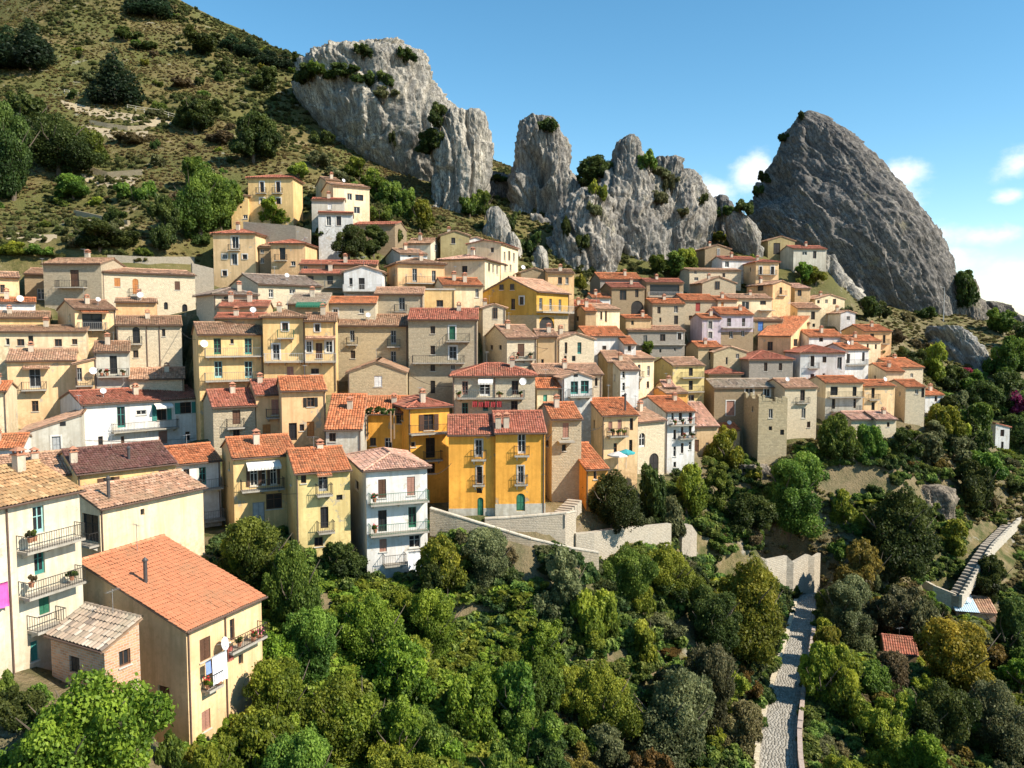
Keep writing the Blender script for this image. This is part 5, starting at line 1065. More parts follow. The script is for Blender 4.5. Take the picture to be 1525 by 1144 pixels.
def cobble_road():
    P = [Vector(p) for p in ROAD]; cum = [0]
    for a, b in zip(P[:-1], P[1:]): cum.append(cum[-1] + (b - a).length)
    def at(s):
        for i in range(len(P) - 1):
            if s <= cum[i + 1] or i == len(P) - 2:
                t = (s - cum[i]) / (cum[i + 1] - cum[i]); return P[i].lerp(P[i + 1], t), (P[i + 1] - P[i]).normalized()
    def HW(s): return 1.75 - .62 * min(1, s / cum[8])
    s = 0; V, Q, T = [], [], []; base = 0; rng = random.Random(3); m = MB(); prev = None
    while s < cum[-1]:
        c, e = at(s); hw = HW(s); n = Vector((-e.y, e.x, 0)); a = (c + n * (hw + .15), c - n * (hw + .15))
        if prev: m.poly([prev[1], a[1], a[0], prev[0]])
        prev = a; s += 1.0
    road = m.build('lane', plain((0.22, 0.195, 0.155), .95)); tag(road, kind='structure')
    s = 0
    while s < cum[-1]:
        c, e = at(s); hw = HW(s); n = Vector((-e.y, e.x, 0)).normalized(); L = rng.uniform(.22, .30); x = -hw
        while x < hw:
            w = rng.uniform(.22, .38); g = .022; z = rng.uniform(.05, .08); b = base
            pts = [(x + g, g), (x + w - g, g), (x + w - g, L - g), (x + g, L - g)]
            for zz, k in ((-.03, 1.0), (z - .025, 1.0), (z, .8)):
                cx = x + w / 2; cy = L / 2
                for (i, j) in pts: V.append(tuple(c + n * (cx + (i - cx) * k) + e * (cy + (j - cy) * k) + Vector((0, 0, zz)) + Vector((0, 0, rng.uniform(-.008, .008)))))
            for r_ in (0, 4):
                for i in range(4): j = (i + 1) % 4; Q.append((b + r_ + i, b + r_ + j, b + r_ + 4 + j, b + r_ + 4 + i))
            Q.append((b + 8, b + 9, b + 10, b + 11)); T += [rng.random()] * 12; base += 12; x += w
        s += L
    me = mesh_np('cobbles', np.array(V), np.array(Q), {'tint': np.array(T)}); t = NT('cobble_stone'); a = t.n('ShaderNodeAttribute', attribute_name='tint'); nn = t.noise(t.pos(), 2.0, 5, .7)
    col = t.mix(t.ramp(a.outputs['Fac'], [(0, .0), (1, 1.0)]), (0.29, 0.265, 0.225), (0.43, 0.40, 0.345)); col = t.mix(t.ramp(nn, [(0.35, .6), (0.55, 0.0)]), col, (0.2, 0.18, 0.14)); t.bsdf(col, .9, t.bump(nn, .4, .03))
    o = link('cobbles', me, t.m, road); tag(o, kind='stuff')
    # side walls
    for side, hgt, nm, lb, col, tk in ((-1, .85, 'lane_wall', 'rose-grey parapet wall on the valley side of the cobbled lane', (0.46, 0.37, 0.32), .45), (1, .28, 'lane_kerb', 'sunlit low kerb wall on the uphill side of the cobbled lane', (0.62, 0.54, 0.40), .5)):
        st, en = (2.0, cum[8] * .74) if side < 0 else (2.0, cum[8] - 1)
        c0, e0 = at(st); root = empty(nm, c0, 0, lb, 'wall'); s = st
        while s < en:
            hw = HW(s); a, ea = at(s); b, eb = at(min(s + 1.55, en)); na = Vector((-ea.y, ea.x, 0)); nb = Vector((-eb.y, eb.x, 0)); a0 = a + na * side * (hw + .02); b0 = b + nb * side * (hw + .02); a1 = a + na * side * (hw + tk); b1 = b + nb * side * (hw + tk)
            hh = hgt * rng.uniform(.8, 1.15); dz = Vector((0, 0, -.8 if side > 0 else -3.0)); uz = Vector((0, 0, hh)); m = MB(); m.hexa([x - c0 + dz for x in (a0, b0, b1, a1)] + [x - c0 + uz for x in (a0, b0, b1, a1)])
            m.build('wall_block', stone(col, 0), root); s += 1.56
cobble_road()

def stairs(label, pts, n, wid, mat, kerb=True):
    P = [ray(*q) for q in pts]
    P = [Vector((p.x, p.y, p.z)) for p in P]; o0 = P[0].copy(); root = empty('stone_stairway', o0, 0, label, 'stairway'); tot = len(P) - 1
    for i in range(n):
        f = i / n * tot; k = min(int(f), tot - 1); a = P[k].lerp(P[k + 1], f - k); f2 = (i + 1) / n * tot; k2 = min(int(f2), tot - 1); b = P[k2].lerp(P[k2 + 1], f2 - k2)
        e = Vector((b.x - a.x, b.y - a.y, 0)).normalized(); nrm = Vector((-e.y, e.x, 0)) * wid; z = max(a.z, b.z); zlo = min(a.z, b.z) - 1.2; m = MB(); j = Vector((random.uniform(-.05, .05), 0, 0))
        q = [a - o0 + j, b - o0 + j, b - o0 + nrm + j, a - o0 + nrm + j]; m.hexa([Vector((p.x, p.y, zlo - o0.z)) for p in q] + [Vector((p.x, p.y, z - o0.z)) for p in q]); m.build('step', mat, root)
        if not kerb: continue
        m = MB(); w2 = Vector((-e.y, e.x, 0)) * -.45; q = [a - o0, b - o0, b - o0 + w2, a - o0 + w2]; m.hexa([Vector((p.x, p.y, zlo - o0.z)) for p in q] + [Vector((p.x, p.y, z - o0.z + .38 + random.uniform(0, .08))) for p in q]); m.build('kerb_stone', stone((0.55, 0.50, 0.42), 0), root)
stairs('stepped stone path with a pale kerb climbing the wooded slope', [(1428, 892, 119), (1452, 852, 123), (1478, 812, 131), (1500, 790, 138), (1540, 752, 152)], 34, 1.5, stone((0.36, 0.32, 0.27), 0))
stairs('short white stone stair beside the arched door of the orange house', [(822, 766, 80.4), (834, 755, 82), (846, 743, 84)], 7, -1.5, stone((0.46, 0.40, 0.32), 0), False)

def fence(label, px, hgt=1.2):
    pts = [ground_hit(u, v) for (u, v) in px]; pts = [p for p in pts if p]
    o0 = pts[0]; root = empty('fence', o0, 0, label, 'fence'); mt = plain((0.62, 0.55, 0.42), .8)
    for p, q in zip(pts[:-1], pts[1:]):
        n = max(2, int((q - p).length / 1.6))
        for i in range(n):
            a = p.lerp(q, i / n); b = p.lerp(q, (i + 1) / n); a.z = ground_z(a.x, a.y); b.z = ground_z(b.x, b.y)
            m = MB(); c = a - o0; m.box(c.x - .07, c.x + .07, c.y - .07, c.y + .07, c.z - .3, c.z + hgt); m.build('post', mt, root)
            for k in (.5, .95):
                m = MB(); m.tube(a - o0 + Vector((0, -.09, hgt * k)), b - o0 + Vector((0, -.09, hgt * k)), .055, None, 5); m.build('rail', mt, root)
fence('pale wooden post and rail fence on the dry hillside', [(190, 164), (215, 168), (240, 172), (262, 178)])
fence('short pale wooden fence above the dark conifer terrace', [(96, 140), (118, 146)], 1.1)

def pole(u, v0, v1, d, label):
    b = ray(u, v1, d); t = ray(u, v0, d); root = empty('lamp_post', b, 0, label, 'lamp post'); hh = t.z - b.z
    m = MB(); m.tube((0, 0, -.5), (0, 0, hh), .11, .07, 8); m.build('post', plain((0.5, 0.5, 0.49), .5), root)
    m = MB(); m.tube((0, 0, hh - .1), (-.9, 0, hh + .1), .04, None, 6); m.build('arm', plain((0.5, 0.5, 0.49), .5), root)
    m = MB(); m.hexa([(-1.3, -.12, hh + .04), (-.8, -.12, hh + .04), (-.8, .12, hh + .04), (-1.3, .12, hh + .04), (-1.25, -.08, hh + .16), (-.85, -.08, hh + .18), (-.85, .08, hh + .18), (-1.25, .08, hh + .16)]); m.build('lamp_head', plain((0.4, 0.4, 0.4), .5), root)
pole(1405, 428, 476, 214, 'tall grey lamp post at the foot of the great rock')

def earth_bank(label, px, wv):
    """pale trodden earth along the foot of a terrace wall, laid on the ground"""
    V, Q = [], []; rows = 5; n = 0; rg = random.Random(len(label)); pts = []
    for (a, b) in zip(px[:-1], px[1:]):
        for k in range(10): pts.append((a[0] + (b[0] - a[0]) * k / 10, a[1] + (b[1] - a[1]) * k / 10))
    for i, (u, v) in enumerate(pts):
        p0 = ground_hit(u, v); p1 = ground_hit(u, v + wv * (.6 + .6 * abs(math.sin(i * .7))) * min(1, i / 4 + .2, (len(pts) - i) / 4 + .2))
        if p0 is None or p1 is None: return
        for j in range(rows): q = p0.lerp(p1, j / (rows - 1)); V.append((q.x, q.y, ground_z(q.x, q.y) + .12))
    for i in range(len(pts) - 1):
        for j in range(rows - 1): k = i * rows + j; Q.append((k, k + 1, k + rows + 1, k + rows))
    t = MATS.get('bank')
    if t is None:
        nt = NT('bare_earth'); n1 = nt.noise(nt.pos(), .8, 6, .7); nt.bsdf(nt.mix(n1, (0.22, 0.17, 0.10), (0.46, 0.38, 0.26)), .95, nt.bump(n1, .8, .2)); t = MATS['bank'] = nt.m
    tag(link('path', mesh_np('path', np.array(V), np.array(Q)), t, None, True), kind='structure')
for q in ([(128, 188), (160, 194), (190, 198), (224, 196)], [(120, 260), (160, 268), (216, 264)], [(100, 324), (150, 332), (196, 338)], [(90, 150), (130, 160), (190, 170), (262, 182)], [(0, 345), (40, 350), (90, 352)]): earth_bank('bank', q, 12)
# ---------------------------------------------------------------- vegetation
def leaf_mesh(name, blobs, n, leaf, seed, flat=0.0, droop=0.0):
    rng = np.random.default_rng(seed); B = np.array(blobs); c = B[:, :3]; r = B[:, 3]
    w = r ** 2; pick = rng.choice(len(B), n * 2, p=w / w.sum()); dr = rng.normal(size=(n * 2, 3)); dr /= np.linalg.norm(dr, axis=1)[:, None]
    p = c[pick] + dr * (r[pick] * (0.55 + 0.5 * rng.random(n * 2) ** 0.5 + (rng.random(n * 2) < .12) * rng.random(n * 2) * .45))[:, None] * np.array([1, 1, 0.85])
    q = np.sqrt((((p[:, None, :] - c[None]) / np.array([1, 1, .85])) ** 2).sum(2)) / r[None]; q[np.arange(len(p)), pick] = 9
    keep = (q.min(1) > 0.62) & (p[:, 2] > 0.02); p = p[keep][:n]; dr = dr[keep][:n]; pick = pick[keep][:n]; m = len(p)
    nr = dr * 0.5 + rng.normal(0, .62, (m, 3)); nr[:, 2] += .3; nr /= np.linalg.norm(nr, axis=1)[:, None]
    t = np.cross(nr, rng.normal(size=(m, 3))); t /= np.linalg.norm(t, axis=1)[:, None] + 1e-9; b = np.cross(nr, t); s = leaf * (0.55 + 0.9 * rng.random(m))[:, None]
    V = np.stack([p - t * s * .5, p + b * s * .34 + nr * s * .06, p + t * s * .55, p - b * s * .34 + nr * s * .06], 1).reshape(-1, 3)
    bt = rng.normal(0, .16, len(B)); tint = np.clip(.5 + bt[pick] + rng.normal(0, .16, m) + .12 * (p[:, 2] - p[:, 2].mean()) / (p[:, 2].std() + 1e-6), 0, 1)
    return mesh_np(name, V, np.arange(m * 4).reshape(m, 4), {'tint': np.repeat(tint, 4)})
def blobs_lobed(seed, lobes, zlo, zhi, rlo, rhi, spread):
    """a few unequal lobes, each studded with small clumps"""
    rg = random.Random(seed); out = []
    for i in range(lobes):
        a = rg.uniform(0, 6.28); q = math.sqrt(rg.random()) * spread if i else 0.12; f = rg.random(); z = zlo + (zhi - zlo) * f; r = rg.uniform(rlo, rhi) * (1.1 - .35 * f)
        c = (math.cos(a) * q, math.sin(a) * q, z); out.append(c + (r * .86,))
        for k in range(9):
            d = Vector((rg.gauss(0, 1), rg.gauss(0, 1), rg.gauss(.25, .8))).normalized(); rr = rg.uniform(.1, .2) * (r / .34)
            p = Vector(c) + d * r * rg.uniform(.75, 1.12)
            if p.z > .08: out.append((p.x, p.y, p.z, rr))
    return out
def blobs_round(seed, nb): return blobs_lobed(seed, 6 + seed % 3, .30, 1.2, .27, .46, .62)
def blobs_bush(seed, nb): return blobs_lobed(seed, 5 + seed % 3, .12, .68, .22, .38, .72)
def blobs_cone(seed, nl=8):
    rg = random.Random(seed); out = []
    for k in range(nl):
        f = k / (nl - 1); rr = (1 - f) * .78 + .06; z = .32 + f * 1.75
        for j in range(max(1, int(9 * (1 - f)) + 1)):
            a = rg.uniform(0, 6.28); out.append((math.cos(a) * rr * rg.uniform(.4, 1), math.sin(a) * rr * rg.uniform(.4, 1), z + rg.uniform(-.08, .08), .16 + .2 * (1 - f)))
    return out
SHAPES = {}
def make_shapes():
    for s in range(4):
        for ci, (rel, n) in enumerate(((.036, 36000), (.058, 20000), (.092, 9000), (.15, 3600))):
            if s > 1 and ci == 0: continue
            SHAPES['tree', ci, s] = leaf_mesh('crown', blobs_round(10 + s + 10 * ci, 52), n, rel * 1.25, s + 40 * ci)
            SHAPES['bush', ci, s] = leaf_mesh('foliage', blobs_bush(130 + s + 10 * ci, 44), int(n * .62), rel * 1.25, s + 9 + 40 * ci)
            if ci > 1: SHAPES['cone', ci, s] = leaf_mesh('crown', blobs_cone(230 + s + 10 * ci), int(n * .6), rel * 1.2, s + 17 + 40 * ci)
        m = MB(); rg = random.Random(70 + s); top = Vector((rg.uniform(-.08, .08), rg.uniform(-.08, .08), .55)); m.tube((0, 0, -.25), top, .075, .05, 7)
        for k in range(6):
            a = k * 1.05 + rg.uniform(-.3, .3); q = top.lerp(Vector((0, 0, .3)), rg.random() * .5); e = q + Vector((math.cos(a) * .5, math.sin(a) * .5, rg.uniform(.3, .6))); m.tube(q, e, .034, .012, 5)
            m.tube(e, e + Vector((math.cos(a + .5) * .22, math.sin(a + .5) * .22, .2)), .012, .005, 4)
        me = bpy.data.meshes.new('trunk'); me.from_pydata(m.v, [], m.f); me.materials.append(bark()); SHAPES['trunk', s] = me
        m = MB(); m.tube((0, 0, -.2), (0, 0, 2.0), .06, .012, 6)
        for k in range(8): a = k * 2.4; z = .4 + k * .18; m.tube((0, 0, z), (math.cos(a) * (.62 - k * .06), math.sin(a) * (.62 - k * .06), z + .02), .02, .006, 4)
        me = bpy.data.meshes.new('trunk'); me.from_pydata(m.v, [], m.f); me.materials.append(bark()); SHAPES['ctrunk', s] = me
        m = MB()
        for k in range(5): a = k * 1.3; m.tube((0, 0, -.15), (math.cos(a) * .4, math.sin(a) * .4, .5), .035, .01, 4)
        me = bpy.data.meshes.new('stem'); me.from_pydata(m.v, [], m.f); me.materials.append(bark()); SHAPES['stem', s] = me
@cached
def bark():
    t = NT('bark'); n = t.noise(t.pos((3, 3, .8)), 2.0, 5, .7); t.bsdf(t.mix(n, (0.06, 0.045, 0.032), (0.20, 0.16, 0.12)), .95); return t.m
@cached
def leafmat(c, c2):
    t = NT('leaves'); a = t.n('ShaderNodeAttribute', attribute_name='tint'); oi = t.n('ShaderNodeObjectInfo')
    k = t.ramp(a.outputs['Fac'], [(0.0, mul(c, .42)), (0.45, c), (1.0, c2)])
    hs = t.n('ShaderNodeHueSaturation'); t.l(k, hs.inputs['Color']); t.l(t.math('MULTIPLY_ADD', oi.outputs['Random'], .05, .475), hs.inputs['Hue']); t.l(t.math('MULTIPLY_ADD', oi.outputs['Random'], .55, .72), hs.inputs['Value'])
    d = t.n('ShaderNodeBsdfPrincipled'); t.l(hs.outputs[0], d.inputs['Base Color']); d.inputs['Roughness'].default_value = .55; d.inputs['Specular IOR Level'].default_value = .25
    tr = t.n('ShaderNodeBsdfTranslucent'); t.l(hs.outputs[0], tr.inputs[0]); mx = t.n('ShaderNodeMixShader'); mx.inputs[0].default_value = .45; t.l(d.outputs[0], mx.inputs[1]); t.l(tr.outputs[0], mx.inputs[2]); t.l(mx.outputs[0], t.out.inputs[0]); return t.m
LEAF = {'green': ((0.0862, 0.144, 0.023), (0.241, 0.31, 0.046)), 'dark': ((0.05, 0.078, 0.018), (0.135, 0.168, 0.036)), 'olive': ((0.115, 0.122, 0.05), (0.25, 0.25, 0.11)), 'lime': ((0.161, 0.19, 0.023), (0.414, 0.402, 0.046)),
        'yellow': ((0.218, 0.196, 0.023), (0.483, 0.38, 0.046)), 'autumn': ((0.138, 0.0978, 0.0253), (0.31, 0.207, 0.046)), 'pine': ((0.023, 0.046, 0.0207), (0.0575, 0.092, 0.0345)), 'dry': ((0.149, 0.115, 0.0517), (0.276, 0.218, 0.103)), 'vivid': ((0.115, 0.18, 0.02), (0.31, 0.385, 0.04)), 'magenta': ((0.23, 0.023, 0.069), (0.46, 0.069, 0.149))}
LOOK = {'green': 'mid green', 'dark': 'dark green', 'olive': 'grey-green', 'lime': 'yellow-green', 'yellow': 'golden yellow', 'autumn': 'russet', 'pine': 'blackish green', 'dry': 'straw brown', 'vivid': 'fresh bright green', 'magenta': 'magenta flowered'}
make_shapes(); NVEG = [0]
LM = [('below the brick outbuilding', 150, 1060, 45), ('beside the cream house with orange sheet roof', 390, 1000, 56), ('under the yellow houses', 440, 830, 70), ('at the foot of the white corner house', 580, 870, 72), ('below the stone parapet', 720, 850, 77), ('below the pale rubble wall', 940, 850, 88), ('beside the low orange lean-to house', 910, 770, 90),
      ('beneath the tall white house', 1010, 740, 114), ('below the tan rose roofed house', 1075, 690, 128), ('below the ruined house', 1160, 760, 124), ('above the folded retaining wall', 1120, 800, 112), ('uphill of the cobbled lane', 1130, 980, 88), ('at the near end of the cobbled lane', 1100, 1120, 70), ('on the valley side of the cobbled lane', 1230, 1000, 92), ('beside the bend of the cobbled lane', 1260, 890, 110),
      ('by the sunken red shed', 1350, 960, 100), ('by the sky-blue hut roof', 1450, 930, 117), ('along the stepped stone path', 1480, 830, 130), ('above the low pale wall of the stepped path', 1390, 850, 122), ('around the jagged rock shelf', 1350, 740, 134), ('below the long balconies', 1270, 680, 137), ('near the lone small white house', 1470, 680, 164), ('below the last white house of the row', 1400, 640, 150),
      ('in the thicket under the parapet slope', 800, 930, 76), ('in the deep thicket of the lower slope', 620, 1000, 64), ('in the thicket beside the sunny clearing', 700, 940, 72), ('at the bottom of the slope', 760, 1130, 58), ('in the hollow below the bare soil', 960, 1060, 72), ('around the bare soil bank', 1010, 930, 84),
      ('above the blue windowed villa', 400, 240, 170), ('beside the cream villa', 570, 280, 165), ('behind the cream tower house', 310, 350, 145), ('above the long stone house', 220, 380, 136), ('above the cream house row', 40, 380, 130), ('by the lower terrace wall', 150, 325, 150), ('by the middle terrace wall', 170, 262, 170), ('by the upper terrace wall', 180, 190, 190), ('by the wooden fence', 240, 170, 196), ('on the hill crest', 330, 70, 270), ('high on the hill', 150, 60, 250), ('on the hill shoulder beside the cliff', 440, 180, 215), ('on the open middle hillside', 320, 150, 220), ('on the far flank of the hill', 30, 130, 215),
      ('on top of the pale cliff', 550, 90, 225), ('on the ledge of the pale cliff', 650, 210, 200), ('on the buttress', 690, 190, 200), ('in the gap between cliff and spire', 730, 300, 200), ('on the spire top', 815, 190, 212), ('at the foot of the spire', 800, 380, 165), ('beside the rounded peak', 890, 270, 205), ('on the rock shoulder', 1000, 270, 207), ('below the rock shoulder', 1000, 400, 185), ('in the notch beside the great rock', 1090, 320, 215), ('on the flank of the great rock', 1160, 230, 250), ('below the shaded grey house', 1200, 420, 190), ('at the foot of the great rock', 1300, 470, 205), ('near the lamp post', 1410, 470, 220), ('beside the grey rock slab', 1420, 530, 195), ('beyond the last houses', 1420, 590, 170), ('on the far wooded slope', 1500, 560, 195), ('beside the long low barn', 530, 370, 148)]
LM = [(a, ray(u, v, d)) for (a, u, v, d) in LM]
def plant(p, wid, hgt, shape, kind, zone, label=None, group=None, far=None):
    """shape: tree, bush, cone; wid and hgt in metres; p is where it is rooted"""
    NVEG[0] += 1; s = NVEG[0] * 7 % 4; rg = random.Random(NVEG[0]); far = p[1] > 105 if far is None else far; cl = 'far' if far else 'near'
    nm = {'tree': 'broadleaf_tree', 'bush': 'bush', 'cone': 'conifer_tree'}[shape]
    if shape == 'tree' and kind == 'olive': nm = 'olive_tree'
    what = {'broadleaf_tree': 'leafy tree', 'bush': 'bush', 'conifer_tree': 'conifer', 'olive_tree': 'olive tree'}[nm]
    near = min(LM, key=lambda q: (q[1] - Vector(p)).length)[0]
    big = (4.6, 2.6) if shape == 'bush' else (7.5, 3.6); mx_ = max(wid, hgt); size = 'large ' if mx_ > big[0] else ('small ' if mx_ < big[1] else '')
    if hgt > 1.45 * wid: size = 'tall slim '
    elif wid > 1.9 * hgt: size += 'low spreading '
    root = empty(nm, p, rg.uniform(0, 6.28), label or f'{size}{LOOK[kind]} {what} {near}', 'bush' if shape == 'bush' else 'tree', group or (None if label else f"{LOOK[kind]} {'bushes' if what == 'bush' else what + 's'} {near}"))
    full = {'tree': 1.45, 'bush': 1.0, 'cone': 2.2}[shape]; sx = wid / 2 / .98; sz = hgt / full; root.scale = (sx, sx * rg.uniform(.85, 1.1), sz)
    want = (.13 if p[1] < 70 else .0019 * p[1]) / max(sx, .4); ci = min(range(4), key=lambda i: abs(math.log((.036, .058, .092, .15)[i] / want))); ci = max(ci, 2) if shape == 'cone' else ci; s = s % 2 if ci == 0 else s
    me = SHAPES[shape, ci, s]
    if not me.materials: me.materials.append(leafmat(*LEAF['green']))
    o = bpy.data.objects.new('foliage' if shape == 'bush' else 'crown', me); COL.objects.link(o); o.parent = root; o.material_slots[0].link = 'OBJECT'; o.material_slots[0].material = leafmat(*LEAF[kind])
    tk = {'tree': 'trunk', 'bush': 'stem', 'cone': 'ctrunk'}[shape]; t = bpy.data.objects.new('stem' if shape == 'bush' else 'trunk', SHAPES[tk, s]); COL.objects.link(t); t.parent = root
    return root
def plant_px(u, vb, vt, w, shape, kind, zone, label=None, d=None, rock=False):
    p = None
    if rock:
        o = Vector((0, 0, 0)); q = ray(u, vb, 1.0).normalized(); best = None
        for b in ROCK_BVH:
            hit = b.ray_cast(o, q)
            if hit[0] is not None and (best is None or hit[3] < best[1]): best = (hit[0], hit[3])
        if best: p = best[0]
    if p is None: p = ray(u, vb, d) if d else ground_hit(u, vb)
    if p is None: return
    if d: p.z = min(p.z, ground_z(p.x, p.y))
    k = p.y / F; top = ray(u, vt, p.y).z
    plant(p - Vector((0, 0, .1)), w * k, max(top - p.z + .1, .8), shape, kind, zone, label)
Z1 = 'on the slope below the village'; Z2 = 'on the dry hillside'; Z3 = 'growing on the rock face'; Z4 = 'among the upper houses'; Z5 = 'beyond the right end of the village'
# trees one can pick out
plant_px(120, 1215, 1000, 250, 'tree', 'vivid', Z1, 'big glossy bright green tree before the brick outbuilding', d=41)
for q in [(30, 1090, 1012, 120, 'bush', 'dark'), (10, 1050, 1000, 60, 'bush', 'green'), (255, 1150, 1085, 60, 'bush', 'green'), (215, 1075, 1030, 60, 'bush', 'vivid'), (290, 1170, 1110, 70, 'bush', 'lime'), (60, 1060, 1020, 70, 'bush', 'green'), (385, 900, 772, 125, 'tree', 'green'), (440, 965, 812, 110, 'tree', 'green'), (352, 880, 800, 70, 'tree', 'vivid'), (505, 868, 806, 76, 'tree', 'dark'), (556, 885, 848, 50, 'bush', 'dark'), (196, 850, 812, 50, 'bush', 'lime'), (420, 1130, 985, 130, 'tree', 'vivid'), (330, 1140, 1060, 90, 'bush', 'vivid'),
          (470, 1030, 905, 120, 'tree', 'green'), (560, 1010, 890, 130, 'tree', 'vivid'), (650, 1000, 880, 110, 'tree', 'vivid'), (520, 1144, 1010, 150, 'tree', 'vivid'), (620, 1150, 1050, 140, 'bush', 'green'), (700, 1100, 980, 150, 'bush', 'vivid'), (780, 1150, 1040, 150, 'bush', 'green'), (590, 1190, 1090, 150, 'bush', 'lime'), (440, 1200, 1080, 130, 'bush', 'vivid'),
          (912, 790, 703, 108, 'tree', 'dark'), (968, 782, 690, 56, 'tree', 'dark'), (1022, 775, 690, 66, 'tree', 'lime'), (730, 888, 788, 108, 'tree', 'olive'), (660, 895, 805, 80, 'tree', 'lime'), (840, 930, 826, 96, 'tree', 'olive'), (925, 905, 812, 110, 'tree', 'green'), (880, 960, 860, 90, 'bush', 'lime'), (1000, 900, 812, 100, 'tree', 'lime'),
          (1080, 895, 852, 60, 'bush', 'lime'), (1130, 890, 855, 50, 'bush', 'olive'), (1170, 890, 862, 40, 'bush', 'green'), (880, 850, 815, 60, 'bush', 'lime'), (950, 840, 800, 70, 'bush', 'green'), (760, 850, 815, 50, 'bush', 'dry'), (690, 815, 785, 50, 'bush', 'olive'), (668, 792, 772, 34, 'bush', 'lime'), (742, 812, 794, 36, 'bush', 'green'), (806, 832, 812, 40, 'bush', 'olive'), (868, 842, 822, 40, 'bush', 'green'), (1112, 985, 836, 150, 'tree', 'lime'), (1060, 980, 880, 110, 'tree', 'dark'), (1080, 705, 642, 56, 'tree', 'lime'), (1178, 800, 678, 130, 'tree', 'green'), (1108, 800, 738, 92, 'tree', 'dark'), (1150, 800, 745, 70, 'bush', 'lime'), (1335, 862, 728, 150, 'tree', 'dark'), (1455, 770, 690, 76, 'tree', 'dark'), (1250, 700, 622, 62, 'tree', 'green'), (1290, 690, 630, 50, 'tree', 'green'),
          (1290, 905, 808, 90, 'tree', 'autumn'), (1425, 1050, 930, 150, 'tree', 'yellow'), (1385, 1130, 1010, 120, 'tree', 'dark'), (1255, 965, 862, 110, 'tree', 'olive'), (1000, 1150, 1000, 150, 'tree', 'olive'), (1060, 1100, 960, 110, 'tree', 'olive'), (900, 1110, 990, 120, 'tree', 'lime'), (1400, 660, 600, 60, 'tree', 'lime'), (1345, 690, 640, 60, 'tree', 'dark'), (1380, 700, 645, 60, 'tree', 'olive'),
          (1250, 1080, 970, 90, 'tree', 'lime'), (1230, 1000, 930, 60, 'tree', 'lime'), (1480, 900, 830, 70, 'tree', 'dark'), (1330, 960, 880, 90, 'tree', 'olive'), (1380, 980, 900, 80, 'tree', 'olive'), (1500, 1000, 900, 90, 'tree', 'dark'), (1480, 1130, 1020, 130, 'tree', 'olive'), (1320, 1144, 1060, 90, 'tree', 'lime'), (1430, 690, 640, 60, 'tree', 'olive'), (1460, 720, 670, 60, 'tree', 'green'), (1000, 800, 740, 60, 'bush', 'olive'), (955, 790, 760, 40, 'bush', 'olive')]:
    plant_px(*q, Z1)
for q in [(172, 158, 72, 82, 'cone', 'pine'), (45, 105, 28, 92, 'cone', 'pine'), (15, 100, 40, 70, 'cone', 'pine'), (20, 300, 160, 100, 'tree', 'dark'), (88, 262, 168, 118, 'tree', 'dark'), (130, 250, 190, 60, 'tree', 'green'), (40, 240, 140, 90, 'tree', 'dark'), (292, 200, 148, 76, 'tree', 'dark'), (300, 360, 245, 100, 'tree', 'green'), (245, 378, 300, 66, 'tree', 'dark'), (330, 345, 280, 60, 'tree', 'green'), (285, 290, 235, 60, 'tree', 'green'),
          (378, 245, 172, 76, 'tree', 'dark'), (400, 235, 195, 50, 'tree', 'dark'), (392, 138, 103, 44, 'tree', 'dark'), (150, 378, 332, 92, 'tree', 'dark'), (110, 300, 262, 66, 'tree', 'green'), (200, 300, 262, 60, 'bush', 'green'), (305, 82, 48, 54, 'tree', 'dark'), (230, 28, -20, 66, 'cone', 'pine'), (205, 15, -20, 40, 'cone', 'pine'), (345, 78, 50, 40, 'cone', 'pine'), (370, 86, 54, 44, 'cone', 'pine'), (400, 100, 68, 44, 'cone', 'pine'), (425, 104, 78, 34, 'cone', 'pine'), (445, 100, 78, 26, 'tree', 'dark'),
          (185, 62, 40, 50, 'bush', 'dark'), (220, 75, 60, 44, 'bush', 'dark'), (335, 110, 88, 40, 'bush', 'dark'), (60, 170, 150, 70, 'bush', 'dry'), (200, 215, 192, 70, 'bush', 'dry'), (330, 215, 190, 60, 'bush', 'dry'), (270, 130, 110, 50, 'bush', 'dry'), (480, 215, 190, 40, 'bush', 'dark'), (470, 250, 225, 50, 'bush', 'olive'), (500, 270, 245, 44, 'bush', 'olive'), (20, 380, 355, 60, 'bush', 'lime'), (60, 385, 362, 50, 'bush', 'green')]:
    plant_px(*q, Z2)
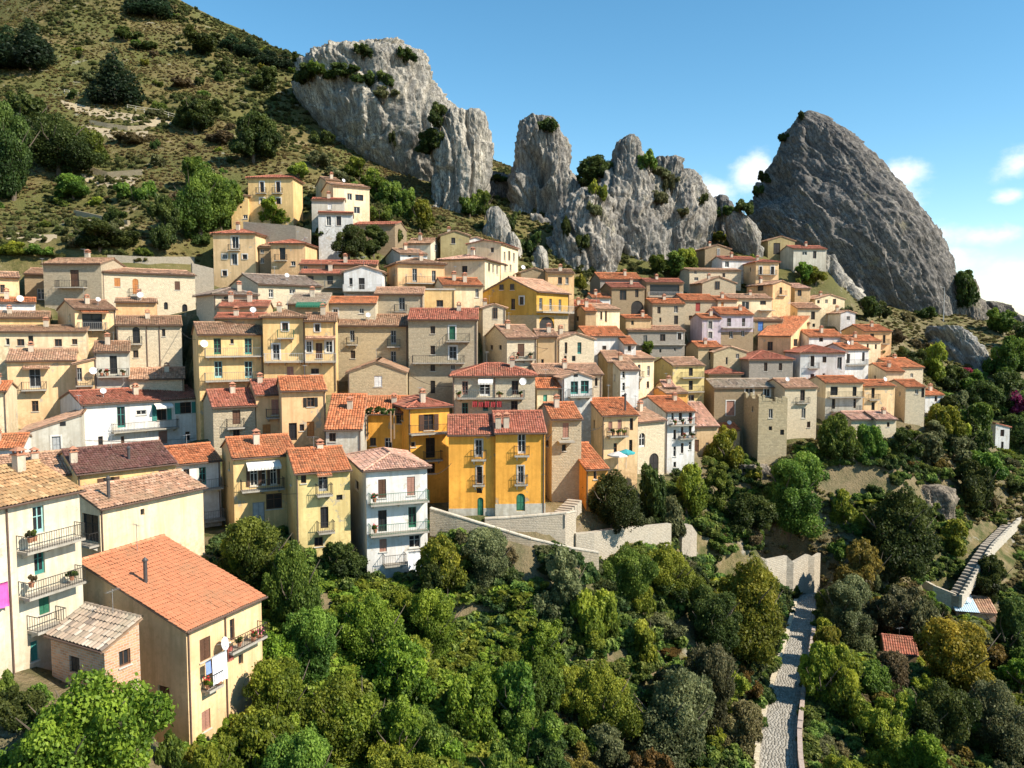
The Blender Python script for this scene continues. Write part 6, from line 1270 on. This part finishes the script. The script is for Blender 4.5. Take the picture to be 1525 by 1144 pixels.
for q in [(408, 342, 300, 52, 'tree', 'vivid'), (485, 388, 340, 52, 'tree', 'dark'), (520, 388, 338, 62, 'tree', 'dark'), (556, 386, 340, 62, 'tree', 'dark'), (580, 380, 344, 36, 'tree', 'dark'), (626, 350, 298, 46, 'tree', 'lime'), (560, 300, 250, 50, 'tree', 'vivid'), (585, 315, 268, 46, 'tree', 'green'), (600, 330, 285, 40, 'tree', 'green'), (535, 270, 235, 44, 'tree', 'vivid'), (445, 270, 240, 36, 'tree', 'lime'), (565, 330, 300, 40, 'bush', 'green'),
          (700, 325, 290, 34, 'tree', 'green'), (722, 328, 284, 40, 'tree', 'green'), (795, 388, 346, 34, 'tree', 'dark'), (760, 345, 312, 24, 'tree', 'dark'), (775, 372, 348, 22, 'bush', 'dark'), (975, 412, 380, 44, 'tree', 'green'), (1000, 412, 376, 46, 'tree', 'green'), (1024, 404, 368, 40, 'tree', 'lime'), (862, 430, 405, 20, 'bush', 'lime'), (1195, 425, 392, 36, 'tree', 'green'), (1215, 428, 396, 40, 'tree', 'lime'), (1186, 450, 412, 24, 'tree', 'green'),
          (1070, 362, 345, 40, 'bush', 'lime'), (1165, 372, 348, 30, 'bush', 'lime'), (965, 535, 508, 42, 'tree', 'green'), (312, 575, 552, 28, 'bush', 'dark'), (1085, 372, 356, 20, 'bush', 'green'), (1110, 392, 376, 30, 'bush', 'green')]:
    plant_px(*q, Z4)
for q in [(1290, 480, 442, 44, 'tree', 'dark'), (1310, 478, 448, 36, 'tree', 'dark'), (1392, 568, 508, 48, 'tree', 'lime'), (1360, 560, 520, 46, 'tree', 'dark'), (1430, 470, 404, 50, 'tree', 'dark'), (1500, 570, 505, 70, 'tree', 'green'), (1525, 530, 478, 50, 'tree', 'dark'), (1490, 498, 462, 40, 'tree', 'green'), (1420, 590, 545, 60, 'tree', 'dark'), (1455, 620, 570, 70, 'tree', 'dark'), (1500, 620, 560, 70, 'tree', 'dark'), (1440, 590, 550, 50, 'tree', 'green'),
          (1410, 640, 590, 50, 'tree', 'dark'), (1445, 650, 600, 60, 'tree', 'green'), (1515, 620, 575, 40, 'bush', 'magenta'), (1440, 562, 548, 44, 'bush', 'magenta'), (1350, 480, 462, 30, 'bush', 'dry'), (1370, 520, 500, 40, 'bush', 'dry'), (1330, 510, 490, 36, 'bush', 'dry'), (1310, 540, 515, 30, 'bush', 'olive'), (1345, 545, 520, 36, 'bush', 'olive'), (1520, 680, 620, 60, 'tree', 'dark'), (1460, 700, 640, 50, 'tree', 'dark'), (1260, 470, 448, 26, 'bush', 'olive'), (1380, 475, 455, 40, 'bush', 'dark')]:
    plant_px(*q, Z5)
for q in [(542, 86, 68, 24, 'bush', 'dark'), (512, 116, 94, 40, 'bush', 'dark'), (540, 122, 108, 26, 'bush', 'dark'), (576, 126, 105, 24, 'bush', 'dark'), (604, 92, 74, 26, 'bush', 'dark'), (460, 120, 92, 34, 'bush', 'dark'), (476, 108, 92, 26, 'bush', 'green'), (655, 195, 158, 28, 'tree', 'dark'), (645, 232, 198, 44, 'tree', 'dark'), (587, 215, 185, 14, 'bush', 'dark'), (570, 150, 132, 36, 'bush', 'olive'),
          (815, 196, 174, 34, 'bush', 'dark'), (892, 272, 236, 44, 'tree', 'dark'), (880, 275, 250, 30, 'tree', 'dark'), (966, 256, 226, 30, 'bush', 'green'), (985, 262, 246, 26, 'bush', 'olive'), (1000, 285, 260, 20, 'bush', 'olive'), (886, 300, 270, 26, 'bush', 'lime'), (888, 318, 300, 20, 'bush', 'olive'), (1045, 302, 290, 14, 'bush', 'dark'), (1016, 322, 312, 18, 'bush', 'olive'), (1190, 180, 168, 14, 'bush', 'dark'), (1168, 208, 196, 16, 'bush', 'dark'), (1140, 270, 255, 16, 'bush', 'dark'), (1126, 292, 278, 16, 'bush', 'dark'), (1080, 320, 306, 30, 'bush', 'dark'), (1105, 318, 300, 30, 'bush', 'dark'), (740, 270, 262, 30, 'bush', 'dark'), (865, 375, 350, 22, 'bush', 'dark'), (840, 350, 325, 18, 'bush', 'dark'), (985, 300, 280, 24, 'bush', 'olive')]:
    plant_px(q[0], q[1] + 2, q[2] - 3, q[3] * 1.4, q[4], q[5], Z3, rock=True)

# wild growth filling the slopes
VTOP = [(300, 860), (340, 800), (440, 800), (470, 815), (530, 862), (645, 868), (652, 790), (720, 795), (790, 818), (890, 835), (900, 792), (960, 790), (1000, 720), (1060, 690), (1120, 690), (1200, 660), (1230, 640), (1340, 645), (1400, 620), (1420, 560), (1530, 500)]
def vtop(u): return float(np.interp(u, [q[0] for q in VTOP], [q[1] for q in VTOP]))
CLEAR = [(485, 905, 40, 26), (705, 915, 60, 20), (715, 795, 60, 14), (1025, 950, 26, 50), (1262, 715, 60, 24), (1405, 875, 45, 14), (1360, 735, 60, 16), (790, 840, 26, 40), (1470, 830, 50, 60), (1455, 905, 45, 14), (1345, 955, 40, 22), (1480, 650, 40, 30), (880, 812, 60, 20), (950, 800, 60, 20), (1025, 810, 30, 34), (1140, 850, 100, 30), (700, 770, 60, 20), (790, 800, 80, 22)]
def free(x, y, pad=1.0):
    for h in HOUSES:
        dx, dy = x - h['C'].x, y - h['C'].y; lx = dx * h['r'][0] + dy * h['r'][1]; ly = dx * h['l'][0] + dy * h['l'][1]
        if -pad < lx < h['LR'] + pad and -pad < ly < h['LL'] + pad: return False
    return True
def free_np(X, Y, pad):
    ok = np.ones(len(X), bool)
    for h in HOUSES:
        dx, dy = X - h['C'].x, Y - h['C'].y; lx = dx * h['r'][0] + dy * h['r'][1]; ly = dx * h['l'][0] + dy * h['l'][1]
        ok &= ~((lx > -pad) & (lx < h['LR'] + pad) & (ly > -pad) & (ly < h['LL'] + pad))
    return ok
def ground_np(X, Y):
    i = np.clip(np.searchsorted(TX, X) - 1, 0, len(TX) - 2); j = np.clip(np.searchsorted(TY, Y) - 1, 0, len(TY) - 2)
    a = (X - TX[i]) / (TX[i + 1] - TX[i]); b = (Y - TY[j]) / (TY[j + 1] - TY[j])
    return (TZ[j, i] * (1 - a) + TZ[j, i + 1] * a) * (1 - b) + (TZ[j + 1, i] * (1 - a) + TZ[j + 1, i + 1] * a) * b
def road_d(x, y): return float(seg_dist(np.array([x]), np.array([y]), ROAD)[0][0])
def scatter_low():
    rg = random.Random(11); placed = []; n = 0
    for _ in range(9000):
        x = rg.uniform(-34, 130); y = rg.uniform(44, 172); z = ground_z(x, y); u, v = proj((x, y, z))
        if not (-20 < u < 1560 and v < 1290 and u > 300) or v < vtop(u) + 8: continue
        if any(((u - c[0]) / c[2]) ** 2 + ((v - c[1]) / c[3]) ** 2 < 1 for c in CLEAR): continue
        if any((x - q[0]) ** 2 + (y - q[1]) ** 2 < (1.9 + .011 * y) ** 2 for q in placed): continue
        if not free(x, y, 1.2) or road_d(x, y) < 3.3: continue
        left = u < 760 and v > 900
        kind = rg.choices(['green', 'vivid', 'dark', 'olive', 'lime', 'autumn', 'dry'], [4, 9, 1, 1, 5, 0, 0] if left else [6, 2, 2.5, 3, 5, 1.6, 2])[0]
        tree = rg.random() < .5; wid = rg.uniform(2.8, 5.8) if tree else rg.uniform(2.4, 6.5); hg = wid * (rg.uniform(.75, 1.25) if tree else rg.uniform(.32, .7))
        if any(abs(u - a) < 40 and abs(v - b) < 30 for (a, b) in ((1460, 930), (1350, 960), (1480, 660))): hg *= .5
        k = F / y; room = (v - vtop(u)) / k
        for c in CLEAR:                                       # do not hide the clearings behind
            if abs(u - c[0]) < c[2] + wid * k * .4 and c[1] < v < c[1] + hg * k + c[3]: room = min(room, max(.6, (v - c[1] - c[3] * .6) / k))
        if room < 1.2 and rg.random() < .7: continue
        hg = min(hg, max(room, .7)); placed.append((x, y)); n += 1
        if n > 470: break
        if hg < 2.0: tree = False
        plant(Vector((x, y, z - .15)), wid, hg, 'tree' if tree else 'bush', kind, Z1 if u < 1225 else 'on the wooded right-hand slope')
def scatter_hill():
    rg = random.Random(12); placed = []; n = 0
    for _ in range(6000):
        u = rg.uniform(-20, 640); v = rg.uniform(-30, 385); p = ground_hit(u, v, 110)
        if p is None or p.y < 125: continue
        if (u - 172) ** 2 < 45 ** 2 and 165 < v < 270 and rg.random() < .85: continue
        if any((p.x - q[0]) ** 2 + (p.y - q[1]) ** 2 < 20 for q in placed) or not free(p.x, p.y, 1.5): continue
        if v > 340 and 300 < u: continue
        if u > 345 and v > 255 and u < 470: continue
        kind = rg.choices(['dark', 'green', 'olive', 'dry', 'lime'], [4, 2, 3, 3.5, 1])[0]; wid = rg.uniform(1.8, 4.4); placed.append((p.x, p.y)); n += 1
        plant(p - Vector((0, 0, .15)), wid, wid * rg.uniform(.45, .8), 'bush', kind, Z2)
        if n > 92: break
scatter_low(); scatter_hill()

def ground_cover():
    rng = np.random.default_rng(4); P = []; T = []
    def pts(n, x0, x1, y0, y1, pad, test):
        X = rng.uniform(x0, x1, n); Y = rng.uniform(y0, y1, n); Z = ground_np(X, Y)
        cz = Y * math.cos(PITCH) - Z * math.sin(PITCH); U = CU + F * X / cz; V = CV - F * (Y * math.sin(PITCH) + Z * math.cos(PITCH)) / cz
        k = (U > -200) & (U < 2100) & (V < 1300) & test(U, V) & free_np(X, Y, pad) & (seg_dist(X, Y, ROAD)[0] > 2.2)
        return np.c_[X, Y, Z][k]
    def low_ok(U, V):
        k = (V > np.interp(U, [q[0] for q in VTOP], [q[1] for q in VTOP]) - 4) & (U > 290)
        for c in CLEAR: k &= ((U - c[0]) / c[2]) ** 2 + ((V - c[1]) / c[3]) ** 2 > .75
        return k
    low = pts(80000, -34, 235, 42, 190, .4, low_ok)
    hill = pts(42000, -190, 10, 118, 300, .6, lambda U, V: (U < 660) & (V < 390))
    right = pts(12000, 80, 230, 130, 270, .6, lambda U, V: (U > 1230) & (V < 700))
    allh = pts(60000, -150, 125, 112, 300, .7, lambda U, V: (V < 470) & (U > 560) & (U < 1120))
    hill = np.concatenate([hill, allh])
    crp = pts(9000, -34, 20, 42, 90, .4, lambda U, V: low_ok(U, V) & (U < 790) & (V > 880))
    def part(A, lo, hi, sd, sc=.11):
        g = fbm(A[:, 0] * sc, A[:, 1] * sc, A[:, 0] * 0 + sd, 3) + rng.normal(0, .22, len(A)); return A[(g > lo) & (g <= hi)]
    sets = [('undergrowth', 'low mid green undergrowth covering the slope below the village', part(low, -.12, .36, 1), (.6, 1.7), .75, ((0.09, 0.15, 0.03), (0.285, 0.345, 0.075)), 'undergrowth'),
            ('undergrowth', 'low dark undergrowth in the hollows below the village', part(low, .36, 9, 1), (.6, 1.6), .8, ((0.0525, 0.09, 0.027), (0.165, 0.21, 0.06)), 'undergrowth'),
            ('undergrowth', 'straw coloured dry undergrowth between the trees below the village', part(low, -9, -.1, 1), (.35, .9), .6, ((0.18, 0.158, 0.057), (0.45, 0.375, 0.15)), 'undergrowth'),
            ('creeper', 'bright green creepers carpeting the lower slope', crp, (.8, 2.1), .6, ((0.13, 0.19, 0.025), (0.33, 0.39, 0.05)), 'creeper'),
            ('scrub', 'olive green scrub covering the dry hillside', part(hill, .0, .40, 5, .07), (.3, .8), .85, ((0.112, 0.12, 0.036), (0.285, 0.277, 0.09)), 'scrub'),
            ('scrub', 'dark green scrub scattered over the dry hillside', part(hill, .40, 9, 5, .07)[::3], (.5, 1.3), .95, ((0.085, 0.1, 0.032), (0.22, 0.23, 0.07)), 'scrub'),
            ('dry_grass', 'tan dry grass covering the hillside', part(hill, -9, .0, 5, .07), (.25, .6), .8, ((0.225, 0.173, 0.0675), (0.51, 0.405, 0.18)), 'grass'),
            ('dry_grass', 'dry tufted grass on the terraces beyond the village', right, (.4, .95), .5, ((0.15, 0.135, 0.045), (0.39, 0.33, 0.135)), 'grass')]
    rng2 = random.Random(8)
    for i, (nm, lab, A, sc, fl, cols, cat) in enumerate(sets):
        if len(A) == 0: continue
        src = []
        for j in range(2):
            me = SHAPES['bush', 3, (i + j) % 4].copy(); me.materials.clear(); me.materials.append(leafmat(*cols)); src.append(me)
        for j, me_src in enumerate(src): scatter_stuff(nm, lab if j == 0 else lab + ', mixed in', A[j::2], sc, fl, me_src, cat)
def scatter_stuff(nm, lab, A, sc, fl, me_src, cat):
    me = bpy.data.meshes.new(nm); me.vertices.add(len(A)); me.vertices.foreach_set('co', np.ascontiguousarray(A - np.array([0, 0, .1]), dtype=np.float32).ravel())
    o = bpy.data.objects.new(nm, me); COL.objects.link(o); tag(o, lab, cat, kind='stuff')
    so_ = bpy.data.objects.new(nm + '_clump', me_src)              # instanced source, not linked to the scene itself
    g = bpy.data.node_groups.new('scatter', 'GeometryNodeTree'); g.interface.new_socket('Geometry', in_out='INPUT', socket_type='NodeSocketGeometry'); g.interface.new_socket('Geometry', in_out='OUTPUT', socket_type='NodeSocketGeometry')
    N = g.nodes; L = g.links; i_ = N.new('NodeGroupInput'); o_ = N.new('NodeGroupOutput'); mp = N.new('GeometryNodeMeshToPoints'); ins = N.new('GeometryNodeInstanceOnPoints'); oi = N.new('GeometryNodeObjectInfo'); oi.inputs[0].default_value = so_
    rr = N.new('FunctionNodeRandomValue'); rr.data_type = 'FLOAT_VECTOR'; rr.inputs[0].default_value = (-.15, -.15, 0); rr.inputs[1].default_value = (.15, .15, 6.28)
    rs = N.new('FunctionNodeRandomValue'); rs.data_type = 'FLOAT'; rs.inputs[2].default_value = sc[0]; rs.inputs[3].default_value = sc[1]; rs.inputs['Seed'].default_value = 5
    cv = N.new('ShaderNodeCombineXYZ'); ml = N.new('ShaderNodeMath'); ml.operation = 'MULTIPLY'; ml.inputs[1].default_value = fl * 1.25
    L.new(i_.outputs[0], mp.inputs[0]); L.new(mp.outputs[0], ins.inputs['Points']); L.new(oi.outputs['Geometry'], ins.inputs['Instance']); L.new(rr.outputs[0], ins.inputs['Rotation']); L.new(rs.outputs[1], cv.inputs[0]); L.new(rs.outputs[1], cv.inputs[1]); L.new(rs.outputs[1], ml.inputs[0]); L.new(ml.outputs[0], cv.inputs[2]); L.new(cv.outputs[0], ins.inputs['Scale']); L.new(ins.outputs[0], o_.inputs[0])
    md = o.modifiers.new('scatter', 'NODES'); md.node_group = g
ground_cover()
# ---------------------------------------------------------------- small things
def house(sub): return next(h for h in HOUSES if sub in h['label'])
def on_wall(h, u, v, out=0.0):
    face = 'R' if u >= h['xm'] else 'L'; e = h['r'] if face == 'R' else h['l']; n = Vector((h['r'][1], -h['r'][0], 0)) if face == 'R' else Vector((-h['l'][1], h['l'][0], 0))
    t = hit_t((h['C'].x, h['C'].y), e, u, v); x, y = h['C'].x + e[0] * t, h['C'].y + e[1] * t
    return Vector((x, y, ray(u, v, y).z)) + n * out, Vector((e[0], e[1], 0)) * (1 if face == 'R' else -1), n
def cloth(label, h, u0, u1, v0, v1, out, col, cat='laundry', name='laundry_sheet'):
    a, e, n = on_wall(h, u0, v0, out); b, _, _ = on_wall(h, u1, v0, out); c, _, _ = on_wall(h, u0, v1, out); root_z = c.z; V, Q = [], []; nx, nz = 14, 8; th = .015
    for s in (0, 1):
        for i in range(nx + 1):
            for j in range(nz + 1):
                f = i / nx; g = j / nz; p = a.lerp(b, f); p.z = a.z + (c.z - a.z) * g; p = p + n * (.05 * math.sin(f * 19 + g * 1.3) * (.3 + g) + s * th) - a; V.append(tuple(p))
    k = (nx + 1) * (nz + 1)
    for s in (0, 1):
        for i in range(nx):
            for j in range(nz): q = s * k + i * (nz + 1) + j; Q.append((q, q + 1, q + nz + 2, q + nz + 1))
    rim = [i * (nz + 1) for i in range(nx + 1)] + [nx * (nz + 1) + j for j in range(1, nz + 1)] + [i * (nz + 1) + nz for i in range(nx - 1, -1, -1)] + [j for j in range(nz - 1, 0, -1)]
    for i in range(len(rim)): j = (i + 1) % len(rim); Q.append((rim[i], rim[j], rim[j] + k, rim[i] + k))
    o = link(name, mesh_np(name, np.array(V), np.array(Q)), plain(col, .9), None, True); o.location = a; tag(o, label, cat); return o
def pot(label, p, r=.2, leaf='green', bloom=None, pc=(0.42, 0.19, 0.11), hgt=.5):
    root = empty('flower_pot', p, random.uniform(0, 6), label, 'flower pot'); m = MB(); m.tube((0, 0, 0), (0, 0, r * 1.5), r * .7, r, 10); m.tube((0, 0, r * 1.5), (0, 0, r * 1.75), r * 1.12, r * 1.12, 10); m.build('pot', plain(pc, .8), root)
    me = SHAPES['bush', 3, NVEG[0] % 4]; NVEG[0] += 1; o = bpy.data.objects.new('foliage', me); COL.objects.link(o); o.parent = root; o.location = (0, 0, r * 1.6); o.scale = (r * 1.9, r * 1.9, hgt); o.material_slots[0].link = 'OBJECT'; o.material_slots[0].material = leafmat(*LEAF[leaf])
    if bloom:
        rg = random.Random(NVEG[0]); m = MB()
        for _ in range(16): a = rg.uniform(0, 6.28); q = r * 1.5 * math.sqrt(rg.random()); z = r * 1.7 + hgt * rg.uniform(.4, .95); m.tube((math.cos(a) * q, math.sin(a) * q, z), (math.cos(a) * q, math.sin(a) * q, z + .07), .05, .02, 5)
        m.build('blossoms', plain(bloom, .8), root)
hn = house('one black flue')
cloth('white bed sheet drying below the brown shutters', hn, 306, 328, 976, 1020, .55, (0.86, 0.87, 0.90))
cloth('small blue shirt drying beside the white bed sheet', hn, 297, 305, 985, 1004, .5, (0.25, 0.35, 0.62), name='shirt')
cloth('dark red cloth on the bracket beside the dish', hn, 330, 338, 963, 985, .5, (0.30, 0.09, 0.07), name='cloth')
ha = house('three stacked balconies')
cloth('bright magenta cloth hanging from the tall pale house', ha, -20, 6, 872, 910, .35, (0.72, 0.12, 0.42), name='cloth')
hw_ = house('three rows of green railed')
cloth('big white sheet hanging from the lowest window of the white corner house', hw_, 604, 632, 818, 852, 1.0, (0.85, 0.87, 0.90))
hl = house('full-width balcony of laundry')
for i, (a, b) in enumerate(((704, 711), (713, 720), (722, 729), (731, 738), (740, 747))):
    tag(cloth('', hl, a, b, 596 + i % 2, 605, 1.15, (0.36, 0.05, 0.05), name='red_cloth'), 'small dark red cloth in the row under the stone house balcony', 'laundry', 'red cloths under the balcony')
def balcony_pots(sub, lst):
    h = house(sub)
    for (u, v, out, leaf, bloom, lab) in lst: p, e, n = on_wall(h, u, v, out); pot(lab, p, .17 if h['d'] < 70 else .2, leaf, bloom)
RED = (0.55, 0.03, 0.04); PINK = (0.75, 0.16, 0.30)
balcony_pots('one black flue', [(376, 950, .7, 'green', PINK, 'pot of pink geraniums at the far end of the cream house balcony'), (366, 953, .7, 'green', RED, 'pot of red geraniums on the cream house balcony'), (345, 960, .7, 'dark', None, 'dark leafy pot at the near end of the cream house balcony'), (302, 1024, .45, 'lime', RED, 'pot of red flowers on the small window ledge'), (318, 1020, .45, 'green', None, 'trailing green pot on the small window ledge')])
balcony_pots('three stacked balconies', [(32, 806, .8, 'olive', None, 'grey-green pot plant on the top balcony of the tall pale house'), (38, 804, .8, 'green', None, 'leafy pot plant next to the grey-green one on the top balcony'), (96, 862, .7, 'dark', None, 'dark pot plant on the middle balcony of the tall pale house'), (34, 872, .8, 'dry', None, 'straw coloured pot plant on the middle balcony')])
balcony_pots('potted balcony and a pale canopy', [(909, 647, .9, 'dark', None, 'dark pot plant at the near end of the ochre house balcony'), (917, 647, .9, 'green', None, 'green pot plant in the middle of the ochre house balcony'), (926, 647, .9, 'lime', None, 'yellow-green pot plant at the far end of the ochre house balcony')])
balcony_pots('potted balcony beside the cream annex', [(152, 559, .8, 'dark', None, 'dark pot plant at one end of the pale stone balcony'), (160, 559, .8, 'green', RED, 'red flowering pot on the pale stone balcony'), (184, 559, .8, 'olive', None, 'grey-green pot plant on the pale stone balcony')])
balcony_pots('tiers of flowered', [(1003, 632, .65, 'green', RED, 'red flowering pot on the upper white balcony'), (1014, 631, .65, 'dark', None, 'dark pot plant on the upper white balcony'), (1025, 630, .65, 'lime', PINK, 'pink flowering pot on the upper white balcony'), (1016, 652, .65, 'green', RED, 'red flowering pot on the lower white balcony'), (1028, 651, .65, 'dark', None, 'dark pot plant on the lower white balcony')])
balcony_pots('shuttered balcony and brown side', [(768, 534, .5, 'dark', RED, 'red flowering pot on the shuttered stone balcony'), (788, 534, .5, 'dark', None, 'dark pot plant on the shuttered stone balcony')])
balcony_pots('full-width balcony of laundry', [(684, 591, .9, 'green', None, 'leafy pot at one end of the full-width balcony'), (744, 591, .9, 'lime', None, 'yellow-green pot midway along the full-width balcony'), (776, 591, .9, 'dark', None, 'dark pot at the other end of the full-width balcony')])
balcony_pots('three rows of green railed', [(555, 745, .9, 'green', RED, 'red flowering pot on the top balcony of the white corner house'), (556, 790, .9, 'green', RED, 'red flowering pot on the middle balcony of the white corner house')])
def parasol(label, p, r, col):
    root = empty('parasol', p, 0, label, 'parasol'); m = MB(); m.tube((0, 0, 0), (0, 0, 2.3), .03, None, 6); m.build('pole', plain((0.5, 0.5, 0.5), .5), root); m = MB()
    for i in range(8): a, b = i * math.pi / 4, (i + 1) * math.pi / 4; m.poly([(0, 0, 2.35), (math.cos(a) * r, math.sin(a) * r, 1.95), (math.cos(b) * r, math.sin(b) * r, 1.95)]); m.poly([(math.cos(a) * r, math.sin(a) * r, 1.95), (math.cos(b) * r, math.sin(b) * r, 1.95), (math.cos(b) * r, math.sin(b) * r, 1.78), (math.cos(a) * r, math.sin(a) * r, 1.78)])
    m.build('canopy', plain(col, .8), root)
ho = house('potted balcony and a pale canopy')
p, e, n = on_wall(ho, 925, 694, 1.6); parasol('teal parasol on the terrace of the ochre house', p, 1.1, (0.05, 0.33, 0.35))
p, e, n = on_wall(ho, 912, 697, 1.8); parasol('pale grey parasol beside the teal one', p, 1.3, (0.62, 0.60, 0.56))
def pergola(label, u0, u1, v0, v1, d):
    a = ray(u0, v0, d); b = ray(u1, v0, d); zb = ray(u0, v1, d).z - a.z; root = empty('pergola', (a.x, a.y, a.z + zb), 0, label, 'pergola'); w = b.x - a.x; hh = -zb; mt = plain((0.36, 0.24, 0.15), .8)
    for (x, y) in ((0, 0), (w, 0), (0, 2.4), (w, 2.4)): m = MB(); m.box(x - .07, x + .07, y - .07, y + .07, -1, hh); m.build('post', mt, root)
    for i in range(6): x = w * i / 5; m = MB(); m.box(x - .05, x + .05, -.3, 2.7, hh + .002, hh + .12); m.build('beam', mt, root)
    for i in range(3):
        o = bpy.data.objects.new('vine', SHAPES['bush', 2, i]); COL.objects.link(o); o.parent = root; o.location = (w * (.15 + .35 * i), .8, hh - .25); o.scale = (w * .3, 1.3, .8); o.material_slots[0].link = 'OBJECT'; o.material_slots[0].material = leafmat(*LEAF['dark'])
pergola('vine covered wooden pergola before the deep orange house', 541, 582, 614, 645, 86)
def bucket(label, p, col):
    root = empty('bucket', p, 0, label, 'bucket'); m = MB(); m.tube((0, 0, 0), (0, 0, .3), .14, .19, 12); m.build('pail', plain(col, .5), root); m = MB()
    for i in range(8): a, b = math.pi * i / 8, math.pi * (i + 1) / 8; m.tube((math.cos(a) * .19, 0, .3 + math.sin(a) * .16), (math.cos(b) * .19, 0, .3 + math.sin(b) * .16), .012, None, 4)
    m.build('handle', plain((0.4, 0.4, 0.4), .5), root)
p, e, n = on_wall(hn, 256, 1066, .8); p.z = max(ground_z(p.x, p.y), hn['zb']); bucket('teal bucket beside the brown side door', p, (0.05, 0.42, 0.38))
def cable(label, a, b, sag, r=.022):
    m = MB(); a = Vector(a); b = Vector(b); q = None
    for i in range(13): t = i / 12; p = a.lerp(b, t) - Vector((0, 0, sag * 4 * t * (1 - t))) - a; (m.tube(q, p, r, None, 4, False) if q is not None else None); q = p
    o = m.build('power_cable', plain((0.03, 0.03, 0.03), .6)); o.location = a; tag(o, label, 'cable')
c1, _, _ = on_wall(house('green leaf door'), 672, 690, .1); c2, _, _ = on_wall(hw_, 632, 705, .1); cable('sagging black cable from the orange house to the white corner house', c1, c2, .5)
c1, _, _ = on_wall(house('one long balcony'), 125, 655, .1); c2, _, _ = on_wall(house('one long balcony'), 296, 652, .1); cable('black cable strung along the long white house', c1, c2, .25)
c1, _, _ = on_wall(house('narrow yellow house'), 441, 735, .1); c2, _, _ = on_wall(house('turquoise doors'), 326, 720, .1); cable('thin cable between the narrow yellow house and the white house', c1, c2, .4)

for (a, ua, va, b, ub, vb, sg, lab) in (('two long balconies of paired', 300, 505, 'arched balcony window', 268, 492, .5, 'slack cable across the dark alley beside the yellow paired-door house'), ('one boxy green', 452, 500, 'small single balconies, joined', 503, 498, .3, 'short cable between the tall yellow house and the tan stone house'),
        ('full-width balcony of laundry', 676, 575, 'tall grey stone', 612, 560, .5, 'cable from the red hip roofed house to the tall grey stone house'), ('pink shutter and one slab', 824, 640, 'twin chimney', 808, 660, .2, 'short cable between the pink shuttered house and the orange houses'),
        ('potted balcony and a pale', 900, 632, 'pink shutter and one slab', 862, 640, .4, 'cable between the ochre house and the pink shuttered stone house'), ('shuttered balcony and brown side', 796, 515, 'tall narrow windows and a gabled', 833, 515, .4, 'cable between the brown sided house and the gabled beige house')):
    try: c1, _, _ = on_wall(house(a), ua, va, .12); c2, _, _ = on_wall(house(b), ub, vb, .12)
    except StopIteration: continue
    if (c1 - c2).length < 22: cable(lab, c1, c2, sg, .03)
# look-alikes that their height tells apart are labelled by it
def rank_labels():
    by = {}
    for o in COL.objects:
        if o.parent is None and o.get('category') in ('tree', 'bush'): by.setdefault(o['label'], []).append(o)
    for lab, L in by.items():
        if len(L) not in (2, 3, 4): continue
        L.sort(key=lambda o: -o.scale.z); hs = [o.scale.z for o in L]
        if min(a / b for a, b in zip(hs[:-1], hs[1:])) < 1.07: continue
        words = {2: ('taller of two', 'shorter of two'), 3: ('tallest of three', 'middle-sized of three', 'shortest of three'), 4: ('tallest of four', 'second tallest of four', 'third tallest of four', 'shortest of four')}[len(L)]
        for o, w in zip(L, words):
            t = lab.replace(' tree ', ' trees ', 1).replace(' bush ', ' bushes ', 1).replace(' conifer ', ' conifers ', 1); t = w + ' ' + t
            if len(t.split()) <= 16: o['label'] = t
rank_labels()
